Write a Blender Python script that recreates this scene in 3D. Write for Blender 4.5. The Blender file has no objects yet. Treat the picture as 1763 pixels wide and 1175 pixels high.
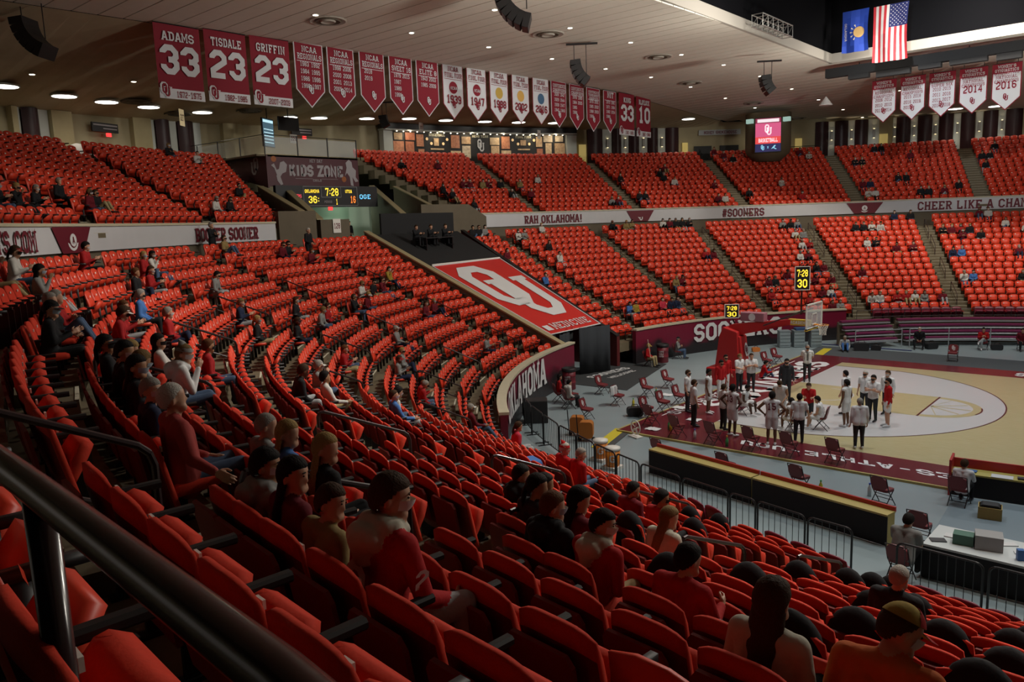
import bpy, bmesh, math, random
import numpy as np
from mathutils import Vector, Matrix, noise
random.seed(7)
LIGHT_COURT, LIGHT_BOWL, LIGHT_CONC, LIGHT_UP, LIGHT_NEAR, LIGHT_BAN, NEAR_SEATS = 250, 900, 70, 430, 340, 260, 300
S = bpy.context.scene
COL = S.collection
PI = math.pi
# ---------------------------------------------------------------- camera
CAM = np.array([13.0073, -33.1580, 7.8144]); FPX = 1332.18; IW, IH = 1763, 1175
def cam_axes(a=math.radians(131.1148), p=math.radians(-8.72896), r=math.radians(-2.01657)):
    f = np.array([math.cos(a)*math.cos(p), math.sin(a)*math.cos(p), math.sin(p)])
    R = np.array([math.sin(a), -math.cos(a), 0.0]); U = np.cross(R, f)
    return f, math.cos(r)*R+math.sin(r)*U, -math.sin(r)*R+math.cos(r)*U
CF, CR, CU = cam_axes()
cd = bpy.data.cameras.new('camera'); cam = bpy.data.objects.new('camera', cd); COL.objects.link(cam)
cd.sensor_width = 36.0; cd.lens = 36.0*FPX/IW; cd.clip_start = 0.05; cd.clip_end = 400
cam.matrix_world = Matrix(((CR[0], CU[0], -CF[0], CAM[0]), (CR[1], CU[1], -CF[1], CAM[1]), (CR[2], CU[2], -CF[2], CAM[2]), (0, 0, 0, 1)))
S.camera = cam
S.view_settings.view_transform = 'Standard'; S.view_settings.look = 'None'
S.view_settings.gamma = 1.0; S.view_settings.use_curve_mapping = False
S.view_settings.exposure = 0.0
# ---------------------------------------------------------------- world, arena lights and added fill lights
w = bpy.data.worlds.new('world'); S.world = w; w.use_nodes = True
w.node_tree.nodes['Background'].inputs[0].default_value = (0.05, 0.05, 0.055, 1)
w.node_tree.nodes['Background'].inputs[1].default_value = 0.02
def area_light(name, loc, target, power, size, col=(1, 0.97, 0.9), spread=160):
    l = bpy.data.lights.new(name, 'AREA'); l.energy = power; l.shape = 'DISK'; l.size = size; l.color = col; l.spread = math.radians(spread)
    o = bpy.data.objects.new(name, l); COL.objects.link(o); o.location = loc
    o.rotation_euler = (Vector(target)-Vector(loc)).to_track_quat('-Z', 'Y').to_euler()
    return o
# sports lights hung high in the roof opening above the court
for lx in (3, 10.5, 18, 25.5):
    for ly in (-10, 10):
        area_light('court_light', (lx, ly, 21.5), (lx*0.8+2.5, ly*0.5, 0), LIGHT_COURT, 1.6, (0.93, 0.98, 1.0), 100)
for lx, ly in ((6, -13), (6, 0), (6, 13), (14.3, -14), (14.3, 14), (22.5, -13), (22.5, 0), (22.5, 13)):
    area_light('bowl_light', (lx, ly, 20.6), (14.3+(14.3-lx)*-2.6, ly*2.2, 2), LIGHT_BOWL, 1.5, (1.0, 0.93, 0.82), 100)
# fill lights added just inside the opening to brighten the near stands
for lx, ly in ((3, -3), (12, -5), (21, -3)):
    area_light('fill_light', (lx, ly, 17.5), (lx*.6+3, -34, 5.5), LIGHT_NEAR, 1.2, (1.0, 0.93, 0.82), 95)
area_light('fill_light', (3, -3, 17.2), (0, 24, 15.3), LIGHT_BAN*.5, 1.0, (0.9, 0.96, 1.0), 32)  # added fill aimed at the far gymnastics banners
area_light('fill_light', (20, 2, 17.2), (-20, 0, 15.6), LIGHT_BAN, 1.0, (1.0, 0.97, 0.92), 50)  # added fill aimed at the banner row on the left
# fill lights added below the roof opening to brighten the pale ceiling
for ux, uy, tx, ty in ((2.0, -9, -16, -12), (2.0, 2, -18, 2), (2.0, 13, -16, 18), (9, 12, 6, 32)):
    area_light('ceiling_fill', (ux, uy, 13.0), (tx, ty, 18.0), LIGHT_UP, 1.2, (1.0, 0.95, 0.85), 125)
# ---------------------------------------------------------------- bowl geometry
OX, EX, R0, RP = 14.33, 1.0586, 23.1324, 0.6933
ZB12 = 6.318
def slope(th):
    t = min(max((th-226)/21.0, 0), 1); t = t*t*(3-2*t)
    if th > 300 or th < 90: t = 1
    return .354-.067*t
def zback(i, th):                      # height of a seat back's top, row i
    return ZB12+(i-12)*(.354 if i > 12 else slope(th))
def zfloor(i, th): return zback(i, th)-.85
def rrow(i): return R0+RP*i
UR0, URP, UZ0, UZP = 35.75, .72, 8.77-.85, .385
def ufloor(j): return UZ0+UZP*j
def urow(j): return UR0+URP*j
def bp(R, th, z=0.0):
    t = math.radians(th); return Vector((OX+EX*R*math.cos(t), R*math.sin(t), z))
def facing(th):                        # rotation about z so that local +Y points at the court
    t = math.radians(th); n = Vector((-math.cos(t)/EX, -math.sin(t), 0)).normalized()
    return math.atan2(-n.x, n.y)
def project(P):
    d = np.asarray(P, float)-CAM; z = d@CF
    return IW/2+FPX*(d@CR)/z, IH/2-FPX*(d@CU)/z, z
# ---------------------------------------------------------------- materials
MATS = {}
def mat(name, col, rough=.6, metal=0.0, spec=.5, emit=None, estr=1.0, noise_amt=0.0, noise_scale=8.0, alpha=1.0, bump=0.0, col2=None, coat=0.0):
    if name in MATS: return MATS[name]
    m = bpy.data.materials.new(name); m.use_nodes = True; nt = m.node_tree; b = nt.nodes['Principled BSDF']
    b.inputs['Base Color'].default_value = (*col, 1); b.inputs['Roughness'].default_value = rough; b.inputs['Metallic'].default_value = metal
    b.inputs['Specular IOR Level'].default_value = spec; b.inputs['Coat Weight'].default_value = coat
    if emit: b.inputs['Emission Color'].default_value = (*emit, 1); b.inputs['Emission Strength'].default_value = estr
    if alpha < 1: b.inputs['Alpha'].default_value = alpha
    if noise_amt or bump:
        tc = nt.nodes.new('ShaderNodeTexCoord'); n = nt.nodes.new('ShaderNodeTexNoise'); n.inputs['Scale'].default_value = noise_scale; n.inputs['Detail'].default_value = 5
        nt.links.new(tc.outputs['Object'], n.inputs['Vector'])
        if noise_amt:
            mx = nt.nodes.new('ShaderNodeMix'); mx.data_type = 'RGBA'
            c2 = col2 or tuple(c*(1-noise_amt) for c in col)
            mx.inputs['A'].default_value = (*col, 1); mx.inputs['B'].default_value = (*c2, 1)
            nt.links.new(n.outputs['Fac'], mx.inputs['Factor']); nt.links.new(mx.outputs['Result'], b.inputs['Base Color'])
        if bump:
            bn = nt.nodes.new('ShaderNodeBump'); bn.inputs['Strength'].default_value = bump; bn.inputs['Distance'].default_value = .01
            nt.links.new(n.outputs['Fac'], bn.inputs['Height']); nt.links.new(bn.outputs['Normal'], b.inputs['Normal'])
    MATS[name] = m; return m
FABRIC = mat('seat_fabric', (.62, .040, .016), .85, spec=.25, noise_amt=.25, noise_scale=60, bump=.15)
PLASTICRED = mat('seat_plastic_red', (.68, .050, .020), .45, spec=.4)
REARSHADE = mat('seat_rear_shade', (.17, .010, .008), .6, spec=.3)  # darkened seat red: shade on the rear of the backs put into the colour
PREMIUM = mat('premium_seat_maroon', (.16, .010, .028), .4, spec=.5)
PREMIUMR = mat('premium_arm_red', (.35, .02, .03), .35)
BLACK = mat('black_metal', (.012, .011, .012), .35, spec=.5)
BLACKP = mat('black_plastic', (.014, .013, .014), .5)
WHITE = mat('white_plate', (.75, .72, .66), .4)
CONC = mat('concrete_tan', (.17, .135, .08), .8, noise_amt=.35, noise_scale=3, bump=.2)
CONCD = mat('concrete_wall', (.15, .12, .08), .85, noise_amt=.3, noise_scale=1.5, bump=.3)
NOSE = mat('nosing_cream', (.62, .58, .45), .7, noise_amt=.2, noise_scale=12)
MAROON = mat('maroon_paint', (.12, .008, .02), .45, noise_amt=.3, noise_scale=.6)
CREAM = mat('cream_cap', (.55, .50, .36), .6, noise_amt=.15, noise_scale=5)
BANWHITE = mat('banner_white', (.62, .63, .66), .8)
BANRED = mat('banner_crimson', (.22, .006, .02), .8)
WALLW = mat('fascia_white', (.60, .60, .62), .6, noise_amt=.12, noise_scale=1.2)
GREYF = mat('arena_floor_grey', (.29, .355, .375), .32, spec=.5, noise_amt=.18, noise_scale=.8)
GLASS = mat('clear_panel', (.75, .8, .8), .1, alpha=.22)
# ---------------------------------------------------------------- mesh helpers
def tag(o, label=None, cat=None, group=None, kind=None):
    if label: o['label'] = label
    if cat: o['category'] = cat
    if group: o['group'] = group
    if kind: o['kind'] = kind
    return o
def link(name, me, parent=None, loc=None, rz=None):
    o = bpy.data.objects.new(name, me); COL.objects.link(o)
    if loc is not None: o.location = loc
    if rz is not None: o.rotation_euler = (0, 0, rz)
    if parent is not None: o.parent = parent
    return o
def empty(name, loc=(0, 0, 0), rz=0.0):
    o = bpy.data.objects.new(name, None); COL.objects.link(o); o.location = loc; o.rotation_euler = (0, 0, rz); o.empty_display_size = .1
    return o
class MB:
    def __init__(s): s.v = []; s.f = []; s.m = []; s.mats = []; s.cur = 0
    def use(s, m):
        if m not in s.mats: s.mats.append(m)
        s.cur = s.mats.index(m); return s
    def add(s, vs, fs):
        n = len(s.v); s.v.extend([tuple(v) for v in vs]); s.f.extend([tuple(n+i for i in f) for f in fs]); s.m.extend([s.cur]*len(fs)); return s
    def box(s, c, d, M=None):
        x, y, z = c; a, b, e = d[0]/2, d[1]/2, d[2]/2
        vs = [Vector((x+i*a, y+j*b, z+k*e)) for k in (-1, 1) for j in (-1, 1) for i in (-1, 1)]
        if M is not None: vs = [M @ v for v in vs]
        return s.add(vs, [(0, 2, 3, 1), (4, 5, 7, 6), (0, 1, 5, 4), (2, 6, 7, 3), (0, 4, 6, 2), (1, 3, 7, 5)])
    def cbox(s, c, d, bev=.02, M=None):   # box with chamfered vertical outline (rounded corners in local xz-plane)
        x, y, z = c; a, b, e = d[0]/2, d[1]/2, d[2]/2; k = bev
        pr = [(-a+k, -e), (a-k, -e), (a, -e+k), (a, e-k), (a-k, e), (-a+k, e), (-a, e-k), (-a, -e+k)]
        return s.prism([(x+p, z+q) for p, q in pr], y-b, y+b, M)
    def prism(s, poly, y0, y1, M=None):   # polygon in xz extruded along y
        n = len(poly); vs = [Vector((p[0], y0, p[1])) for p in poly]+[Vector((p[0], y1, p[1])) for p in poly]
        if M is not None: vs = [M @ v for v in vs]
        return s.add(vs, [tuple(range(n)), tuple(range(2*n-1, n-1, -1))]+[(i, i+n, (i+1) % n+n, (i+1) % n) for i in range(n)])
    def tube(s, pts, r, n=8, cap=True):
        pts = [Vector(p) for p in pts]; rs = r if isinstance(r, (list, tuple)) else [r]*len(pts); vs = []; fs = []
        prev = None
        for i, p in enumerate(pts):
            d = (pts[min(i+1, len(pts)-1)]-pts[max(i-1, 0)]).normalized()
            a = d.orthogonal().normalized() if prev is None else (prev-d*prev.dot(d)).normalized()
            prev = a; b = d.cross(a)
            vs += [p+(a*math.cos(2*PI*k/n)+b*math.sin(2*PI*k/n))*rs[i] for k in range(n)]
        for i in range(len(pts)-1):
            fs += [(i*n+k, i*n+(k+1) % n, (i+1)*n+(k+1) % n, (i+1)*n+k) for k in range(n)]
        if cap: fs += [tuple(range(n-1, -1, -1)), tuple((len(pts)-1)*n+k for k in range(n))]
        return s.add(vs, fs)
    def lathe(s, prof, c=(0, 0, 0), n=16, M=None):   # prof: list of (r, z)
        vs = []; fs = []
        for r, z in prof: vs += [Vector((c[0]+r*math.cos(2*PI*k/n), c[1]+r*math.sin(2*PI*k/n), c[2]+z)) for k in range(n)]
        if M is not None: vs = [M @ v for v in vs]
        for i in range(len(prof)-1): fs += [(i*n+k, i*n+(k+1) % n, (i+1)*n+(k+1) % n, (i+1)*n+k) for k in range(n)]
        fs += [tuple(range(n-1, -1, -1)), tuple((len(prof)-1)*n+k for k in range(n))]
        return s.add(vs, fs)
    def quad(s, a, b, c, d): return s.add([a, b, c, d], [(0, 1, 2, 3)])
    def mesh(s, name, smooth=False):
        me = bpy.data.meshes.new(name); me.from_pydata([tuple(v) for v in s.v], [], s.f)
        for m in s.mats: me.materials.append(m)
        me.polygons.foreach_set('material_index', s.m)
        if smooth: me.polygons.foreach_set('use_smooth', [True]*len(s.f))
        me.update(); return me
    def build(s, name, parent=None, loc=None, rz=None, smooth=False, bev=0.0):
        o = link(name, s.mesh(name, smooth), parent, loc, rz)
        if bev:
            md = o.modifiers.new('bevel', 'BEVEL'); md.width = bev; md.segments = 2; md.limit_method = 'ANGLE'
        return o
def arcs(R, a, b, z, step=.9):
    n = max(2, int(abs(b-a)/step)+1); return [bp(R, a+(b-a)*k/(n-1), z if not callable(z) else z(a+(b-a)*k/(n-1))) for k in range(n)]
def strip(mb, A, B):                    # ruled surface between two polylines of equal length
    n = len(A); mb.add(list(A)+list(B), [(k, k+1, n+k+1, n+k) for k in range(n-1)]); return mb
def slab(mb, A, B, C, D):               # closed ring section: A,B top edges, C,D bottom edges
    strip(mb, A, B); strip(mb, D, C); strip(mb, C, A); strip(mb, B, D)
    for k in (0, -1): mb.quad(A[k], B[k], D[k], C[k])
    return mb
# ================================================================ THE SETTING
# arena floor
mb = MB().use(GREYF); mb.add([bp(27, a, 0) for a in range(0, 360, 4)], [tuple(range(90))])
tag(mb.build('floor'), 'smooth grey arena floor around the wooden court', kind='structure')
# aisles: (angle at row 12, drift per row, half width m)
LA = [(199.9, .35), (213.1, .38), (225.3, .5), (237.0, .5), (249.05, 0.0), (259.3, .15), (271.5, .1)]
RA_ = [(117.2, -.08), (130.8, -.1), (144.6, -.15), (158.3, 0.0), (171.9, .07), (103.5, -.05)]
def aang(a, i): return a[0]+a[1]*(i-12)
LEFT_END, RIGHT_END = 191.3, 177.0
def lsect(i):                            # seat arcs of row i, lower bowl, left side of the tunnel
    out = []; hw = math.degrees(.52/rrow(i))
    lo = LEFT_END-.3 if i >= 0 else None
    for k, a in enumerate(LA):
        c = aang(a, i)
        if lo is not None: out.append((lo, c-hw))
        lo = c+hw
    out.append((lo, 279))
    if i < 0: out = [(max(s, LOWSTART), e) for s, e in out if e > LOWSTART+1]
    return [(s, e) for s, e in out if e-s > 1.0]
LOWSTART = 233.5
def rsect(i):
    hw = math.degrees(.56/rrow(i)); cs = sorted(aang(a, i) for a in RA_); out = []; lo = 93
    for c in cs: out.append((lo, c-hw)); lo = c+hw
    out.append((lo, RIGHT_END)); return [(s, e) for s, e in out if e-s > .6]
# lower bowl treads: one part per row
TREADM = CONC
lb = empty('floor_lower_bowl', (OX, 0, 0)); tag(lb, 'stepped tan concrete rows of the lower seating bowl', kind='structure')
def tread(parent, i, a0, a1, Rf, Rb, zf, depth=.5, name='tread'):
    m = MB().use(TREADM); st = .9
    A = arcs(Rf, a0, a1, zf, st); B = arcs(Rb, a0, a1, zf, st)
    zl = lambda th: (zf(th) if callable(zf) else zf)-depth
    Cc = arcs(Rf, a0, a1, zl, st); D = arcs(Rb, a0, a1, zl, st)
    slab(m, A, B, Cc, D); o = m.build(name); o.parent = parent; o.matrix_parent_inverse = Matrix.Translation((-OX, 0, 0)); return o
for i in range(-4, 16):
    f = lambda th, i=i: zfloor(i, th)
    Rf, Rb = rrow(i)-.575, rrow(i)+.118
    if i == 15: Rb = 35.3
    tread(lb, i, LOWSTART-1 if i < 0 else LEFT_END, 280, Rf, Rb, f)
    if i >= 0: tread(lb, i, 92, RIGHT_END, Rf, Rb, f)
# aisle stairs: each step a part with its cream nosing
STEPM = MB().use(CONC).box((0, 0, -.08), (1, 1, .16)).use(NOSE).box((0, .44, .004), (1.0, .13, .012)).mesh('step')
def aisle_stairs(angle_of, rows, rad, zf, width, name, lab, rise):
    root = empty(name, bp(rad(rows[0]), angle_of(rows[0]), zf(rows[0], angle_of(rows[0])))); tag(root, lab, kind='structure')
    inv = Matrix.Translation(-Vector(root.location))
    for i in rows:
        th = angle_of(i)
        for h in (0, 1):
            R = rad(i)-.575+.17+h*.35+(.02 if h else 0); z = zf(i, th)+(.012 if h == 0 else rise*.5)
            o = link('step', STEPM, root); o.location = bp(R, th, z); o.rotation_euler = (0, 0, facing(th)); o.scale = (width, .345, 1); o.matrix_parent_inverse = inv
for k, a in enumerate(LA):
    aisle_stairs(lambda i, a=a: aang(a, i), range(-3 if aang(a, -3) > LOWSTART+1 else 0, 15), rrow, zfloor, 1.0, 'stairs_%d' % (k+1), 'aisle steps with cream edges between left bowl sections', .33)
for k, a in enumerate(RA_):
    aisle_stairs(lambda i, a=a: aang(a, i), range(0, 15), rrow, zfloor, 1.1, 'stairs_%d' % (k+10), 'aisle steps with cream edges across the far bowl', .354)
# wall at the foot of the bowl with a cream cap
def curved_wall(name, R, a0, a1, z0, z1, th, m, lab, cap=None, parent=None):
    g = MB().use(m); slab(g, arcs(R, a0, a1, z1), arcs(R+th, a0, a1, z1), arcs(R, a0, a1, z0), arcs(R+th, a0, a1, z0))
    o = g.build(name); tag(o, lab, kind='structure')
    if cap:
        c = MB().use(cap); slab(c, arcs(R-.05, a0, a1, z1+.09), arcs(R+th+.05, a0, a1, z1+.09), arcs(R-.05, a0, a1, z1), arcs(R+th+.05, a0, a1, z1)); c.build('wall_cap', o)
    return o
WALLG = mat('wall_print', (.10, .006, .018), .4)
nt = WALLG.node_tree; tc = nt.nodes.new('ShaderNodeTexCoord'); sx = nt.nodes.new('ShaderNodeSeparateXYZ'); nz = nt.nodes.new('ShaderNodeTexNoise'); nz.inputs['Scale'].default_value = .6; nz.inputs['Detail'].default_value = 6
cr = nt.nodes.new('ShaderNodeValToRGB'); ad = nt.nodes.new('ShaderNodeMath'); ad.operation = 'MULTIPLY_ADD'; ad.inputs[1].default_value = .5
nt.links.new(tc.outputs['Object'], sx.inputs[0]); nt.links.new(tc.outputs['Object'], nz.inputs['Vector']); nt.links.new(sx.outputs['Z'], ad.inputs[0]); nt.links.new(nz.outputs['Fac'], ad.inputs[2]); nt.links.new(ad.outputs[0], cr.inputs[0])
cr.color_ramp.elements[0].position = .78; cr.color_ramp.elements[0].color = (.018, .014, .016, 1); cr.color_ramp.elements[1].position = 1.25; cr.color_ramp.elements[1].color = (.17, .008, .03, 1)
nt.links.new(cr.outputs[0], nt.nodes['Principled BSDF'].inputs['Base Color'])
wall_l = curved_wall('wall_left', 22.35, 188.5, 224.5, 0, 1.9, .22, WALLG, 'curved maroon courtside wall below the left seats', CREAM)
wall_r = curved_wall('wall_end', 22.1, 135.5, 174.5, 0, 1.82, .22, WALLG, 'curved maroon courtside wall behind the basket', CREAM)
curved_wall('wall_far', 21.2, 92, 135.5, 0, .95, .3, CONCD, 'low grey wall behind the far bleachers')
# back of lower bowl: concrete wall, fascia
FB, FT, FR = 7.42, 8.28, 35.3
curved_wall('wall_aisle_left', FR, 199.5, 262, 5.9, FB+.05, .3, CONCD, 'brown concrete wall above the top row at left')
curved_wall('wall_aisle_right', FR, 92, 172.2, 5.9, FB+.1, .3, CONCD, 'brown concrete wall above the top row at right')
fasc_l = curved_wall('trim_1', FR-.12, 199.5, 262, FB-.06, FT-.12, .12, WALLW, 'long white fascia band with maroon lettering at left', CREAM)
fasc_r = curved_wall('trim_2', FR-.12, 92, 172.2, FB+.12, FT+.12, .12, WALLW, 'long white fascia band with maroon lettering at right', CREAM)
# upper deck
UTOP = lambda th: 9 if th > 180 else 12
UA = {'L': [206.5, 219.5, 232.5], 'R': [163.4, 150, 136.3, 123, 110]}
ub = empty('floor_upper_bowl', (OX, 0, 0)); tag(ub, 'stepped concrete rows of the upper seating deck', kind='structure')
UCONC = CONC
def uends(j, side):                       # right / left limit beside the portal
    return (197.6-.55*j) if side == 'L' else (172.0+.45*j)
for j in range(0, 13):
    Rf, Rb = (urow(j)-.6 if j else 35.45), urow(j)+.12
    if j <= 9: tread(ub, j, uends(j, 'L'), 252, Rf, Rb if j < 9 else 44.6, ufloor(j), .6)
    tread(ub, j, 96, uends(j, 'R'), Rf, Rb if j < 12 else 47.2, ufloor(j), .6)
for k, a in enumerate(UA['L']+UA['R']):
    aisle_stairs(lambda j, a=a: a, range(0, 9 if a > 180 else 12), urow, lambda j, th: ufloor(j), 1.05, 'stairs_%d' % (k+30), 'dark aisle steps in the upper deck', UZP)
# concourse floor behind the upper deck
m = MB().use(CONC); slab(m, arcs(44.6, 185, 252, ufloor(9)), arcs(48.5, 185, 252, ufloor(9)), arcs(44.6, 185, 252, ufloor(9)-.3), arcs(48.5, 185, 252, ufloor(9)-.3)); tag(m.build('floor_concourse'), 'concourse floor behind the upper left seats', kind='structure')
m = MB().use(CONC); slab(m, arcs(44.3, 92, 185, ufloor(12)), arcs(48.5, 92, 185, ufloor(12)), arcs(44.3, 92, 185, ufloor(12)-.3), arcs(48.5, 92, 185, ufloor(12)-.3)); tag(m.build('floor_concourse'), 'concourse floor behind the upper far seats', kind='structure')
# concourse back wall
WALLT = mat('concourse_wall_tan', (.42, .36, .22), .8, noise_amt=.3, noise_scale=1.0)
WALLTOP = lambda th: 15.7 if th < 170 else (15.7-(th-170)*.0528 if th < 188 else (14.75-(th-188)*.03 if th < 206 else 14.2))
def wtop(th): return WALLTOP(th)
g = MB().use(WALLT); slab(g, arcs(47.6, 92, 252, lambda th: wtop(th)+.5), arcs(48.0, 92, 252, lambda th: wtop(th)+.5), arcs(47.6, 92, 252, 10.5), arcs(48.0, 92, 252, 10.5))
tag(g.build('wall_back'), 'tan concourse wall round the top of the arena', kind='structure')
# ceiling: long boards over the bowl, between the crease at the left and the roof opening
CEILM = mat('ceiling_board', (.74, .70, .61), .75, noise_amt=.12, noise_scale=2.5)
CEILD = mat('ceiling_outer', (.50, .40, .26), .85, noise_amt=.25, noise_scale=1.2)
OPX, OPY, CZ, CREX = -4.5, 17.9, 17.1, -20.0
ceil = empty('ceiling', (OX, 0, CZ)); tag(ceil, 'pale boarded arena ceiling around the dark roof opening', kind='structure')
cinv = Matrix.Translation((-OX, 0, -CZ))
def cz(x, y):
    z = 16.35+.0195*(y+24) if y < 14 else 17.1
    z = min(z, 17.1)
    if y > OPY: z = 17.1-(y-OPY)*.047
    if y < -30: z = 16.2
    return z
PW = .98
y = -37.0
while y < 47:
    y1 = y+PW-.045
    half = math.sqrt(max(0, 47.9**2-max(abs(y), abs(y1))**2))*EX
    x0 = max(CREX, OX-half); x1 = OX+half
    spans = [(x0, min(x1, OPX))] if abs(y) < OPY else [(x0, min(x1, 40))]
    if x1-x0 > 1:
        for a, b in spans:
            ym = (y+y1)/2; c = MB().use(CEILM); za, zb = cz(a, y), cz(a, y1)
            vs = [(a, y, za), (b, y, za), (b, y1, zb), (a, y1, zb)]
            c.add([Vector(v) for v in vs]+[Vector(v)+Vector((0, 0, .06)) for v in vs], [(3, 2, 1, 0), (4, 5, 6, 7), (0, 1, 5, 4), (1, 2, 6, 5), (2, 3, 7, 6), (3, 0, 4, 7)])
            o = c.build('ceiling_board', ceil); o.matrix_parent_inverse = cinv
    y += PW
# backing above the boards
c = MB().use(mat('ceiling_gap', (.08, .07, .06), .9)); c.box((-12.3, 0, 17.35), (15.4, 36, .1)); c.box((12, 33, 17.35), (66, 29, .1)); c.box((12, -30, 17.35), (66, 23, .1)); o = c.build('ceiling_backing', ceil); o.matrix_parent_inverse = cinv
# outer ceiling from the crease down to the wall head
c = MB().use(CEILD); A = []; B = []
ths = [128+k*1.0 for k in range(125)]
for th in ths:
    t = math.radians(th); Rw = 47.9; B.append(bp(Rw, th, wtop(th)))
    xw = OX+EX*Rw*math.cos(t); yc = Rw*math.sin(t)
    A.append(Vector((min(CREX, 1e9) if xw < CREX else xw, yc, cz(CREX, min(max(yc, -37), 46))-.02 if xw < CREX else wtop(th))))
strip(c, A, B); o = c.build('ceiling_outer', ceil); o.matrix_parent_inverse = cinv
# roof opening: dark well with a pale edge
DARK = mat('roof_void', (.004, .004, .005), .95, spec=.05)
c = MB().use(DARK)
x0, x1, y0, y1, zt = OPX-.05, 33.2, -OPY, OPY, 27
for a, b in (((x0, y0), (x1, y0)), ((x1, y0), (x1, y1)), ((x1, y1), (x0, y1)), ((x0, y1), (x0, y0))):
    c.quad((a[0], a[1], 17.4), (b[0], b[1], 17.4), (b[0], b[1], zt), (a[0], a[1], zt))
c.quad((x0, y0, zt), (x1, y0, zt), (x1, y1, zt), (x0, y1, zt)); tag(c.build('wall_roof_well'), 'black inside of the roof opening above the court', kind='structure')
c = MB().use(mat('opening_trim', (.36, .33, .29), .7))
c.box((OPX-.02, 0, 17.15), (.18, 2*OPY+.3, .55)); c.box((OX, OPY+.02, 17.15), (2*(OX-OPX)+.3, .18, .55)); c.box((OX, -OPY-.02, 17.15), (2*(OX-OPX)+.3, .18, .55))
tag(c.build('trim_3'), 'pale edge beam round the roof opening', kind='structure')
# ================================================================ SEATS
def seat_back_mesh(hi=True):
    # front/back padded panel, crowned top; local: +Y to the court, origin on the floor below the back's top
    nu, nv = (9, 6) if hi else (3, 3)
    vs = []; fs = []
    def P(u, v, side):
        a = abs(2*u-1); top = .855-.055*a**3; zz = .27+(top-.27)*v
        half = .245*(1-.04*(1-v)); x = (2*u-1)*half
        if v > .8: x *= 1-.03*((v-.8)/.2)**2
        y = .12*(1-v)+.03*a*a+side*(.040*(1-.55*max(0, (v-.75)/.25)**2)*(1-.45*a**4))
        return (x, y, zz)
    for s in (1, -1):
        for iv in range(nv+1):
            for iu in range(nu+1): vs.append(P(iu/nu, iv/nv, s))
    W = nu+1; N = W*(nv+1)
    for iv in range(nv):
        for iu in range(nu):
            a = iv*W+iu; fs.append((a+1, a, a+W, a+W+1)); fs.append((N+a, N+a+1, N+a+W+1, N+a+W))
    for iu in range(nu):
        a = iu; fs.append((a, a+1, N+a+1, N+a)); a = nv*W+iu; fs.append((a+1, a, N+a, N+a+1))
    for iv in range(nv):
        a = iv*W; fs.append((a+W, a, N+a, N+a+W)); a = iv*W+nu; fs.append((a, a+W, N+a+W, N+a))
    return vs, fs
def cushion(ang, hi=True):
    # cushion hinged at (y=.12, z=.43); ang = tilt up from flat
    n = 7 if hi else 1
    M = Matrix.Translation((0, .12, .39)) @ Matrix.Rotation(ang, 4, 'X')
    vs = []; fs = []
    q_ = .40 if ang < .2 else .27; L = [(0, .0), (.14*q_, .035), (.5*q_, .05), (.88*q_, .045), (q_, .01)] if hi else [(0, .02), (q_, .02)]
    for sgn in (1, -1):
        for (y, t) in L:
            for k in range(n+1):
                u = k/n; w = .22*(1-.25*(y/q_)**4)
                z = (t*(1-.5*abs(2*u-1)**4)+.03) if sgn == 1 else -.03
                vs.append(M @ Vector(((2*u-1)*w, y, z)))
    W = n+1; N = W*len(L)
    for r in range(len(L)-1):
        for k in range(n):
            a = r*W+k; fs.append((a, a+1, a+W+1, a+W)); fs.append((N+a+1, N+a, N+a+W, N+a+W+1))
    for r in range(len(L)-1):
        a = r*W; fs.append((a, a+W, N+a+W, N+a)); a = r*W+n; fs.append((a+W, a, N+a, N+a+W))
    for k in range(n):
        a = k; fs.append((a+1, a, N+a, N+a+1)); a = (len(L)-1)*W+k; fs.append((a, a+1, N+a+1, N+a))
    return vs, fs
ALLSEATS = []          # dicts: pos, rz, kind, down
def row_seats(i, th0, th1, rad, z, kind, pitch=.535):
    Rm = rad; arc = math.radians(th1-th0)*Rm*1.03; n = int(arc/pitch+.25)
    if n < 1: return
    for k in range(n):
        th = th0+(th1-th0)*(k+.5)/n
        zz = z(th) if callable(z) else z
        ALLSEATS.append(dict(i=i, th=th, p=bp(Rm, th, zz), rz=facing(th), kind=kind, down=False, sx=arc/n/.535))
for i in range(-4, 15):
    for s, e in lsect(i):
        row_seats(i, s, e, rrow(i), lambda th, i=i: zfloor(i, th), 'premium' if i == -4 else 'low')
for s, e in lsect(15): row_seats(15, s, min(e, 262), rrow(15), lambda th: zfloor(15, th), 'low')
for i in range(0, 16):
    for s, e in rsect(i):
        lim = RIGHT_END-.4
        row_seats(i, s, min(e, lim), rrow(i), lambda th, i=i: zfloor(i, th), 'low')
for j in range(13):
    cs = sorted(UA['R']); lo = 97
    for c in cs+[None]:
        e = (c-math.degrees(.56/urow(j))) if c else uends(j, 'R')-.6
        row_seats(100+j, lo, e, urow(j), ufloor(j), 'up')
        if c: lo = c+math.degrees(.56/urow(j))
    if j <= 9:
        lo = uends(j, 'L')+.5
        for c in UA['L']+[None]:
            e = (c-math.degrees(.56/urow(j))) if c else 245
            row_seats(100+j, lo, e, urow(j), ufloor(j), 'up')
            if c: lo = c+math.degrees(.56/urow(j))
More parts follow.
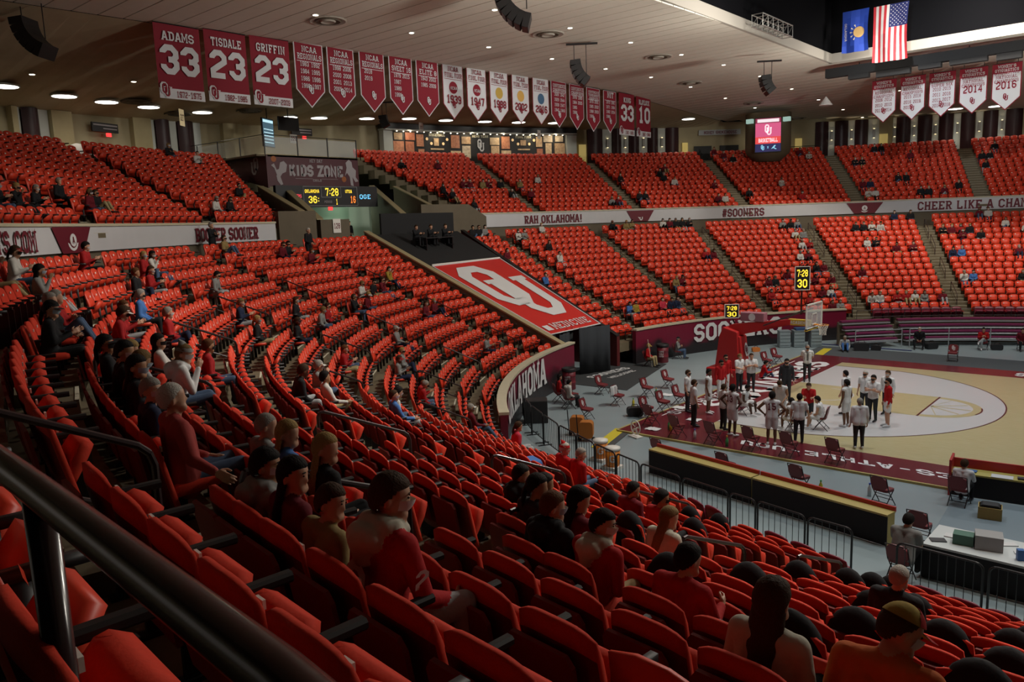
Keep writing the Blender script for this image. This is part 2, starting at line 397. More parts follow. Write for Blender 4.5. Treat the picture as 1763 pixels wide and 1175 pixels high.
# far-side maroon row behind the bleacher rail
for s, e in ((105, 117.0), (118.6, 131.3)): row_seats(-1, s, e, rrow(-1)-.15, 1.0, 'premium')
keep = []
for s in ALLSEATS:
    u, v, d = project(np.array(s['p'])+np.array([0, 0, .6]))
    s['u'], s['v'], s['d'] = u, v, d
    if (s['p'].xy-Vector((CAM[0], CAM[1]))).length < .75: continue
    if s['i'] >= 14 and s['i'] < 100 and s['th'] > 265.5: continue
    if s['i'] == 15 and s['th'] > 258: continue
    if d > .3 and -160 < u < IW+160 and -60 < v < IH+330: keep.append(s)
ALLSEATS = keep
def nearest_seat(i, th, lowest=99):
    best = None
    for s in ALLSEATS:
        if s['i'] == i and not s.get('taken'):
            dd = abs(s['th']-th)
            if best is None or dd < best[0]: best = (dd, s)
    return best[1] if best and best[0] < 3 else None
def ordn(n): return {1: 'first', 2: 'second', 3: 'third'}.get(n, '%dth' % n) if n < 4 else '%d%s' % (n, 'th' if 10 < n % 100 < 14 else {1: 'st', 2: 'nd', 3: 'rd'}.get(n % 10, 'th'))
def sect_of(s):
    if s['i'] >= 100 or s['th'] < 185: return -1
    cs = [aang(a, s['i']) for a in LA]; return sum(1 for c in cs if c < s['th'])
def vis(s): return s['d'] > .6 and -40 < s['u'] < IW+30 and -10 < s['v'] < IH+60

def respace():
    """spread the free seats of a row evenly between the seats that people hold"""
    rows = {}
    for s in ALLSEATS:
        if s.get('anchor'): rows.setdefault((s['i'], sect_of(s)), []).append(s)
    for (i, b), an in rows.items():
        al = [s for s in ALLSEATS if s['i'] == i and s['th'] > 185 and s['kind'] == an[0]['kind'] and sect_of(s) == b]
        lo, hi = min(s['th'] for s in al), max(s['th'] for s in al); dp = math.degrees(.535/(rrow(i)*1.03)); an.sort(key=lambda s: s['th'])
        for s in al:
            if not s.get('anchor') and not s.get('taken'): ALLSEATS.remove(s)
        ths = []; pts = [s['th'] for s in an]
        n = int((pts[0]-(lo-dp/2))/dp-.3)
        for k in range(n): ths.append(pts[0]-dp*(k+1))
        n = int(((hi+dp/2)-pts[-1])/dp-.3)
        for k in range(n): ths.append(pts[-1]+dp*(k+1))
        for p_, q_ in zip(pts, pts[1:]):
            m_ = int(round((q_-p_)/dp))-1
            for k in range(m_): ths.append(p_+(q_-p_)*(k+1)/(m_+1))
        for th in ths:
            if any(abs(s['th']-th) < dp*.6 for s in al if s.get('taken')): continue
            P = bp(rrow(i), th, zfloor(i, th)); q = dict(an[0]); q.update(th=th, p=P, rz=facing(th), down=False, sx=1.0); q.pop('anchor', None); q.pop('taken', None)
            q['u'], q['v'], q['d'] = project(np.array(P)+np.array([0, 0, .6])); ALLSEATS.append(q)
# ================================================================ LETTERING (collegiate block strokes)
_l, _r, _b, _t, _m, _c = .5, 3.5, .5, 5.5, 3.0, .9
OCT = [(_l+_c, _b), (_r-_c, _b), (_r, _b+_c), (_r, _t-_c), (_r-_c, _t), (_l+_c, _t), (_l, _t-_c), (_l, _b+_c), (_l+_c, _b), (_r-_c, _b)]
GLY = {
 'A': [[(.4, 0), (1.75, 5.6), (2.25, 5.6), (3.6, 0)], [(1.0, 1.9), (3.0, 1.9)]], 'B': [[(.8, _b), (2.6, _b), (_r, 1.4), (_r, 2.2), (2.7, 3), (_r-.1, 3.7), (_r-.1, 4.7), (2.6, _t), (.8, _t)], [(.9, 0), (.9, 6)], [(.9, 3), (2.7, 3)]],
 'C': [[(_r, 1.9), (_r, _b+_c), (_r-_c, _b), (_l+_c, _b), (_l, _b+_c), (_l, _t-_c), (_l+_c, _t), (_r-_c, _t), (_r, _t-_c), (_r, 4.1)]], 'D': [[(.8, _b), (_r-_c, _b), (_r, _b+_c), (_r, _t-_c), (_r-_c, _t), (.8, _t)], [(.9, 0), (.9, 6)]],
 'E': [[(3.5, 1.6), (3.5, _b), (.9, _b)], [(.9, 0), (.9, 6)], [(.9, _t), (3.5, _t), (3.5, 4.4)], [(.9, 3), (2.7, 3)]], 'F': [[(.9, 0), (.9, 6)], [(.9, _t), (3.5, _t), (3.5, 4.4)], [(.9, 3), (2.7, 3)], [(.3, .35), (1.9, .35)]],
 'G': [[(_r, 4.2), (_r, _t-_c), (_r-_c, _t), (_l+_c, _t), (_l, _t-_c), (_l, _b+_c), (_l+_c, _b), (_r-_c, _b), (_r, _b+_c), (_r, 2.7), (2.1, 2.7)]], 'H': [[(.7, 0), (.7, 6)], [(3.3, 0), (3.3, 6)], [(.7, 3), (3.3, 3)]],
 'I': [[(2, 0), (2, 6)]], 'J': [[(3.1, 6), (3.1, 1.4), (2.3, .5), (1.4, .5), (.6, 1.3), (.6, 2.2)]], 'K': [[(.8, 0), (.8, 6)], [(3.5, 6), (1.2, 2.6)], [(1.6, 3.3), (3.6, 0)]], 'L': [[(.9, 6), (.9, .5), (3.5, .5), (3.5, 1.9)]],
 'M': [[(.4, 0), (.4, 5.8), (2, 2.2), (3.6, 5.8), (3.6, 0)]], 'N': [[(.6, 0), (.6, 5.7), (3.4, .3), (3.4, 6)]], 'O': [OCT], 'P': [[(.9, 0), (.9, 6)], [(.9, _t), (_r-_c, _t), (_r, 4.7), (_r, 3.6), (_r-_c, 2.7), (.9, 2.7)]],
 'Q': [OCT, [(2.2, 1.8), (3.7, -.2)]], 'R': [[(.9, 0), (.9, 6)], [(.9, _t), (_r-_c, _t), (_r, 4.7), (_r, 3.7), (_r-_c, 2.9), (.9, 2.9)], [(2.2, 2.9), (3.5, 0)]],
 'S': [[(_l, 1.8), (_l, _b+_c), (_l+_c, _b), (_r-_c, _b), (_r, _b+_c), (_r, 2.3), (2.8, 3), (1.2, 3), (_l, 3.7), (_l, _t-_c), (_l+_c, _t), (_r-_c, _t), (_r, _t-_c), (_r, 4.2)]],
 'T': [[(2, 0), (2, 5.5)], [(.4, 4.4), (.4, _t), (3.6, _t), (3.6, 4.4)]], 'U': [[(.7, 6), (.7, 1.4), (1.6, .5), (2.4, .5), (3.3, 1.4), (3.3, 6)]], 'V': [[(.4, 6), (1.8, .3), (2.2, .3), (3.6, 6)]],
 'W': [[(.2, 6), (1.0, .3), (2, 4.2), (3.0, .3), (3.8, 6)]], 'X': [[(.5, 0), (3.5, 6)], [(.5, 6), (3.5, 0)]], 'Y': [[(.4, 6), (2, 2.8), (3.6, 6)], [(2, 2.8), (2, 0)]], 'Z': [[(.5, 4.6), (.5, _t), (3.4, _t), (.6, .5), (3.5, .5), (3.5, 1.4)]],
 '0': [OCT], '1': [[(.9, 4.6), (2.1, 5.6), (2.1, .3)], [(.9, .4), (3.2, .4)]], '2': [[(_l, 4.2), (_l, _t-_c), (_l+_c, _t), (_r-_c, _t), (_r, _t-_c), (_r, 3.6), (_l, 1.6), (_l, _b), (_r, _b)]],
 '3': [[(_l, 1.9), (_l, _b+_c), (_l+_c, _b), (_r-_c, _b), (_r, _b+_c), (_r, 2.3), (2.8, 3), (1.7, 3)], [(2.8, 3), (_r, 3.7), (_r, _t-_c), (_r-_c, _t), (_l+_c, _t), (_l, _t-_c), (_l, 4.3)]], '4': [[(2.8, 0), (2.8, 5.6), (.4, 1.9), (3.7, 1.9)]],
 '5': [[(_l, 1.7), (_l, _b+_c), (_l+_c, _b), (_r-_c, _b), (_r, _b+_c), (_r, 2.7), (_r-_c, 3.5), (.7, 3.5), (.7, _t), (3.3, _t)]], '6': [[(_r, 4.4), (_r, _t-_c), (_r-_c, _t), (_l+_c, _t), (_l, _t-_c), (_l, _b+_c), (_l+_c, _b), (_r-_c, _b), (_r, _b+_c), (_r, 2.5), (_r-_c, 3.3), (_l, 3.3)]],
 '7': [[(_l, 4.6), (_l, _t), (_r, _t), (1.7, 0)]], '8': [[(1.2, 3), (_l, 2.3), (_l, _b+_c), (_l+_c, _b), (_r-_c, _b), (_r, _b+_c), (_r, 2.3), (2.8, 3), (1.2, 3), (_l, 3.7), (_l, _t-_c), (_l+_c, _t), (_r-_c, _t), (_r, _t-_c), (_r, 3.7), (2.8, 3)]], '9': [[(_l, 1.6), (_l, _b+_c), (_l+_c, _b), (_r-_c, _b), (_r, _b+_c), (_r, _t-_c), (_r-_c, _t), (_l+_c, _t), (_l, _t-_c), (_l, 3.5), (_l+_c, 2.7), (_r, 2.7)]],
 '-': [[(.8, 3), (3.2, 3)]], '.': [[(1.6, .5), (2.4, .5)]], '!': [[(2, 6), (2, 1.7)], [(2, .9), (2, 0)]], "'": [[(2, 6), (2, 4.4)]], ':': [[(2, 4.5), (2, 3.6)], [(2, 2.3), (2, 1.4)]], '#': [[(1, 0), (1.6, 6)], [(2.5, 0), (3.1, 6)], [(.2, 2), (3.7, 2)], [(.4, 4.1), (3.9, 4.1)]], '*': [[(1, 3), (3, 3)]],
}
SERIF = {'A': [(.4, 0), (3.6, 0)], 'B': [(.6, 0), (.6, 6)], 'D': [(.6, 0), (.6, 6)], 'E': [(.6, 0), (.6, 6)], 'F': [(.7, 6)], 'H': [(.7, 0), (.7, 6), (3.3, 0), (3.3, 6)], 'I': [(2, 0), (2, 6)], 'K': [(.8, 0), (.8, 6), (3.4, 6), (3.5, 0)], 'L': [(.9, 6)], 'M': [(.4, 0), (.3, 6), (3.7, 6), (3.6, 0)], 'N': [(.6, 0), (.5, 6), (3.4, 6)], 'P': [(.9, 0), (.6, 6)], 'R': [(.9, 0), (.6, 6), (3.5, 0)], 'T': [(2, 0)], 'U': [(.7, 6), (3.3, 6)], 'V': [(.4, 6), (3.6, 6)], 'W': [(.2, 6), (3.8, 6)], 'Y': [(.4, 6), (3.6, 6), (2, 0)], 'X': [(.5, 0), (3.5, 0), (.5, 6), (3.5, 6)], 'J': [(3.1, 6)]}
def strokes(lines, t):
    """quads (2D) for thick mitred polylines"""
    out = []
    for pl in lines:
        P = [Vector(p) for p in pl]; n = len(P); L = []; Rr = []
        for i in range(n):
            d0 = (P[i]-P[i-1]).normalized() if i else None; d1 = (P[i+1]-P[i]).normalized() if i < n-1 else None
            if d0 is None: nn = Vector((-d1.y, d1.x)); k = 1
            elif d1 is None: nn = Vector((-d0.y, d0.x)); k = 1
            else:
                a = Vector((-d0.y, d0.x)); b = Vector((-d1.y, d1.x)); s = a+b
                if s.length < .2: nn, k = a, 1
                else: nn = s.normalized(); k = min(1/max(nn.dot(a), .35), 2.0)
            L.append(P[i]+nn*t/2*k); Rr.append(P[i]-nn*t/2*k)
        for i in range(n-1): out.append([L[i], Rr[i], Rr[i+1], L[i+1]])
    return out
def text2d(txt, h, w=None, t=1.05, serif=True, gap=.75):
    """centred 2D quads for a line of text; w stretches to a total width"""
    x = 0; Q = []
    for ch in txt:
        if ch == ' ': x += 2.6; continue
        g = GLY.get(ch.upper(), GLY['*']); cw = 4.0
        ox = 0
        if ch in 'I!': ox, cw = -.9, 2.2
        if ch in ".':": ox, cw = -1.2, 1.6
        q = strokes(g, t)
        if serif:
            for (sx, sy) in SERIF.get(ch.upper(), []):
                yy = .32 if sy < 3 else 5.68; q.append([Vector((sx-.85, yy+.32)), Vector((sx-.85, yy-.32)), Vector((sx+.85, yy-.32)), Vector((sx+.85, yy+.32))])
        for f in q: Q.append([Vector((p.x+x+ox, p.y)) for p in f])
        x += cw+gap
    tot = x-gap; sy = h/6; sx = (w/tot) if w else sy
    return [[Vector(((p.x-tot/2)*sx, (p.y-3)*sy)) for p in f] for f in Q]
def ou2d(h):
    O = strokes([[(1.15, 2.6), (2.35, 2.6), (3.05, 3.6), (3.05, 7.4), (2.35, 8.4), (1.15, 8.4), (.45, 7.4), (.45, 3.6), (1.15, 2.6), (2.35, 2.6)]], 1.05)
    U = strokes([[(2.1, 5.9), (2.1, 1.6), (2.9, .5), (4.1, .5), (4.9, 1.6), (4.9, 5.9)]], 1.05)
    for sx in (2.1, 4.9): U.append([Vector((sx-.8, 6.4)), Vector((sx-.8, 5.75)), Vector((sx+.8, 5.75)), Vector((sx+.8, 6.4))])
    k = h/8.9; return [[Vector(((p.x-2.7)*k, (p.y-4.45)*k)) for p in f] for f in O+U]
def outline2d(fn_t, *a, **k): return fn_t(*a, **k)
def put2d(mb, quads, fn, off=0.0):
    """map 2D quads through fn(u, v, off) -> point"""
    for f in quads: mb.add([fn(p.x, p.y, off) for p in f], [tuple(range(len(f)))])
    return mb
def on_curve(R, th0, zc, inner=True):
    """text mapper on the inside of the curved bowl; u runs to the viewer's right (decreasing angle)"""
    def fn(u, v, off): 
        th = th0-math.degrees(u/(R*1.03)); return bp(R-.03-off, th, zc+v)
    return fn
LET = mat('lettering_maroon', (.13, .004, .016), .6)
LETW = mat('lettering_white', (.66, .66, .66), .6)
def sub(q, maxw):   # split wide quads so that they follow the curve
    return q
def curve_text(name, txt, R, th, zc, h, m, parent, w=None, t=1.05, back=None):
    fn = on_curve(R, th, zc); g = MB()
    q = text2d(txt, h, w, t)
    if back: put2d(g.use(back), text2d(txt, h, w, t+.7), fn, 0.0)
    put2d(g.use(m), q, fn, .025); o = g.build(name, parent); return o
# fascia lettering; angle/height from the photograph
def fz(o, th): return None
zl, zr = (FB+FT)/2-.11, (FB+FT)/2+.10
curve_text('lettering', 'BOOMER SOONER', FR-.12, 205.6, zl, .56, LET, fasc_l, w=4.75)
curve_text('lettering', 'SOONERSPORTS.COM', FR-.12, 231.3, zl, .60, LET, fasc_l, w=6.6)
curve_text('lettering', 'RAH OKLAHOMA!', FR-.12, 162.1, zr, .55, LET, fasc_r, w=5.0)
curve_text('lettering', '#SOONERS', FR-.12, 137.0, zr, .60, LET, fasc_r, w=3.3)
curve_text('lettering', 'CHEER LIKE A CHAMPION', FR-.12, 110.0, zr, .62, LET, fasc_r, w=8.6)
def fascia_badge(th, zc, parent, w=2.2, seal=True):
    fn = on_curve(FR-.12, th, zc); g = MB().use(LET)
    g.add([fn(-w/2, .40, .012), fn(-w*.28, -.40, .012), fn(w*.28, -.40, .012), fn(w/2, .40, .012)], [(0, 1, 2, 3)])
    if seal:
        n = 20; g.use(LETW).add([fn(.33*math.cos(2*PI*k/n), .33*math.sin(2*PI*k/n), .022) for k in range(n)], [tuple(range(n))])
        g.use(LET).add([fn(.24*math.cos(2*PI*k/n), .24*math.sin(2*PI*k/n), .03) for k in range(n)], [tuple(range(n))])
        g.use(LETW).add([fn(.20*math.cos(2*PI*k/n), .20*math.sin(2*PI*k/n), .036) for k in range(n)], [tuple(range(n))]); put2d(g.use(LET), text2d('A', .2), fn, .045)
    else: put2d(g.use(LETW), ou2d(.66), fn, .022)
    g.build('badge', parent)
fascia_badge(222.6, zl, fasc_l, 2.4); fascia_badge(150.3, zr, fasc_r, 2.3, False); fascia_badge(122.6, zr, fasc_r, 2.6); fascia_badge(97.5, zr, fasc_r, 2.4, False)
# courtside wall lettering
curve_text('lettering', 'OKLAHOMA', 22.35, 206.5, 1.2, 1.15, LETW, wall_l, w=7.4, t=1.2)
curve_text('lettering', 'SOONERS', 22.1, 154.3, 1.15, 1.0, LETW, wall_r, w=6.4, t=1.2)
# ================================================================ COURT
WOOD = mat('court_wood', (.62, .53, .30), .28, spec=.5)
nt = WOOD.node_tree; b = nt.nodes['Principled BSDF']; tc = nt.nodes.new('ShaderNodeTexCoord'); mp = nt.nodes.new('ShaderNodeMapping'); mp.inputs['Scale'].default_value = (1.1, 12, 1)
nz = nt.nodes.new('ShaderNodeTexNoise'); nz.inputs['Scale'].default_value = 2; cr = nt.nodes.new('ShaderNodeValToRGB')
cr.color_ramp.elements[0].position = .3; cr.color_ramp.elements[0].color = (.40, .345, .165, 1); cr.color_ramp.elements[1].position = .7; cr.color_ramp.elements[1].color = (.47, .42, .25, 1)
nt.links.new(tc.outputs['Object'], mp.inputs[0]); nt.links.new(mp.outputs[0], nz.inputs['Vector']); nt.links.new(nz.outputs['Fac'], cr.inputs[0]); nt.links.new(cr.outputs[0], b.inputs['Base Color'])
COURTW = mat('court_paint_white', (.50, .50, .505), .3, spec=.5)
COURTM = mat('court_paint_maroon', (.13, .012, .022), .25, spec=.5, noise_amt=.2, noise_scale=3)
LINEM = mat('court_line_maroon', (.08, .012, .015), .35)
court = empty('basketball_court', (OX, 0, 0)); tag(court, 'shiny wooden basketball court with white arc and maroon border', 'court')
cinv2 = Matrix.Translation((-OX, 0, 0))
CH = .06
def cpart(mb, name):
    o = mb.build(name, court); o.matrix_parent_inverse = cinv2; return o
X0, X1, Y0, Y1 = -2.45, 31.1, -9.65, 9.25
cpart(MB().use(WOOD).box(((X0+X1)/2, (Y0+Y1)/2, CH/2), (X1-X0, Y1-Y0, CH)), 'wood_floor')
b_ = MB().use(COURTM)
for a, b in (((X0, 7.62), (X1, Y1)), ((X0, Y0), (X1, -7.62)), ((X0, -7.62), (0, 7.62))): b_.quad((a[0], a[1], CH+.003), (b[0], a[1], CH+.003), (b[0], b[1], CH+.003), (a[0], b[1], CH+.003))
cpart(b_, 'border')
cpart(MB().use(mat('court_edge_trim', (.45, .37, .12), .6)).box(((X0+X1)/2, Y0-.03, .035), (X1-X0, .07, .075)).box((X0-.03, (Y0+Y1)/2, .035), (.07, Y1-Y0, .075)), 'edge_trim')
def disc(mb, cx, cy, r, z, a0=-PI, a1=PI, n=64, r2=0.0):
    P = [(cx+r*math.cos(a0+(a1-a0)*k/n), cy+r*math.sin(a0+(a1-a0)*k/n), z) for k in range(n+1)]
    if r2: Q = [(cx+r2*math.cos(a0+(a1-a0)*k/n), cy+r2*math.sin(a0+(a1-a0)*k/n), z) for k in range(n+1)]; strip(mb, Q, P)
    else: mb.add(P+[(cx, cy, z)], [(k, k+1, n+1) for k in range(n)])
    return mb
z = CH+.004
# area inside the three-point line painted white, key left as wood
ac = math.acos(max(-1, min(1, 0))); yb = 6.60; xa = 1.6+math.sqrt(6.75**2-yb**2)
arc = [(1.6+6.75*math.cos(t), 6.75*math.sin(t)) for t in np.linspace(-math.asin(yb/6.75), math.asin(yb/6.75), 60)]
cpart(MB().use(COURTW).add([(0, -yb, z)]+[(x, yy, z) for x, yy in arc]+[(0, yb, z)], [tuple(range(62))]), 'painted_arc')
g = MB().use(LINEM); pts = [(0, -yb)]+arc+[(0, yb)]
for (xa_, ya_), (xb_, yb_) in zip(pts, pts[1:]):
    d = Vector((xb_-xa_, yb_-ya_)).normalized(); nn = Vector((-d.y, d.x))*.05
    g.quad((xa_, ya_, z+.004), (xb_, yb_, z+.004), (xb_+nn.x, yb_+nn.y, z+.004), (xa_+nn.x, ya_+nn.y, z+.004))
cpart(g, 'three_point_line')
cpart(disc(MB().use(WOOD).quad((0, -1.83, z+.003), (5.79, -1.83, z+.003), (5.79, 1.83, z+.003), (0, 1.83, z+.003)), 5.79, 0, 1.83, z+.003, -PI/2, PI/2), 'painted_key')
g = MB().use(LINEM).box((5.79, 0, z+.006), (.07, 3.66, .002)); disc(g, 5.79, 0, 1.83, z+.006, -.33, .33, 24, 1.77); cpart(g, 'free_throw_line')
g = MB().use(COURTW); disc(g, 5.79, 0, 1.5, z+.005, -PI/2, PI/2, 40, 0)
g.use(WOOD)
for k in range(5): a = -1.2+k*.6; g.quad((5.85, -.05, z+.008), (5.79+1.45*math.cos(a), 1.45*math.sin(a)-.05, z+.008), (5.79+1.45*math.cos(a), 1.45*math.sin(a)+.05, z+.008), (5.85, .05, z+.008))
cpart(g, 'painted_wagon_wheel')
g = MB().use(COURTW); disc(g, 1.6, 0, 1.3, z+.005, -PI/2, PI/2, 40, 1.22)
for s in (-1, 1):
    for xx in (2.1, 3.0, 3.9, 4.8): g.box((xx, s*1.95, z+.006), (.05, .2, .002))
cpart(g, 'lane_marks')
# painted words on the border (read from the far side / from the baseline)
g = MB().use(LETW); put2d(g, text2d('SOONERS', 1.5, 11.6, 1.3), lambda u, v, o: Vector((-1.12-v, u+1.35, z+.006))); cpart(g, 'baseline_lettering')
g = MB().use(LETW); put2d(g, text2d('SOUTHWEST', .62, 5.2, .9, False), lambda u, v, o: Vector((-2.0-v*.9, u-3.9, z+.006)))
for yy in np.linspace(-6.5, 8.2, 9): g.box((-2.15, yy, z+.006), (.06, .9, .002))
cpart(g, 'corner_lettering')
g = MB().use(LETW); put2d(g, text2d('SOONERSPORTS', .8, 5.6, 1.2, False), lambda u, v, o: Vector((10.3+u, 8.42+v, z+.006))); cpart(g, 'far_sideline_lettering')
g = MB().use(LETW); put2d(g, text2d('LOVES-ATHLE-UOU', .85, 8.2, 1.1, False), lambda u, v, o: Vector((6.0-u+.2*v, -8.65-v*.55, z+.006))); cpart(g, 'near_sideline_lettering')
# carpets, mats, tape on the arena floor
CARP = mat('carpet_dark_grey', (.075, .085, .09), .95, noise_amt=.2, noise_scale=30)
tag(MB().use(CARP).box((13, 10.95, .008), (31.5, 3.1, .016)).build('sideline_carpet'), 'dark grey carpet strip along the far sideline', 'carpet')
tag(MB().use(mat('vinyl_blue', (.02, .03, .12), .6)).box((-.55, 13.1, .02), (5.0, .18, .02), Matrix.Rotation(0, 4, 'Z')).build('floor_tape'), 'thin blue strip at the far corner of the court', 'tape')
# ================================================================ TUNNEL AND PORTAL
def slab_line(mb, P, Q, zb, th, capm=None, caph=.08):
    """upright wall under the line P-Q (top), thickness th, down to zb"""
    P, Q = Vector(P), Vector(Q); d = (Q-P); n = Vector((-d.y, d.x, 0)).normalized()*th/2
    a, b, c, e = P+n, Q+n, Q-n, P-n
    lo = lambda v: Vector((v.x, v.y, zb))
    mb.add([a, b, c, e, lo(a), lo(b), lo(c), lo(e)], [(0, 1, 2, 3), (7, 6, 5, 4), (0, 4, 5, 1), (1, 5, 6, 2), (2, 6, 7, 3), (3, 7, 4, 0)])
    if capm:
        mb.use(capm); n2 = n*1.25; up = Vector((0, 0, caph)); A = [P+n2, Q+n2, Q-n2, P-n2]
        mb.add(A+[v+up for v in A], [(3, 2, 1, 0), (4, 5, 6, 7), (0, 1, 5, 4), (1, 2, 6, 5), (2, 3, 7, 6), (3, 0, 4, 7)])
    return mb
CAPT = mat('wall_cap_tan', (.34, .28, .15), .7)
def rake(i, th, h): return bp(rrow(i), th, zfloor(i, th)+h)
g = MB().use(CONCD); slab_line(g, rake(-.9, 190.3, 1.0), rake(15.2, 190.7, .95), 0, .34, CAPT); tag(g.build('wall_tunnel_left'), 'sloping concrete side wall left of the red tarp', kind='structure')
g = MB().use(mat('tunnel_wall_maroon', (.10, .012, .012), .6)); slab_line(g, rake(-.9, 177.0, .72), rake(15.2, 177.0, .80), 0, .25, BLACK, .06); tag(g.build('wall_tunnel_right'), 'sloping dark side wall right of the red tarp', kind='structure')
# red tarp with the interlocked letters over the tunnel
TARP = mat('tarp_red', (.60, .022, .016), .5, noise_amt=.12, noise_scale=2)
tarp = empty('tunnel_tarp', rake(.3, 184, .9)); tag(tarp, 'big red sloping tarp with white interlocked letters over the tunnel', 'tarp')
tl, tr, br, bl = rake(9.9, 189.6, .93), rake(10.1, 178.1, .93), rake(.25, 178.1, .98), rake(.35, 189.4, .98)
nrm = (tr-tl).cross(bl-tl).normalized(); nrm = nrm if nrm.z > 0 else -nrm
def tp(u, v, off=0):      # u across 0..1 (left to right), v down 0..1
    return tl.lerp(tr, u).lerp(bl.lerp(br, u), v)+nrm*off
def tpart(mb, nm, parent=None): o = mb.build(nm, tarp); o.matrix_parent_inverse = Matrix.Translation(-Vector(tarp.location)); return o
g = MB().use(TARP); n = 8
for k in range(n):
    a, b = k/n, (k+1)/n
    g.add([tp(0, a), tp(1, a), tp(1, b), tp(0, b), tp(0, a, -.03), tp(1, a, -.03), tp(1, b, -.03), tp(0, b, -.03)], [(0, 3, 2, 1), (4, 5, 6, 7), (0, 4, 7, 3), (1, 2, 6, 5)])
tpart(g, 'cloth')
g = MB().use(LETW)
for a, b in (((0, 0), (1, 0)), ((1, 0), (1, 1)), ((1, 1), (0, 1)), ((0, 1), (0, 0))): g.tube([tp(*a, .02), tp(*b, .02)], .035, 6)
tpart(g, 'white_edge')
W_, H_ = ((tr-tl).length+(br-bl).length)/2, ((bl-tl).length+(br-tr).length)/2
g = MB().use(LETW)
for f in ou2d(1.0):   # letters run down the slope
    g.add([tp(.50+(p.x)*1.28, .435-p.y*.74, .03) for p in f], [tuple(range(len(f)))])
tpart(g, 'logo')
g = MB().use(LETW)
for f in text2d('MEDICINE', .085, .70, .75, True): g.add([tp(.56+p.x, .925-p.y*.85, .03) for p in f], [tuple(range(len(f)))])
g.add([tp(.06, .96, .03), tp(.06, .90, .03), tp(.16, .90, .03), tp(.16, .96, .03)], [(0, 1, 2, 3)])
tpart(g, 'lettering')
# black draped platform above the tarp
BDRAPE = mat('black_drape', (.012, .012, .013), .9, bump=.3, noise_scale=20)
g = MB().use(BDRAPE); A = [rake(10, 189.9, .9), rake(15.3, 190.2, .75), rake(15.3, 177.6, .75), rake(10.2, 177.6, .9)]
g.add(A+[v-Vector((0, 0, .5)) for v in A], [(0, 1, 2, 3), (7, 6, 5, 4), (0, 4, 5, 1), (1, 5, 6, 2), (2, 6, 7, 3), (3, 7, 4, 0)])
pf = g.build('broadcast_platform'); tag(pf, 'black draped broadcast platform above the red tarp', 'platform')
g = MB().use(BDRAPE); slab_line(g, rake(15.3, 188.5, 1.9), rake(15.3, 178.2, 1.9), 6.4, .12); g.build('rear_screen', pf)
g = MB().use(WHITE); g.tube([rake(10, 189.4, .97), rake(10.15, 178.0, .97)], .035, 6); g.build('edge_bar', pf)
# table and gear on the platform
t = empty('broadcast_table', rake(12.4, 184.5, .82), facing(184.5)); tag(t, 'black table with laptops on the broadcast platform', 'table')
MB().use(BLACKP).box((0, 0, .68), (2.4, .6, .05)).build('table_top', t)
for sx in (-1.1, 1.1): MB().use(BLACK).box((sx, 0, .33), (.05, .5, .66)).build('leg', t)
# curtain below the tarp
def drape(name, pts, z0, z1, m, waves=.09, n=14, lab=None, cat='curtain'):
    g = MB().use(m); L = []
    for (p, q) in zip(pts, pts[1:]):
        p, q = Vector(p), Vector(q); d = (q-p); nn = Vector((-d.y, d.x, 0)).normalized()
        for k in range(n+1): t_ = k/n; L.append(p.lerp(q, t_)+nn*math.sin(t_*n*1.35)*waves)
    for s in (1, -1):
        A = [Vector((v.x, v.y, z1))+Vector((0.0, 0, 0)) for v in L]; B = [Vector((v.x, v.y, z0)) for v in L]
    strip(g, A, B); o = g.build(name, smooth=True); md = o.modifiers.new('solid', 'SOLIDIFY'); md.thickness = .03
    return tag(o, lab, cat)
DR1 = mat('drape_charcoal', (.022, .026, .032), .9); DR2 = mat('drape_black', (.008, .009, .010), .9)
drape('tunnel_curtain', [bp(23.0, 189.0, 0), bp(23.1, 186.2, 0)], .05, 2.3, DR1, .06, 12, 'charcoal curtain at the left of the tunnel mouth')
drape('tunnel_curtain', [bp(23.5, 186.4, 0), bp(23.4, 184.2, 0)], .05, 2.4, DR2, .05, 8, 'black curtain in the middle of the tunnel mouth')
drape('tunnel_curtain', [bp(22.9, 184.6, 0), bp(22.2, 180.2, 0)], .05, 2.42, DR1, .05, 12, 'wide charcoal curtain hanging under the tarp edge')
tag(MB().use(mat('tunnel_inside', (.03, .028, .026), .9)).box((-13.8, .8, 1.3), (.15, 7.6, 2.6)).build('wall_tunnel_back'), 'dark back wall inside the tunnel mouth', kind='structure')
# upper portal: concrete walls
g = MB().use(CONCD)
for P, Q, zb in (((-26.4, -8.95, 10.26), (-22.3, -9.15, 8.75), 6.3), ((-26.79, -7.16, 10.3), (-22.2, -8.1, 8.30), 6.3), ((-27.49, -.14, 10.45), (-23.2, -1.2, 8.46), 6.3), ((-27.45, 1.8, 10.43), (-24.0, 1.9, 9.0), 6.3)):
    g2 = MB().use(CONCD); slab_line(g2, P, Q, zb, .3, CAPT, .06); tag(g2.build('wall_portal'), 'sloping concrete wall beside the upper portal', kind='structure')
tag(MB().use(CONCD).box((-22.1, -7.35, 7.35), (.4, 1.9, 1.9)).build('wall_portal'), 'low concrete block with the 128 sign', kind='structure')
tag(MB().use(CONCD).box((-21.6, -10.3, 7.4), (1.2, 2.2, 2.7)).build('wall_portal'), 'concrete block at the end of the left fascia', kind='structure')
g = MB().use(CONCD); slab_line(g, (-23.3, .1, 9.1), (-22.85, 3.9, 9.08), 6.0, .4); slab_line(g, (-22.85, 3.9, 9.08), (-22.5, 5.2, 8.25), 6.0, .4); tag(g.build('wall_portal'), 'concrete parapet right of the upper portal', kind='structure')
tag(MB().use(CONC).box((-26.5, -3.5, 6.35), (9.5, 13, .3)).build('floor_portal'), 'concrete landing inside the upper portal', kind='structure')
GREENW = mat('portal_wall_green', (.38, .46, .36), .8)
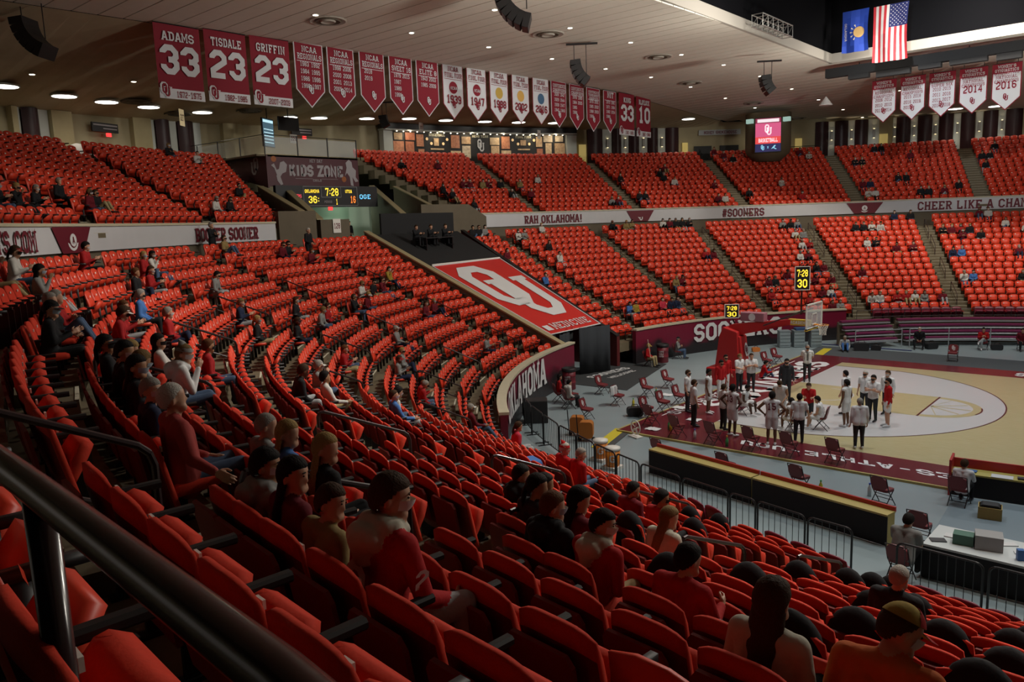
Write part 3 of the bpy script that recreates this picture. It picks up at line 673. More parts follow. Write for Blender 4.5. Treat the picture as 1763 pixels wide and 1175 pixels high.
tag(MB().use(GREENW).box((-30.2, -2.0, 8.0), (.2, 10.5, 3.2)).build('wall_portal_back'), 'pale green wall seen through the upper portal', kind='structure')
gl = bpy.data.lights.new('portal_lamp', 'POINT'); gl.energy = 45; gl.color = (.72, 1, .78); gl.shadow_soft_size = .3; o = bpy.data.objects.new('portal_lamp', gl); COL.objects.link(o); o.location = (-28.6, -1.2, 9.0)
def hang_sign(name, P, rz, w, h, txt, lab, size=.6, board=WHITE, ink=LET, parts=True):
    r = empty(name, P, rz); tag(r, lab, 'sign'); MB().use(board).box((0, 0, 0), (w, .03, h)).build('board', r)
    g = MB().use(ink); put2d(g, text2d(txt, h*size, w*.8), lambda u, v, o: Vector((-u, .022, v))); g.build('lettering', r); return r
hang_sign('section_sign', (-21.85, -7.3, 7.95), -PI/2, .5, .75, '128', 'white 128 sign on the concrete block under the scoreboard', .4)
hang_sign('section_sign', (-22.75, 1.2, 8.0), -PI/2, .5, .6, '101', 'white section sign right of the black rear screen', .45)
# kids zone platform
KX = -26.35
kz = empty('play_platform', (KX, -5.2, 10.3)); tag(kz, 'maroon balcony reading KIDS ZONE above the scoreboard', 'platform')
kinv = Matrix.Translation(-Vector(kz.location))
def kpart(mb, nm): o = mb.build(nm, kz); o.matrix_parent_inverse = kinv; return o
KM = mat('kidszone_maroon', (.085, .010, .018), .5, noise_amt=.3, noise_scale=1.5)
KG = mat('kidszone_grey', (.36, .33, .34), .6)
yl, yr = -8.45, -2.05
kpart(MB().use(KM).box((KX-.1, (yl+yr)/2, 11.17), (.2, yr-yl, 1.75)), 'front_panel')
kpart(MB().use(KM).prism([(-26.3, 10.2), (-26.3, 12.04), (-33.5, 12.15), (-33.5, 11.75)], yl-.05, yl+.05), 'side_panel')
kpart(MB().use(CONC).box((-31.5, (yl+yr)/2-.3, 12.0), (10.3, yr-yl+.6, .1)), 'deck')
g = MB().use(KG); F = lambda u, v, o: Vector((KX+.012+o, -5.15+u, 11.22+v))
put2d(g, text2d('KIDS ZONE', .62, 3.75, 1.5, False), F); kpart(g, 'lettering')
g = MB().use(KG); put2d(g, text2d('HEY DAY', .2, .9, 1.0), lambda u, v, o: F(u, v+.58, o)); put2d(g, text2d('CHILD', .14, .6, 1.0), lambda u, v, o: F(u, v-.55, o))
for xx in (-.9, .9): g.add([F(xx-.6, -.47, .0), F(xx+.6, -.47, 0), F(xx+.6, -.455, 0), F(xx-.6, -.455, 0)], [(0, 1, 2, 3)])
kpart(g, 'small_lettering')
# two basketball player silhouettes on the panel
def sil(pts, m, off, nm): g = MB().use(m); g.add([F(u, v, off) for u, v in pts], [tuple(range(len(pts)))]); kpart(g, nm)
sil([(-3.05, .25), (-2.85, .1), (-2.7, -.3), (-2.55, -.45), (-2.35, -.2), (-2.1, -.1), (-2.0, .3), (-2.2, .5), (-2.45, .42), (-2.55, .05), (-2.7, 0), (-2.85, .35)], KG, .003, 'player_print')
sil([(-2.75, -.3), (-2.5, -.35), (-2.35, -.8), (-2.5, -.85), (-2.7, -.6)], KG, .004, 'player_print')
sil([(2.15, .55), (2.4, .75), (2.6, .6), (2.65, .3), (2.9, .1), (2.85, -.3), (3.05, -.55), (2.8, -.6), (2.6, -.3), (2.65, -.85), (2.45, -.8), (2.4, -.3), (2.2, -.05), (2.05, -.25), (2.2, .25)], KG, .003, 'player_print')
ORB = mat('ball_orange', (.35, .10, .02), .6)
for (u0, v0) in ((-2.85, .6), (1.95, -.45)):
    g = MB().use(ORB); g.add([F(u0+.17*math.cos(2*PI*k/16), v0+.17*math.sin(2*PI*k/16), .006) for k in range(16)], [tuple(range(16))]); kpart(g, 'ball_print')
g = MB().use(KG); put2d(g, ou2d(1.0), lambda u, v, o: Vector((-27.5-u*1.2, yl-.06, 11.5+v))); kpart(g, 'side_logo')
# railing with clear panels
posts = [yl, -6.3, -4.2, yr]
for yy in posts: kpart(MB().use(BLACK).box((KX-.08, yy, 12.6), (.05, .05, 1.15)), 'rail_post')
for a, b in zip(posts, posts[1:]): kpart(MB().use(GLASS).box((KX-.08, (a+b)/2, 12.58), (.015, b-a-.1, .95)), 'clear_panel')
kpart(MB().use(BLACK).tube([(KX-.08, yl, 13.15), (KX-.08, yr, 13.15)], .02, 6).tube([(KX-.08, yl, 13.15), (-36, yl, 13.25)], .02, 6), 'top_rail')
for xx in (-29, -31.5, -34): kpart(MB().use(BLACK).box((xx, yl, 12.6), (.05, .05, 1.15)), 'rail_post')
for a, b in ((-26.4, -29), (-29, -31.5), (-31.5, -34)): kpart(MB().use(GLASS).box(((a+b)/2, yl, 12.62), (abs(b-a)-.1, .015, .95)), 'clear_panel')
# scoreboard
sb = empty('scoreboard', (-26.15, -4.4, 9.1)); tag(sb, 'black scoreboard with yellow digits 7:28 under the maroon balcony', 'scoreboard')
sinv = Matrix.Translation(-Vector(sb.location))
def sp(mb, nm): o = mb.build(nm, sb); o.matrix_parent_inverse = sinv; return o
def glow(name, c, s): return mat(name, c, .5, emit=c, estr=s)
YEL, ORG, CYA, REDL = glow('led_yellow', (1, .72, .05), 1.1), glow('led_orange', (1, .25, .03), 1.0), glow('led_cyan', (.2, .65, 1), .8), glow('led_red', (1, .08, .12), .7)
sp(MB().use(BLACKP).box((-26.25, -4.5, 9.72), (.25, 7.3, 1.25)), 'cabinet')
G = lambda u, v, o=0: Vector((-26.11+o, -4.4+u, 9.74+v))
g = MB().use(mat('board_frame_grey', (.35, .35, .35), .5))
for a, b in (((-1.95, -.56), (1.95, -.56)), ((1.95, -.56), (1.95, .56)), ((1.95, .56), (-1.95, .56)), ((-1.95, .56), (-1.95, -.56)), ((-.7, .56), (-.7, -.06)), ((-.7, -.06), (.72, -.06)), ((.72, -.06), (.72, .56))): g.tube([G(*a), G(*b)], .014, 4)
sp(g, 'board_lines')
def led(txt, u0, v0, h, w, m, nm): g = MB().use(m); put2d(g, text2d(txt, h, w, .9, False), lambda u, v, o: G(u+u0, v+v0, .012)); sp(g, nm)
led('7:28', .06, .25, .46, .95, YEL, 'clock_digits'); led('36:', -1.25, -.20, .42, .75, YEL, 'score_digits'); led('16', 1.6, -.20, .42, .4, ORG, 'score_digits')
led('OKLAHOMA', -1.35, .29, .2, 1.0, YEL, 'team_name'); led('UTSA', 1.3, .29, .2, .5, YEL, 'team_name'); led('1', .38, -.33, .34, .12, YEL, 'period_digit'); led('PERIOD', -.25, -.33, .14, .55, KG, 'period_label')
led('OGE', 2.55, -.03, .28, .85, CYA, 'sponsor_text'); led('LEADERS', -2.5, .0, .2, .8, REDL, 'sponsor_text')
tag(MB().use(glow('exit_red', (1, .05, .05), 1.2)).box((-26.0, -4.6, 9.0), (.08, .28, .2)).build('exit_sign'), 'small red exit sign right under the scoreboard', 'sign')
# ================================================================ CONCOURSE WALL
CURT = mat('curtain_maroon', (.030, .008, .010), .45, spec=.4)
PIERW = mat('pier_white', (.50, .52, .48), .7, noise_amt=.1, noise_scale=2)
def curtain(th0, th1, zb, n=1):
    R = 47.45; g = MB().use(CURT); A = []; B = []; N = 10
    for k in range(N+1):
        t = k/N; th = th0+(th1-th0)*t; d = .28*math.sin(PI*t)+.05; zt = min(wtop(th), wtop(th))+.1; A.append(bp(R-d, th, zt)); B.append(bp(R-d, th, zb))
    strip(g, A, B); strip(g, [bp(R+.02, th0, wtop(th0)), bp(R+.02, th1, wtop(th1))], [bp(R+.02, th0, zb), bp(R+.02, th1, zb)])
    return g.build('wall_curtain', smooth=True)
def pier(th0, th1, zb, m, out=.12, name='pier'):
    g = MB().use(m); R = 47.6; A = arcs(R-out, th0, th1, lambda t: wtop(t)+.1, .6); B = arcs(R, th0, th1, lambda t: wtop(t)+.1, .6); C_ = arcs(R-out, th0, th1, zb, .6); D = arcs(R, th0, th1, zb, .6)
    slab(g, A, B, C_, D); return g.build(name, bpy.data.objects['wall_back'] if name == 'pier' else None)
UF9, UF12 = ufloor(9), ufloor(12)
lc = [(203.3, 202.1), (193.0, 191.8), (191.1, 189.7)]
for k, (a, b) in enumerate(lc): tag(curtain(a, b, UF9), 'tall dark maroon curtain, %s from the left on the left concourse wall' % ordn(k+1), 'curtain', 'dark curtains on the concourse wall')
for a, b in ((203.64, 203.34), (202.05, 201.35), (193.4, 193.05), (191.75, 191.15), (189.65, 189.0)): pier(a, b, UF9, PIERW)
for a, b in ((204.1, 203.7), (201.3, 199.8), (195.0, 193.5), (187.1, 185.3)): pier(a, b, UF9, mat('pier_tan', (.46, .39, .22), .8, noise_amt=.2, noise_scale=2), .35)
tag(pier(199.2, 195.4, UF9, mat('door_maroon', (.05, .012, .012), .5), .1, 'concourse_doors'), 'row of dark maroon doors on the left concourse wall', 'doors')
for o in (bpy.data.objects['concourse_doors'],):
    for v in o.data.vertices:
        if v.co.z > UF9+1: v.co.z = UF9+1.15
for k in range(4): MB().use(WHITE).box(bp(47.4, 198.7-k*.95, UF9+1.05), (.05, .35, .08), None).build('door_closer', bpy.data.objects['concourse_doors'])
rw = [(147.84, 146.16), (145.04, 144.04), (143.15, 142.04), (141.05, 139.95), (139.07, 137.66), (123.22, 121.93), (121.25, 119.99), (119.32, 118.08), (115.37, 114.09), (113.4, 112.14), (111.49, 110.26), (109.57, 108.37), (107.64, 106.44), (105.78, 104.39)]
for k, (a, b) in enumerate(rw): tag(curtain(a, b, UF12-.1), 'tall dark curtain panel, %s from the left on the far concourse wall' % ordn(k+1), 'curtain', 'dark curtains on the concourse wall')
rp = [(146.1, 145.1), (144.0, 143.2), (142.0, 141.1), (139.9, 139.1), (121.9, 121.3), (119.95, 119.35), (118.0, 117.0), (115.7, 115.4), (114.05, 113.45), (112.1, 111.55), (110.2, 109.6), (108.3, 107.7), (106.4, 105.8)]
SCON = mat('sconce_metal', (.16, .15, .13), .4, metal=.6)
BULB = glow('bulb_warm', (1, .78, .42), 2.6)
for k, (a, b) in enumerate(rp):
    pier(a, b, UF12-.1, PIERW)
    c = (a+b)/2; r = empty('wall_sconce', bp(47.38, c, 14.55), facing(c)); tag(r, 'narrow metal wall lamp on the %s white pier from the left' % ordn(k+1), 'lamp', 'wall lamps on the white piers')
    MB().use(SCON).box((0, 0, 0), (.2, .12, .75)).build('housing', r); MB().use(BULB).box((0, .02, .4), (.12, .08, .03)).box((0, .02, -.4), (.12, .08, .03)).build('bulb', r)
    if k > 3 or k == 1:
        for s in (1, -1):
            l = bpy.data.lights.new('sconce_light', 'SPOT'); l.energy = 8; l.spot_size = 1.6; l.spot_blend = 1; l.color = (1, .8, .5); lo = bpy.data.objects.new('sconce_light', l); COL.objects.link(lo); lo.location = bp(47.2, c, 14.55+s*.42); lo.rotation_euler = (PI if s > 0 else 0, 0, 0)
# display wall with pictures
dw = empty('display_wall', bp(47.2, 160.5, UF12)); tag(dw, 'black memorial wall of framed pictures with lights and white letters', 'display'); dinv = Matrix.Translation(-Vector(dw.location))
def dpart(mb, nm): o = mb.build(nm, dw); o.matrix_parent_inverse = dinv; return o
g = MB().use(mat('display_black', (.010, .009, .009), .5)); slab(g, arcs(47.0, 170.2, 150.7, 15.2), arcs(47.3, 170.2, 150.7, 15.2), arcs(47.0, 170.2, 150.7, UF12), arcs(47.3, 170.2, 150.7, UF12)); dpart(g, 'panel')
g = MB().use(BLACK); slab(g, arcs(46.6, 171.4, 149.5, 15.75), arcs(47.3, 171.4, 149.5, 15.75), arcs(46.6, 171.4, 149.5, 15.35), arcs(47.3, 171.4, 149.5, 15.35)); dpart(g, 'header_band')
g = MB().use(PIERW); slab(g, arcs(46.55, 171.4, 149.5, 15.33), arcs(47.3, 171.4, 149.5, 15.33), arcs(46.55, 171.4, 149.5, 15.22), arcs(47.3, 171.4, 149.5, 15.22)); dpart(g, 'light_ledge')
for a, b in ((171.3, 170.3), (150.6, 149.5)): g = MB().use(PIERW); slab(g, arcs(46.7, a, b, 15.2), arcs(47.3, a, b, 15.2), arcs(46.7, a, b, UF12), arcs(47.3, a, b, UF12)); dpart(g, 'end_wall')
PAL = [(.75, .55, .30), (.80, .62, .35), (.55, .20, .10), (.75, .66, .45), (.60, .42, .22), (.68, .30, .15)]
random.seed(5)
def picture(px, pz, w, h, cols):
    """framed print; px = x pixel in the photo's 640..1040 strip converted to an angle"""
    th = px; c = random.choice(cols); nm = 'print_%02d' % int(c[0]*100+c[2]*37)
    m = MATS.get(nm)
    if not m:
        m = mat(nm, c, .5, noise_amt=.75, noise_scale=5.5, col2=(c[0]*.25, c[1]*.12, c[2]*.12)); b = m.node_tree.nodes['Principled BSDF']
        b.inputs['Emission Color'].default_value = (*c, 1); b.inputs['Emission Strength'].default_value = .16  # faint glow put into the print's own colours
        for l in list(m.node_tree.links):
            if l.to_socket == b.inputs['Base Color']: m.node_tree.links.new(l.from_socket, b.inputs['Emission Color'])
    fn = on_curve(47.0, th, pz); g = MB().use(m); vs = [fn(-w/2, -h/2, .05), fn(w/2, -h/2, .05), fn(w/2, h/2, .05), fn(-w/2, h/2, .05)]; g.add(vs+[fn(p, q, 0) for p, q in ((-w/2, -h/2), (w/2, -h/2), (w/2, h/2), (-w/2, h/2))], [(0, 1, 2, 3), (0, 4, 5, 1), (1, 5, 6, 2), (2, 6, 7, 3), (3, 7, 4, 0)])
    dpart(g, 'picture')
def dth(zx): return 170.24+(zx-130)*(150.63-170.24)/(1455-130)
def dz(zy): return 15.2-(zy-185)*(1.75/150)
for (xa, ya, xb, yb_) in ((148, 195, 210, 240), (230, 190, 303, 240), (140, 250, 220, 330), (230, 250, 295, 330), (315, 200, 368, 280), (325, 298, 370, 335), (575, 197, 640, 285), (655, 205, 725, 255), (570, 305, 648, 370), (658, 268, 722, 355), (873, 207, 945, 258), (960, 198, 1025, 285), (880, 265, 943, 330), (957, 297, 1033, 330), (1228, 197, 1275, 270), (1232, 283, 1278, 328), (1285, 185, 1355, 235), (1300, 243, 1347, 320), (1375, 188, 1437, 232), (1370, 243, 1450, 320), (445, 222, 482, 272), (1107, 222, 1150, 260), (418, 290, 520, 300), (1085, 284, 1180, 294)):
    picture(dth((xa+xb)/2), dz((ya+yb_)/2), (xb-xa)*.0122, (yb_-ya)*.0117, PAL)
for zx, zy in ((393, 228), (425, 258), (515, 258), (545, 228), (1047, 222), (1088, 250), (1175, 250), (1212, 222)):
    fn = on_curve(47.0, dth(zx), dz(zy)); g = MB().use(glow('globe_warm', (.9, .6, .3), .35)); g.add([fn(.12*math.cos(2*PI*k/12), .12*math.sin(2*PI*k/12), .05) for k in range(12)], [tuple(range(12))]); dpart(g, 'round_emblem')
for txt, zx in (('BASKETBALL', 468), ('MENS TEAM', 797), ('FINAL FOUR', 1130)): fn = on_curve(47.0, dth(zx), dz(200)); g = MB().use(mat('display_text', (.6, .55, .4), .5)); put2d(g, text2d(txt, .2, 1.5), fn, .06); dpart(g, 'lettering')
fn = on_curve(47.0, dth(800), dz(263)); g = MB().use(mat('display_logo_grey', (.5, .5, .52), .4)); put2d(g, ou2d(1.0), fn, .06); dpart(g, 'logo')
DOT = glow('spot_dot', (1, .9, .7), 6)
for k in range(26):
    th = 169.8-k*.75; o = MB().use(DOT).box((0, 0, 0), (.07, .07, .05)).build('spot_lamp', dw, None); o.matrix_parent_inverse = dinv; o.location = bp(46.72, th, 15.18)
for th in (168.5, 165, 161.5, 158, 154.5, 152): area_light('display_light', bp(46.3, th, 15.15), bp(47.1, th, 14.0), 9, .5, (1, .85, .6))
# wall signs, screens, doors on the far side
def curved_panel(nm, th0, th1, z0, z1, m, R=47.35, depth=.08): g = MB().use(m); slab(g, arcs(R-depth, th0, th1, z1, .6), arcs(R, th0, th1, z1, .6), arcs(R-depth, th0, th1, z0, .6), arcs(R, th0, th1, z0, .6)); return g.build(nm)
sg = curved_panel('wall_sign', 135.5, 131.0, 15.05, 15.5, mat('sign_grey', (.36, .38, .40), .5)); tag(sg, 'grey wall sign with dark letters left of the round screen drum', 'sign')
g = MB().use(LET); put2d(g, text2d('HONEY SMOKEHOUSE', .26, 3.0), on_curve(47.27, 133.2, 15.27), .01); g.build('lettering', sg)
for a, b in ((136.0, 134.1), (133.2, 131.2)): tag(curved_panel('serving_window', a, b, UF12, UF12+1.55, mat('dark_opening', (.012, .013, .014), .6)), 'dark serving opening under the grey wall sign, %s one' % ('left' if a > 135 else 'right'), 'window')
YW = mat('lit_doorway', (.55, .42, .12), .7, emit=(.8, .6, .2), estr=.25)
for a, b, n_ in ((148.9, 148.1, 'right of the picture wall'), (137.3, 136.7, 'left of the serving openings'), (117.0, 116.2, 'between the far curtains'), (125.3, 124.6, 'behind the railing beside the screen drum')): tag(curved_panel('lit_doorway', a, b, UF12, UF12+1.9, YW), 'yellow lit doorway %s' % n_, 'doorway')
r = empty('concourse_railing', bp(45.6, 125.0, UF12), facing(125)); tag(r, 'black railing on the far concourse right of the screen drum', 'railing')
for zz in (.5, 1.05): MB().use(BLACK).tube([(-1.5, 0, zz), (1.6, 0, zz)], .03, 6).build('rail', r)
for xx in (-1.5, .1, 1.6): MB().use(BLACK).box((xx, 0, .53), (.05, .05, 1.06)).build('post', r)
for th, R_, z_, lab in ((197.4, 47.2, 13.85, 'black sign with pale lettering above the maroon doors'), (179.5, 47.2, 14.75, 'black sign with pale lettering right of the hanging screens')):
    r = empty('wayfinding_sign', bp(R_, th, z_), facing(th)); tag(r, lab, 'sign'); MB().use(BLACKP).box((0, 0, 0), (1.7, .1, .5)).build('board', r); MB().use(KG).box((0, .055, .12), (1.55, .02, .08)).box((-.3, .055, -.06), (.9, .02, .06)).build('lettering', r)
    tag(MB().use(glow('exit_red', (1, .05, .05), 1.2)).box((0, 0, 0), (.28, .1, .2)).build('exit_sign', None, bp(R_-.1, th-.15, z_-.4), facing(th)), 'red exit sign under the black sign %s' % lab[-22:], 'sign')
# ================================================================ CEILING FITTINGS
LAMP = glow('ceiling_lamp', (1.0, .96, .86), 5.0)
def ceil_z(x, y, th=None):
    if x < CREX:
        t = math.atan2(y, (x-OX)/EX); thd = math.degrees(t) % 360; xw = OX+EX*47.9*math.cos(t)
        f_ = (CREX-x)/max(CREX-xw, .1); return cz(CREX, y)*(1-f_)+wtop(thd)*f_
    return cz(x, y)
big = [(-28.11, -20.45), (-29.59, -17.43), (-30.58, -15.01), (-31.47, -12.4), (-32.4, -8.75), (-33.25, -2.15), (-33.31, .33), (-33.09, 4.35), (-32.55, 8.02), (-31.81, 11.2), (-30.74, 14.57), (-29.59, 17.44), (-28.12, 20.42), (-20.9, 30.29), (-16.5, 35.5), (-2.46, 42.11), (.33, 43.01), (3.6, 43.8)]
for k, (x, y) in enumerate(big):
    zc_ = ceil_z(x, y); r = empty('ceiling_lamp', (x, y, zc_-.06)); tag(r, 'flat bright ceiling lamp over the concourse, %s from the left' % ordn(k+1), 'lamp', 'concourse ceiling lamps')
    MB().use(PIERW).lathe([(.62, .0), (.62, .08), (.5, .1)], n=20).build('housing', r); MB().use(LAMP).lathe([(.55, -.01), (.55, .02)], n=20).build('diffuser', r)
    l = bpy.data.lights.new('concourse_light', 'SPOT'); l.energy = LIGHT_CONC; l.spot_size = 2.5; l.spot_blend = .6; l.color = (1, .9, .68); l.shadow_soft_size = .4; lo = bpy.data.objects.new('concourse_light', l); COL.objects.link(lo); lo.location = (x, y, zc_-.2)
for x, y, zz in ((-33.14, -3.81, 15.75), (-33.29, -1.3, 15.9)): tag(MB().use(LAMP).box((0, 0, 0), (.9, 1.1, .06)).build('ceiling_lamp', None, (x, y, zz-.1)), 'slanted bright ceiling panel %s above the hanging black screen' % ('left' if y < -2 else 'right'), 'lamp', 'concourse ceiling lamps')
SP = glow('downlight_glow', (1, .9, .7), 7.0)
spots = [(x, y) for x in (-9.7, -14.9) for y in (-12.8, -7.5, -2.2, 3.1, 8.5, 13.9, 19.4, 25, 30.5, 36.3, 41.5) if not (x < -14 and y > 36)]
spots += [(-27, -15.1), (-26.5, -19.8), (-27.5, -9), (-28, -4), (-24, 25), (-3.8, 37), (2.5, 38), (-3.9, 31)]
for k, (x, y) in enumerate(spots):
    zc_ = ceil_z(x, y); r = empty('downlight', (x, y, zc_-.015)); tag(r, 'tiny round ceiling downlight among the pale boards', 'lamp', 'tiny ceiling downlights')
    MB().use(PIERW).lathe([(.17, 0), (.17, .02), (.12, .03)], n=12).build('trim_ring', r); MB().use(SP).lathe([(.11, -.012), (.11, .01)], n=12).build('bulb', r)
VENT = mat('vent_grey', (.40, .37, .32), .6); VENTD = mat('vent_dark', (.10, .085, .06), .7)
vents = [(-15.3, -11.9), (-11.1, -2.1), (-10.8, 7.8), (-14.2, 18.1), (-14.1, 28.4), (-14.2, 37.9), (-30.5, -13.5), (-33, -10), (-31.8, -6)]
for k, (x, y) in enumerate(vents):
    zc_ = ceil_z(x, y); r = empty('ceiling_vent', (x, y, zc_-.02)); tag(r, 'round ringed ceiling air vent, %s of those seen from the left' % ordn([5, 6, 7, 8, 9, 10, 1, 2, 3].index(k+1 if False else [5, 6, 7, 8, 9, 10, 1, 2, 3][k])+1), 'vent', 'round ceiling vents')
    mm = VENT if x > CREX else VENTD
    for q, rr in enumerate((.75, .52, .30)):
        g = MB().use(mm if q % 2 == 0 else VENTD); N = 24
        for rad, zz in (): pass
        g.lathe([(rr*.72, -.02*q-.01), (rr, -.05-.02*q), (rr+.06, .0)], n=24); g.build('ring', r)
# loudspeaker clusters
def line_array(P, heading, n, lab, w=.95, da=.2, t0=.1):
    r = empty('speaker_cluster', P, heading); tag(r, lab, 'speaker')
    ang = t0; y, z = 0.0, 0.0; ys = []
    for k in range(n):
        M = Matrix.Translation((0, y, z)) @ Matrix.Rotation(-ang, 4, 'X'); MB().use(BLACKP).box((0, 0, 0), (w, .52, .25), M).use(BLACK).box((0, .265, 0), (w*.92, .012, .2), M).build('cabinet', r)
        ang += da; z -= .26*math.cos(ang-da/2); y -= .26*math.sin(ang-da/2); ys.append(y)
    MB().use(BLACK).box((0, y*.5, .95), (.1, abs(y)+.9, .09)).build('hanging_bar', r)
    for yy, zb in ((.05, .1), (y*.8, z*.55)): MB().use(BLACK).tube([(0, yy, zb), (0, yy, .93)], .02, 6).build('cable', r)
    return r
line_array((-20.2, -22.0, 15.75), math.radians(128), 6, 'black curved speaker cluster at the far upper left of the ceiling')
line_array((-7.0, -10.2, 16.3), math.radians(128), 7, 'largest black curved speaker cluster at the top centre')
line_array((-11.4, .5, 15.75), math.radians(128), 5, 'black speaker cluster hanging above the white banners')
line_array((-6.3, 12.2, 15.6), math.radians(125), 4, 'black speaker cluster hanging near the roof opening corner')
line_array((-28, 1.6, 15.0), math.radians(128), 3, 'small black hanging speaker over the picture wall left end', .5)
# hanging screens
r = empty('hanging_screen', (-31.2, -5.15, 13.9), math.radians(-62)); tag(r, 'lit stats screen hanging over the left concourse', 'screen')
MB().use(BLACKP).box((0, 0, 0), (1.35, .1, 1.75)).build('casing', r); sc = MB().use(glow('screen_blue', (.06, .12, .16), .8)).box((0, .055, 0), (1.25, .01, 1.65)).build('display', r)
g = MB().use(glow('screen_text', (.55, .85, .95), .9)).box((0, .062, .7), (1.2, .006, .16))
for k in range(5): g.box((0, .062, .2-.2*k), (1.1, .006, .05))
g.build('screen_print', r); MB().use(BLACK).tube([(0, 0, .87), (0, 0, 1.6)], .03, 6).build('hanger', r)
r = empty('hanging_screen', (-31.2, -3.6, 14.55), math.radians(-85)); tag(r, 'dark switched off screen hanging beside the lit stats screen', 'screen'); MB().use(BLACKP).box((0, 0, 0), (1.6, .1, .85)).build('casing', r); MB().use(BLACK).box((0, .055, 0), (1.5, .01, .76)).build('display', r); MB().use(BLACK).tube([(0, 0, .42), (0, 0, 1.2)], .03, 6).build('hanger', r)
hang_sign('section_sign', (-27.4, -12.6, 13.85), math.radians(-50), .55, .85, '227', 'small lit 227 sign hanging from the left ceiling', .4, mat('sign_warm', (.7, .6, .38), .6, emit=(.7, .55, .3), estr=.35))
hang_sign('section_sign', (-30.9, -3.5, 13.6), math.radians(-85), .55, .55, '228', 'small section sign below the dark hanging screen', .45)
for x, y, lab in ((-30.6, 7.4, 'white hanging box sign above the left end of the picture wall'), (-28.7, 19.0, 'white hanging box sign above the right part of the picture wall')):
    hang_sign('section_sign', (x, y, 15.0), math.radians(-80), .5, .7, '201', lab, .35)
# round drum with the video screen
dr = empty('screen_drum', (-14.5, 32.3, 12.9)); tag(dr, 'tan round drum column with a vertical video screen reading BASKETBALL', 'screen'); 
MB().use(mat('drum_tan', (.19, .15, .09), .8, noise_amt=.35, noise_scale=.8)).lathe([(1.0, -.75), (1.75, -.1), (1.85, .3), (1.85, 3.2)], n=28).build('drum', dr, smooth=True)
hd = math.atan2(CAM[1]-32.3, CAM[0]+14.5); DV = Vector((math.cos(hd), math.sin(hd), 0)); DU = Vector((-math.sin(hd), math.cos(hd), 0))
def dsp(u, v, o): q = DV*(1.93+o)+DU*u; return Vector((q.x, q.y, 1.3+v))
g = MB().use(BLACKP).add([dsp(u, v, o) for o in (-.25, .0) for u, v in ((-1.05, -1.42), (1.05, -1.42), (1.05, 1.42), (-1.05, 1.42))], [(0, 3, 2, 1), (4, 5, 6, 7), (0, 1, 5, 4), (1, 2, 6, 5), (2, 3, 7, 6), (3, 0, 4, 7)]); g.build('screen_casing', dr)
def rect(mb, u0, v0, u1, v1, o): mb.add([dsp(u0, v0, o), dsp(u1, v0, o), dsp(u1, v1, o), dsp(u0, v1, o)], [(0, 1, 2, 3)]); return mb
g = MB().use(glow('video_navy', (.03, .03, .12), .6)); rect(g, -1.0, -1.35, 1.0, -.7, .01); g.use(glow('video_pink', (.75, .12, .28), .7)); rect(g, -1.0, -.15, 1.0, .95, .01); g.use(glow('video_red', (.9, .08, .08), .7)); rect(g, -1.0, -.7, 1.0, -.15, .01); g.use(glow('video_dark', (.25, .03, .07), .7)); rect(g, -1.0, .95, 1.0, 1.35, .01); g.build('video_image', dr)
VW = glow('video_white', (.95, .85, .9), .8)
g = MB().use(VW); put2d(g, ou2d(.85), lambda u, v, o: dsp(u, v+.42, o), .02); put2d(g, text2d('BASKETBALL', .32, 1.5, 1.1, False), lambda u, v, o: dsp(u, v-.42, o), .02); g.use(glow('video_cyan', (.3, .7, .9), .8)); put2d(g, ou2d(.42), lambda u, v, o: dsp(u-.42, v-1.0, o), .02); put2d(g, text2d('X', .16), lambda u, v, o: dsp(u, v-1.0, o), .02)
g.add([dsp(.25, -1.15, .02), dsp(.5, -.85, .02), dsp(.62, -.85, .02), dsp(.5, -1.05, .02), dsp(.7, -1.15, .02), dsp(.6, -1.18, .02), dsp(.42, -1.08, .02)], [tuple(range(7))]); g.use(VW); rect(g, -.85, 1.02, .85, 1.28, .02); g.build('video_lettering', dr)
for s in (-1, 1): MB().use(glow('side_panel_glow', (.45, .7, .62), .5)).box(tuple(dsp(s*1.45, 1.2, -.25)), (.55, .3, .35), None).build('side_screen', dr)
# truss on the roof opening's edge
tr_ = empty('roof_truss', (-3.7, 7.0, 17.2)); tag(tr_, 'silver lattice truss hanging along the roof opening edge', 'truss'); TM = mat('truss_alu', (.55, .55, .52), .35, metal=.7)
ya, yb2 = -1.9, 1.9; cn = [(dx, dz_) for dx in (-.28, .28) for dz_ in (-.28, .28)]
for dx, dz_ in cn: MB().use(TM).tube([(dx, ya, dz_), (dx, yb2, dz_)], .03, 6).build('chord', tr_)
ns = 6
for k in range(ns+1):
    yy = ya+(yb2-ya)*k/ns; MB().use(TM).tube([(-.28, yy, -.28), (.28, yy, -.28), (.28, yy, .28), (-.28, yy, .28), (-.28, yy, -.28)], .02, 5, False).build('frame_brace', tr_)
    if k < ns:
        y2 = ya+(yb2-ya)*(k+1)/ns
        for sx in (-.28, .28): MB().use(TM).tube([(sx, yy, -.28), (sx, y2, .28)], .018, 5).build('diagonal_brace', tr_)
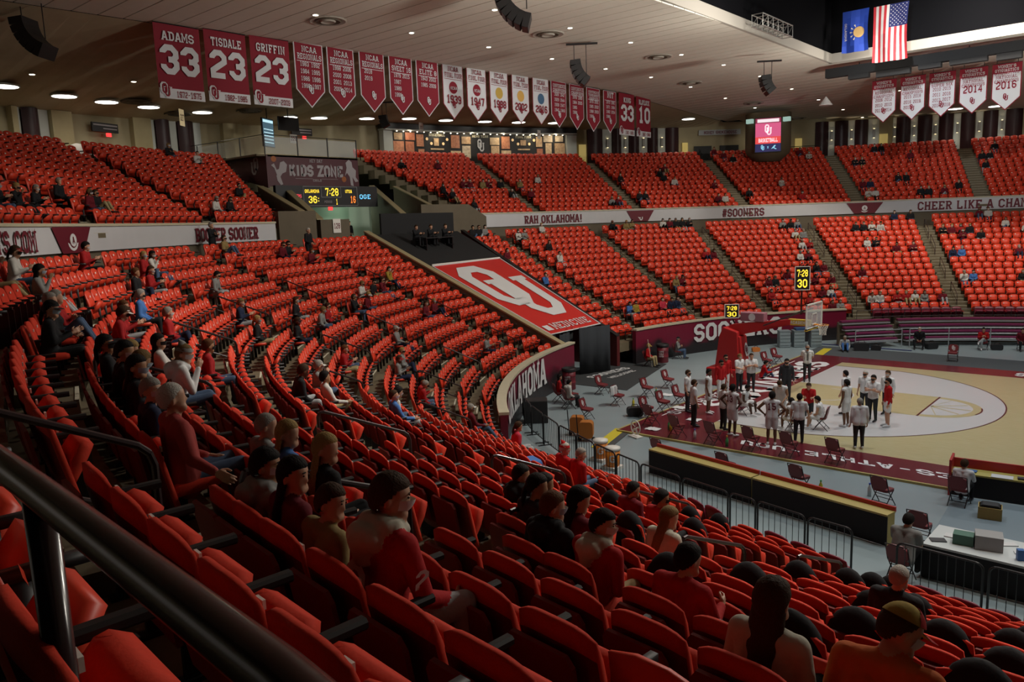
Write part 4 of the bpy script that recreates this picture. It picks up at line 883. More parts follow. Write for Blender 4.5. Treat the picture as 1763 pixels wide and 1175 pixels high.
# black beam and curtain track with hanging gear on the far side of the opening
cb = empty('curtain_track', (9.3, 19.2, 16.35)); tag(cb, 'long black curtain track hanging below the far ceiling', 'track')
MB().use(BDRAPE).box((2.5, 0, .12), (34, .5, .55)).build('beam', cb)
for k in range(16):
    xx = -12.5+k*2; MB().use(BDRAPE).box((xx, .0, -.25-.1*(k % 3 == 1)), (1.2+.7*(k % 2), .45, .35)).build('gathered_cloth', cb)
    if k % 3 == 0: MB().use(BLACK).tube([(xx, 0, .2), (xx, 0, .55)], .03, 6).build('hanger', cb)
for k in range(6): tag(MB().use(BLACK).box((0, 0, 0), (34, .12, .12)).build('roof_pipe', None, (14, 2+k*2.6, 19.2+.35*k)), 'dark roof pipe in the black well, %s from the near side' % ordn(k+1), 'pipe', 'dark pipes in the roof well')
tag(MB().use(mat('cone_white', (.7, .7, .7), .5)).lathe([(.05, .3), (.45, -.25), (.42, -.3)], n=16).build('horn_speaker', None, (-7.0, 24.4, 15.5)), 'white cone shaped horn speaker at the end of the curtain track', 'speaker')
# ================================================================ BANNERS AND FLAGS
def banner(kind, fn, w, h, spec, name, lab, grp):
    """fn(u,v,off)->world; u right, v up from the top centre (v negative downwards)"""
    c0 = fn(0, -h/2, 0); r = empty(name, c0); tag(r, lab, 'banner', grp); inv = Matrix.Translation(-Vector(c0))
    CL = []
    def part(mb, nm):
        if nm in ('border', 'cloth', 'hanging_rod') or not CL: o = mb.build(nm, r); o.matrix_parent_inverse = inv
        else: o = mb.build(nm, CL[-1])
        if nm == 'cloth': CL.append(o)
        return o
    pts = [(-w/2, 0), (-w/2, -h)]+([(0, -h-spec.get('tip', .0))] if spec.get('tip') else [])+[(w/2, -h), (w/2, 0)]
    bend = lambda u, v: .006*math.sin(u*2.4+v*.7+spec.get('ph', 0))*(-v/h)
    F2 = lambda u, v, o: fn(u, v, o+bend(u, v))
    def cloth(mb, poly, m, off, n=8):
        mb.use(m); us = [(-w/2+w*k/n) for k in range(n+1)]
        k = spec.get('_s', 1.0)
        for a, b in zip(us, us[1:]):
            def lowv(u): return -h-(spec.get('tip', 0)*(1-abs(u)/(w/2)) if spec.get('tip') else 0)
            m_ = poly
            ua, ub = max(a, -w/2+m_), min(b, w/2-m_)
            if ub <= ua: continue
            tp_ = -m_*(.6 if poly else 0); la, lb_ = lowv(ua)+m_*1.3*(1 if poly else 0), lowv(ub)+m_*1.3*(1 if poly else 0)
            nv = 4
            for q in range(nv):
                t0, t1 = q/nv, (q+1)/nv
                mb.add([F2(ua, tp_+(la-tp_)*t0, off), F2(ub, tp_+(lb_-tp_)*t0, off), F2(ub, tp_+(lb_-tp_)*t1, off), F2(ua, tp_+(la-tp_)*t1, off)], [(0, 3, 2, 1)])
        return mb
    body, ink = (BANRED, BANWHITE) if spec['bg'] == 'r' else (BANWHITE, BANRED)
    if spec.get('edge'): part(cloth(MB(), 0, ink, 0), 'border'); part(cloth(MB(), .055, body, .012), 'cloth')
    else: part(cloth(MB(), 0, body, 0), 'cloth')
    g = MB().use(BLACK); a, b = F2(-w/2, .02, 0), F2(w/2, .02, 0); g.tube([a, b], .025, 6); part(g, 'hanging_rod')
    def T(txt, v, hh, ww, m, nm='lettering', t=1.05, u0=0.0, serif=True):
        t = min(t, .82) if hh < .3 else t
        q = text2d(txt, hh, None, t, serif); cur = max(p.x for f in q for p in f)-min(p.x for f in q for p in f)
        if cur > ww: q = text2d(txt, hh, ww, t, serif)
        g = MB().use(m); put2d(g, q, lambda u, vv, o: F2(u+u0, v+vv, .065), 0); part(g, nm)
    if kind == 'jersey':
        T(spec['name'], -.48, .36, w*.72, ink); T(spec['num'], -1.42, 1.15, w*.82, ink, 'number', 1.25, 0, False)
        g = MB().use(BANWHITE); g.add([F2(-w/2, -h+.42, .024), F2(w/2, -h+.42, .024), F2(w/2, -h, .024), F2(-w/2, -h, .024)], [(0, 3, 2, 1)]); part(g, 'stripe')
        T(spec['years'], -h+.2, .26, w*.55, BANRED, 'years', 1.0, w*.14); g = MB().use(BANWHITE); put2d(g, [f for f in ou2d(.62)], lambda u, vv, o: F2(u*1.25-w*.36, vv-h+.34, .058)); g.use(BANRED); put2d(g, ou2d(.52), lambda u, vv, o: F2(u-w*.36, vv-h+.34, .065)); part(g, 'logo')
    else:
        v = -.30
        for k, l in enumerate(spec['head']): T(l, v, spec.get('hh', .27), w*.82, ink); v -= spec.get('hh', .27)*1.28
        if spec.get('rule', True): g = MB().use(ink); g.add([F2(-w*.42, v+.12, .028), F2(w*.42, v+.12, .028), F2(w*.42, v+.145, .028), F2(-w*.42, v+.145, .028)], [(0, 1, 2, 3)]); part(g, 'rule')
        if spec.get('disc'):
            c = spec['disc']; g = MB().use(c); N = 20; g.add([F2(.34*math.cos(2*PI*k/N), v-.32+.34*math.sin(2*PI*k/N), .024) for k in range(N)], [tuple(range(N))]); part(g, 'emblem')
            if spec.get('dt'): T(spec['dt'], v-.36, .18, .6, BANWHITE, 'emblem_lettering', 1.2, 0, False)
            v -= .98
        if spec.get('big'): T(spec['big'], v, .46, w*.68, ink, 'year'); v -= .5
        for row in spec.get('rows', []):
            for cix, yr in enumerate(row): 
                if yr: T(yr, v, .22, w*.30, ink, 'years', 1.05, (-.19+.38*cix)*w)
            v -= .335
        g = MB().use(ink); put2d(g, ou2d(.42), lambda u, vv, o: F2(u, vv-h+.04, .06)); part(g, 'logo')
    return r
DISCR, DISCG, DISCY, DISCB = BANRED, mat('emblem_gold', (.50, .33, .06), .7), mat('emblem_orange', (.6, .35, .08), .7), mat('emblem_blue', (.05, .12, .22), .7)
LB = [
 ('jersey', (-17.43, -15.45, 16.5, 3.0), dict(bg='r', name='ADAMS', num='33', years='1972-1975'), 'crimson hanging banner with a big white 33, leftmost of the row'),
 ('jersey', (-15.25, -13.27, 16.58, 3.0), dict(bg='r', name='TISDALE', num='23', years='1982-1985'), 'crimson jersey banner second from the left'),
 ('jersey', (-13.07, -11.03, 16.65, 3.03), dict(bg='r', name='GRIFFIN', num='23', years='2007-2009'), 'crimson jersey banner third from the left'),
 ('p', (-10.77, -9.12, 16.72, 2.18), dict(bg='r', head=['NCAA', 'REGIONALS'], rows=[('1983', '1992'), ('1984', '1995'), ('1986', '1996'), ('1990', '1997')]), 'crimson pointed banner right of the three jersey banners'),
 ('p', (-8.88, -7.24, 16.76, 2.2), dict(bg='r', head=['NCAA', 'REGIONALS'], rows=[('1998', '2006'), ('2000', '2008'), ('2001', '2013'), ('2005', '2014')]), 'second crimson pointed banner, two full columns of years'),
 ('p', (-6.9, -5.26, 16.83, 2.2), dict(bg='r', head=['NCAA', 'REGIONALS'], rows=[('2018', ''), ('2019', '')]), 'third crimson pointed banner with only two years listed'),
 ('p', (-4.94, -3.3, 16.86, 2.2), dict(bg='r', head=['NCAA', 'SWEET 16'], rows=[('1979', '2015'), ('1987', ''), ('1989', ''), ('1999', '')]), 'fourth crimson pointed banner from the left'),
 ('p', (-3.0, -1.33, 16.91, 2.2), dict(bg='r', head=['NCAA', 'ELITE 8'], rows=[('1943', '2003'), ('1985', '2009')]), 'crimson pointed banner just left of the white ones'),
 ('p', (-1.02, .66, 16.98, 2.28), dict(bg='w', head=['NCAA', 'FINAL FOUR'], disc=DISCR, dt='NCAA', big='1939'), 'first white pointed banner with a red disc'),
 ('p', (.95, 2.65, 17.03, 2.28), dict(bg='w', head=['NCAA', 'FINAL FOUR'], disc=DISCR, dt='NCAA', big='1947'), 'second white pointed banner with a red disc'),
 ('p', (2.95, 4.65, 17.06, 2.28), dict(bg='w', head=['NCAA', 'FINAL FOUR'], disc=DISCG, big='1988'), 'white pointed banner with a gold disc'),
 ('p', (5.0, 6.7, 17.08, 2.2), dict(bg='w', head=['NCAA', 'FINAL FOUR'], disc=DISCY, big='2002'), 'white pointed banner with an orange emblem'),
 ('p', (7.05, 8.76, 17.1, 2.15), dict(bg='w', head=['NCAA', 'FINAL FOUR'], disc=DISCB, big='2016'), 'last white pointed banner with a blue emblem'),
 ('p', (9.0, 10.68, 17.1, 2.18), dict(bg='r', hh=.22, head=['CONFERENCE', 'CHAMPIONS'], rows=[('1928', '1942'), ('1929', '1944'), ('1939', '1947'), ('1940', '1949')]), 'crimson pointed conference banner right after the white ones'),
 ('p', (11.05, 12.72, 17.1, 2.2), dict(bg='r', hh=.22, head=['CONFERENCE', 'CHAMPIONS'], rows=[('1979', '1989'), ('1984', '2005'), ('1985', ''), ('1988', '')]), 'second crimson pointed conference banner'),
 ('p', (13.05, 14.7, 17.09, 2.2), dict(bg='r', hh=.17, head=['CONFERENCE', 'TOURNAMENT', 'CHAMPIONS'], rows=[('1979', '2001'), ('1985', '2002'), ('1988', '2003'), ('1990', '')]), 'crimson pointed banner of conference tournament titles'),
 ('p', (15.15, 16.82, 17.09, 2.16), dict(bg='r', hh=.4, head=['NIT'], rows=[('1970', '1991'), ('1971', '1994'), ('1982', '2004'), ('1988', '')]), 'last crimson pointed banner before the right jersey banners'),
 ('jersey', (17.2, 19.3, 17.12, 3.03), dict(bg='r', name='KING', num='33', years='1981-1983'), 'crimson hanging banner with a white 33, second from the right end'),
 ('jersey', (19.6, 21.7, 17.15, 3.05), dict(bg='r', name='BLAYLOCK', num='10', years='1987-1989'), 'crimson hanging banner with a big white 10, right end of the row'),
]
for k, (kind, (y0, y1, zt, h), sp_, lab) in enumerate(LB):
    sp_['ph'] = k*1.7
    if kind == 'p': sp_['tip'] = .82; sp_['edge'] = True
    yc = (y0+y1)/2; banner(kind, lambda u, v, o, yc=yc, zt=zt: Vector((-19.6+o, yc+u, zt-.08+v)), y1-y0, h, sp_, 'championship_banner', lab, 'banners hung along the ceiling crease')
GB = [(-3.80, 1.52, dict(head=["WOMEN'S", 'GYMNASTICS', 'REGIONAL', 'CHAMPIONS'], rows=[('2006', '2012'), ('2010', '2013'), ('2011', '2014')]), 'leftmost gymnastics banner with two columns of years'),
 (-2.03, 1.50, dict(head=["WOMEN'S", 'GYMNASTICS', 'REGIONAL', 'CHAMPIONS'], rows=[('2015', '2018'), ('2016', '2019'), ('2017', '')]), 'second gymnastics banner from the left'),
 (-.32, 1.52, dict(head=["WOMEN'S", 'GYMNASTICS', 'SUPER SIX'], rows=[('2010', '2015'), ('2011', '2016'), ('2013', '2017'), ('2014', '2018')]), 'middle gymnastics banner of the five'),
 (1.42, 1.54, dict(head=["WOMEN'S", 'GYMNASTICS', 'NATIONAL', 'CHAMPIONS'], big='2014'), 'second gymnastics banner from the right with a big year'),
 (3.19, 1.56, dict(head=["WOMEN'S", 'GYMNASTICS', 'NATIONAL', 'CHAMPIONS'], big='2016'), 'rightmost gymnastics banner with a big year')]
for k, (x0, w_, sp_, lab) in enumerate(GB):
    sp_.update(bg='w', tip=.75, edge=True, rule=False, hh=.19, ph=k*.9); fn = lambda u, v, o, xc=x0+w_/2: Vector((xc+u, 24.0-o, 16.33+v))
    r = banner('p', fn, w_, 2.02, sp_, 'gymnastics_banner', lab, 'gymnastics banners on the far side')
    g = MB().use(BANRED); g.add([fn(-w_/2, 0, .06), fn(w_/2, 0, .06), fn(w_/2, -.56, .075), fn(-w_/2, -.56, .075)], [(0, 3, 2, 1)]); o = g.build('top_panel', r); o.matrix_parent_inverse = Matrix.Translation(-Vector(r.location))
    for txt, vv in (("WOMEN'S", -.17), ('GYMNASTICS', -.40)):
        g = MB().use(BANWHITE); put2d(g, text2d(txt, .18, w_*.8 if txt[0] == 'G' else w_*.6, .8), lambda u, v, o: fn(u, v+vv, .1)); o = g.build('top_lettering', r); o.matrix_parent_inverse = Matrix.Translation(-Vector(r.location))
    for uu in (-.55, .55): g = MB().use(BLACK); g.tube([fn(uu, .02, 0), fn(uu, .02, 0)+Vector((0, 0, -.0+.0+.25))], .02, 5); o = g.build('hanging_cable', r); o.matrix_parent_inverse = Matrix.Translation(-Vector(r.location))
# flags
def flag(name, x0, x1, z0, z1, y, lab):
    r = empty(name, ((x0+x1)/2, y, z0)); tag(r, lab, 'flag'); inv = Matrix.Translation(-Vector(r.location)); W, H = x1-x0, z1-z0
    def fn(u, v, o): return Vector((x0+u*W*(1-.04*math.sin(v*3)), y-o+.10*math.sin(u*9+v*2)*(1.1-v), z0+v*H-.05*math.sin(u*3)*(1-v)))
    def patch(u0, v0, u1, v1, m, o, nm, n=6):
        g = MB().use(m)
        for i in range(n):
            for j in range(n):
                a, b = u0+(u1-u0)*i/n, u0+(u1-u0)*(i+1)/n; c, d = v0+(v1-v0)*j/n, v0+(v1-v0)*(j+1)/n; g.add([fn(a, c, o), fn(b, c, o), fn(b, d, o), fn(a, d, o)], [(0, 1, 2, 3)])
        ob = g.build(nm, r, smooth=True); ob.matrix_parent_inverse = inv; return ob
    def extra(g, nm): ob = g.build(nm, r); ob.matrix_parent_inverse = inv
    return r, fn, patch, extra
FB_, FR_, FW_ = mat('flag_blue', (.012, .05, .36), .7), mat('flag_red', (.45, .02, .03), .7), mat('flag_white', (.62, .58, .56), .7)
r, fn, patch, extra = flag('state_flag', -3.24, -1.75, 17.0, 19.3, 16, 'plain blue hanging flag with a round emblem, left of the striped one')
patch(0, 0, 1, 1, FB_, 0, 'cloth')
g = MB().use(mat('flag_emblem_tan', (.45, .28, .10), .7)); g.add([fn(.66+.2*math.cos(2*PI*k/16), .47+.13*math.sin(2*PI*k/16), .03) for k in range(16)], [tuple(range(16))]); extra(g, 'emblem')
g = MB().use(mat('flag_feather', (.6, .55, .4), .7))
for k in range(5): a = 2.0+k*.55; g.add([fn(.62+.18*math.cos(a)*1.0, .47+.12*math.sin(a), .028), fn(.62+.30*math.cos(a-.08), .47+.2*math.sin(a-.08), .028), fn(.62+.30*math.cos(a+.1), .47+.2*math.sin(a+.1), .028)], [(0, 1, 2)])
extra(g, 'feathers')
g = MB().use(FW_); put2d(g, text2d('OKLAHOMA', .1, .42, .9, False), lambda u, v, o: fn(.14+v, .5-u, .03)); extra(g, 'lettering')
r, fn, patch, extra = flag('striped_flag', -1.52, .36, 16.2, 19.25, 16, 'red and white striped flag with blue starred corner, hanging vertically')
for k in range(13): patch(k/13, 0, (k+1)/13, 1 if k < 6 else .60, FR_ if k % 2 == 0 else FW_, 0, 'stripe', 4)
patch(6/13, .60, 1, 1, mat('flag_canton', (.01, .015, .10), .7), .0, 'canton')
g = MB().use(FW_)
for i in range(9):
    for j in range(11):
        if (i+j) % 2 == 0: u0, v0 = 6/13+(7/13)*(i+1)/10, .60+.40*(j+1)/12; g.add([fn(u0+.016*math.cos(2*PI*q/5+PI/2), v0+.009*math.sin(2*PI*q/5+PI/2), .03) for q in range(5)], [tuple(range(5))])
extra(g, 'stars')
# two helmet-shaped inflatables on the left concourse
for th, lab, m1 in ((202.0, 'white helmet shaped inflatable at left on the concourse', FW_), (199.7, 'red helmet shaped inflatable beside the white one', FR_)):
    r = empty('inflatable_helmet', bp(45.2, th, UF9), facing(th)); tag(r, lab, 'inflatable'); g = MB().use(m1); N = 14
    pr = [(1.0*math.sin(PI*k/2/8), 1.15*math.cos(PI*k/2/8)) for k in range(1, 9)][::-1]; g.lathe([(a*.85, b) for a, b in pr]+[(.06, 1.16)], n=18); g.build('shell', r, smooth=True)
    g = MB().use(mat('inflatable_mouth', (.10, .09, .07), .8)); g.add([(.5*math.cos(PI*k/10), .80+.02, .02+.55*math.sin(PI*k/10)) for k in range(11)], [tuple(range(11))]); g.build('opening', r)
    g = MB().use(LET); put2d(g, ou2d(.4), lambda u, v, o: Vector((-u+.1, .62-v*.25, .85+v))); g.build('logo', r)
# ================================================================ COURTSIDE THINGS
VINYL = mat('vinyl_maroon', (.17, .022, .026), .4, spec=.5)
FRAME = mat('chair_frame', (.03, .022, .024), .35, spec=.5)
def rounded(w, h, r, n=5):
    P = []
    for cx, cy, a0 in ((w/2-r, h/2-r, 0), (-w/2+r, h/2-r, 90), (-w/2+r, -h/2+r, 180), (w/2-r, -h/2+r, 270)):
        P += [(cx+r*math.cos(math.radians(a0+90*k/n)), cy+r*math.sin(math.radians(a0+90*k/n))) for k in range(n+1)]
    return P
def fc_meshes():
    Mb = Matrix.Translation((0, -.20, .66)) @ Matrix.Rotation(.20, 4, 'X'); Ms = Matrix.Translation((0, .03, .44)) @ Matrix.Rotation(PI/2-.06, 4, 'X')
    back = MB().use(VINYL).prism(rounded(.44, .36, .13), -.03, .03, Mb).mesh('backrest'); seat = MB().use(VINYL).prism(rounded(.42, .42, .08), -.035, .035, Ms).mesh('seat')
    legs = []
    for s in (-1, 1):
        legs.append(MB().use(FRAME).tube([(s*.225, -.26, .84), (s*.225, -.12, .46), (s*.225, .24, .0)], .014, 6).mesh('leg'))
        legs.append(MB().use(FRAME).tube([(s*.205, .16, .43), (s*.205, -.26, .0)], .014, 6).mesh('leg'))
    bar = MB().use(FRAME).tube([(-.225, .10, .17), (.225, .10, .17)], .010, 5).tube([(-.205, -.14, .13), (.205, -.14, .13)], .010, 5).tube([(-.225, -.26, .84), (.225, -.26, .84)], .012, 5).tube([(-.225, .0, .30), (.225, .0, .30)], .010, 5).mesh('cross_bar')
    Fm = lambda u, v, o: Mb @ Vector((-u, .036, v)); g = MB().use(LETW); put2d(g, ou2d(.24), Fm); logo = g.mesh('logo')
    return back, seat, legs, bar, logo
FC = fc_meshes()
def folding_chair(x, y, ang, lab, z=0.0, logo=True, grp='maroon folding chairs on the arena floor'):
    r = empty('folding_chair', (x, y, z), math.radians(ang)); tag(r, lab, 'chair', grp)
    bk = link('backrest', FC[0], r); link('seat', FC[1], r); link('cross_bar', FC[3], r)
    for l in FC[2]: link('leg', l, r)
    if logo: link('logo', FC[4], bk)
    return r
fcs = [(-6.45, -4.83, -55, 'maroon folding chair with a white towel beside it, nearest the tunnel mat'), (-6.45, -7.09, -55, 'maroon folding chair right of the left trash barrel'), (-4.39, -8.91, -50, 'maroon folding chair standing alone near the near barricade corner'), (-4.69, -6.21, -55, 'maroon folding chair with a towel over its back'), (-4.45, -4.26, -58, 'maroon folding chair in the middle of the left cluster, rear row'), (-4.56, -2.23, -60, 'rear right maroon folding chair of the left cluster'), (-2.55, -4.85, -60, 'maroon folding chair left of the standing white shirts'), (-2.41, -6.41, -62, 'maroon folding chair at the court corner facing the players'), (-2.58, -7.41, -65, 'maroon folding chair over the black bag at the court corner'), (-2.68, 4.44, -70, 'maroon folding chair right behind the basket post'), (-2.69, 5.73, -70, 'second maroon folding chair behind the basket post')]
for x, y, a, l in fcs: folding_chair(x, y, a-35, l, .06 if x > -2.45 else 0)
fcb = [(-1.76, -8.43, 'maroon folding chair at the painted corner, back to the camera'), (-.18, -9.3, 'near sideline folding chair, first from the left'), (1.25, -9.4, 'near sideline folding chair, second from the left'), (2.56, -9.3, 'near sideline folding chair, third from the left'), (3.82, -9.25, 'near sideline folding chair, fourth from the left'), (5.24, -9.17, 'near sideline folding chair, fifth from the left'), (.71, -12.01, 'folding chair on the grey floor by the orange coolers'), (3.07, -12.23, 'folding chair on the grey floor behind the long table'), (5.24, -12.13, 'folding chair in the middle of the grey floor strip'), (7.37, -11.89, 'folding chair on the grey floor left of the press table')]
for x, y, l in fcb: folding_chair(x, y, -14, l, .06 if y > -9.7 else 0)
folding_chair(4.42, 10.79, 185, 'bright red folding chair alone on the far grey carpet', .016)
# basket stanchion
REDP = mat('padding_red', (.42, .016, .018), .4, spec=.5); GOLDP = mat('arm_gold', (.55, .36, .04), .5)
st = empty('basketball_hoop', (-2.6, 0, 0)); tag(st, 'red basketball stanchion with glass backboard, rim and net', 'hoop'); si = Matrix.Translation((2.6, 0, 0))
def hp(mb, nm, par=None, **k): o = mb.build(nm, par or st, **k); o.matrix_parent_inverse = si if par is None else Matrix(); return o
hp(MB().use(REDP).box((-2.75, 0, .42), (1.5, 1.2, .84)), 'base', bev=.06)
hp(MB().use(REDP).prism([(-3.15, .85), (-1.95, .85), (-2.05, 2.55), (-2.75, 2.75), (-2.95, 2.3)], -.42, .42), 'tower_padding', bev=.05)
hp(MB().use(REDP).prism([(-1.98, .35), (-1.72, .35), (-1.95, 2.35), (-2.2, 2.35)], -.36, .36), 'front_pad', bev=.05)
g = MB().use(LETW); n = 18
g.add([Vector((-1.79-.06, .16*math.cos(2*PI*k/n), 1.72+.32*math.sin(2*PI*k/n)))+Vector((.06-.115*(.32*math.sin(2*PI*k/n)), 0, 0)) for k in range(n)], [tuple(range(n))]); g.use(LET); put2d(g, ou2d(.4), lambda u, v, o: Vector((-1.775-.115*v, u, 1.72+v))); hp(g, 'pad_logo')
hp(MB().use(REDP).prism([(-2.85, 2.5), (-2.45, 2.85), (.25, 3.22), (.25, 2.98), (-2.2, 2.35)], -.16, .16), 'boom')
hp(MB().use(GOLDP).box((.62, 0, 3.10), (.95, .24, .26)), 'gold_arm_pad'); g = MB().use(LETW); put2d(g, text2d('ACADEMY', .13, .75, 1), lambda u, v, o: Vector((.62+u, -.125, 3.1+v))); hp(g, 'arm_lettering')
hp(MB().use(mat('cushion_maroon_pale', (.30, .12, .15), .6)).box((-1.46, 0, 3.24), (1.1, .42, .40)), 'top_sign_box', bev=.03); g = MB().use(LETW); n = 16; g.add([(-1.46+.16*math.cos(2*PI*k/n), -.215, 3.24+.17*math.sin(2*PI*k/n)) for k in range(n)], [tuple(range(n))]); hp(g, 'sign_emblem')
hp(MB().use(FRAME).tube([(-.9, .25, 2.9), (1.0, .5, 3.7)], .03, 6).tube([(-.9, -.25, 2.9), (1.0, -.5, 3.7)], .03, 6), 'stay_rods')
bbm = mat('glass_board', (.8, .86, .88), .08, alpha=.28)
hp(MB().use(bbm).box((1.22, 0, 3.43), (.02, 1.76, 1.0)), 'backboard_glass')
g = MB().use(WHITE)
for a, b in (((-.9, 2.92), (.9, 2.92)), ((.9, 2.92), (.9, 3.95)), ((.9, 3.95), (-.9, 3.95)), ((-.9, 3.95), (-.9, 2.92))): c = ((a[0]+b[0])/2, (a[1]+b[1])/2); g.box((1.22, c[0], c[1]), (.05, abs(a[0]-b[0])+.06, abs(a[1]-b[1])+.06))
hp(g, 'backboard_frame')
g = MB().use(WHITE)
for a, b in (((-.3, 3.08), (.3, 3.08)), ((.3, 3.08), (.3, 3.52)), ((.3, 3.52), (-.3, 3.52)), ((-.3, 3.52), (-.3, 3.08))): c = ((a[0]+b[0])/2, (a[1]+b[1])/2); g.box((1.235, c[0], c[1]), (.01, abs(a[0]-b[0])+.05, abs(a[1]-b[1])+.05))
hp(g, 'target_square'); hp(MB().use(GOLDP).box((1.2, 0, 2.89), (.09, 1.84, .08)), 'lower_padding')
rim = [(1.6+.228*math.cos(2*PI*k/24), .228*math.sin(2*PI*k/24), 3.05) for k in range(25)]; hp(MB().use(mat('rim_orange', (.75, .28, .03), .4)).tube(rim, .013, 6, False).box((1.3, 0, 3.05), (.16, .14, .04)), 'rim')
g = MB().use(mat('net_white', (.75, .72, .66), .8))
for k in range(12):
    for s in (1, -1):
        P = []
        for q in range(7):
            t = q/6; rr = .225-.10*math.sin(t*1.9)*.95; a = 2*PI*k/12+s*t*1.3; P.append((1.6+rr*math.cos(a), rr*math.sin(a), 3.04-.42*t))
        g.tube(P, .006, 4, False)
hp(g, 'net')
def shot_clock(x, y, z, rz, lab, w=.55, h=.95, pole=1.0, ln=('7:28', '30'), off=(0, 0)):
    r = empty('shot_clock', (x, y, z), rz); tag(r, lab, 'clock'); MB().use(BLACKP).box((0, 0, 0), (w, .18, h)).build('casing', r)
    g = MB().use(WHITE)
    for c, d in (((0, .095, h/2), (w+.03, .03, .03)), ((0, .095, -h/2), (w+.03, .03, .03)), ((w/2, .095, 0), (.03, .03, h)), ((-w/2, .095, 0), (.03, .03, h))): g.box(c, d)
    g.build('frame', r); g = MB().use(YEL); put2d(g, text2d(ln[0], h*.3, w*.72, 1.0, False), lambda u, v, o: Vector((-u, .1, v+h*.22))); put2d(g, text2d(ln[1], h*.36, w*.66, 1.0, False), lambda u, v, o: Vector((-u, .1, v-h*.22))); g.build('digits', r)
    MB().use(BLACK).tube([(0, -.05, -h/2), (off[0], off[1]-.05, -h/2-pole)], .035, 6).build('pole', r); return r
shot_clock(.6, .2, 5.0, math.radians(206), 'tall shot clock standing on top of the backboard', .6, 1.0, 1.1, off=(0, -.1))
shot_clock(-2.55, .05, 3.44, math.radians(212), 'square shot clock mounted left of the basket boom', .62, .62, .5, off=(-.3, -.2))
# trash barrels
BARM = mat('barrel_maroon', (.16, .012, .022), .5)
def barrel(x, y, lab):
    r = empty('trash_barrel', (x, y, 0)); tag(r, lab, 'barrel'); MB().use(BARM).lathe([(.29, 0), (.31, .03), (.30, .3), (.325, .33), (.30, .36), (.30, .62), (.325, .65), (.30, .68), (.31, .92)], n=24).build('drum', r, smooth=True)
    MB().use(BLACKP).lathe([(.33, .86), (.345, .9), (.345, 1.0), (.30, 1.02), (.27, .95)], n=24).build('lid', r, smooth=True)
    g = MB().use(LETW); a = math.atan2(CAM[1]-y, CAM[0]-x)
    def fn(u, v, o): t = a-.25+u/.33; return Vector((.335*math.cos(t), .335*math.sin(t), .5+v))
    put2d(g, text2d('LLOYD', .09, .26, 1, False), lambda u, v, o: fn(u, v+.13, o)); put2d(g, text2d('NOBLE', .09, .26, 1, False), lambda u, v, o: fn(u, v, o)); put2d(g, text2d('CENTER', .09, .26, 1, False), lambda u, v, o: fn(u, v-.13, o)); g.build('lettering', r)
barrel(-8.35, -4.73, 'maroon trash barrel with white letters left of the tunnel mat'); barrel(-8.08, 3.41, 'maroon trash barrel in front of the lettered end wall')
# black mat at the tunnel mouth, tape, bags, cases
g = MB().use(mat('mat_black', (.03, .033, .035), .8)); g.add([(-10.2, -3.9, .012), (-5.9, -3.6, .012), (-7.6, 3.0, .012), (-11.2, 3.4, .012)], [(0, 1, 2, 3)]); o = g.build('tunnel_mat'); tag(o, 'black mat with white letters at the tunnel mouth', 'mat'); o.modifiers.new('s', 'SOLIDIFY').thickness = -.01
g = MB().use(LETW); put2d(g, text2d('SOONERS', .5, 4.2, 1.1), lambda u, v, o: Vector((-8.9-v*1.0+u*.05, u*.75-.6, .028))); put2d(g, text2d('WELCOME', .3, 3, 1), lambda u, v, o: Vector((-8.1-v, u*.75-.6, .028))); g.build('lettering', o)
YT = mat('tape_yellow', (.62, .50, .03), .6)
tag(MB().use(YT).box((-2.2, -10.6, .012), (.42, 2.6, .02), Matrix.Translation((-2.2, -10.6, 0)) @ Matrix.Rotation(.25, 4, 'Z') @ Matrix.Translation((2.2, 10.6, 0))).build('cable_ramp'), 'yellow cable ramp beside the near court corner', 'cable ramp')
tag(MB().use(mat('ramp_grey', (.06, .06, .06), .7)).box((-1.85, -10.75, .01), (.3, 2.5, .018), Matrix.Translation((-1.85, -10.75, 0)) @ Matrix.Rotation(.25, 4, 'Z') @ Matrix.Translation((1.85, 10.75, 0))).build('cable_ramp'), 'dark cable strip next to the yellow ramp', 'cable ramp')
tag(MB().use(YT).box((-1.9, 9.9, .014), (.45, 3.6, .02), Matrix.Translation((-1.9, 9.9, 0)) @ Matrix.Rotation(.12, 4, 'Z') @ Matrix.Translation((1.9, -9.9, 0))).build('cable_ramp'), 'yellow cable ramp behind the far court corner', 'cable ramp')
def bag(x, y, s, m, lab):
    r = empty('bag', (x, y, 0), random.random()); tag(r, lab, 'bag'); MB().use(m).prism(rounded(.62*s, .36*s, .12*s), -.17*s, .17*s, Matrix.Translation((0, 0, .18*s))).build('body', r); MB().use(FRAME).tube([(-.15*s, 0, .35*s), (-.1*s, 0, .47*s), (.1*s, 0, .47*s), (.15*s, 0, .35*s)], .015, 6).build('handle', r)
BAGB = mat('bag_black', (.015, .015, .017), .6)
bag(-3.15, -7.35, 1.0, BAGB, 'black gym bag at the near court corner'); bag(-.35, 11.9, 1.25, BAGB, 'big black camera bag on the far side'); bag(.3, 12.35, .85, BAGB, 'small black bag right of the big camera bag'); bag(2.65, 14.3, 1.0, BAGB, 'dark bag beside the seated man in the suit'); bag(5.6, 15.5, .9, BAGB, 'dark bag beside the seated man in red')
bag(-5.2, 8.9, .7, mat('bag_orange', (.6, .18, .03), .6), 'orange bag at the foot of the lettered end wall')
CASE = mat('case_grey', (.28, .34, .36), .5, noise_amt=.15, noise_scale=6)
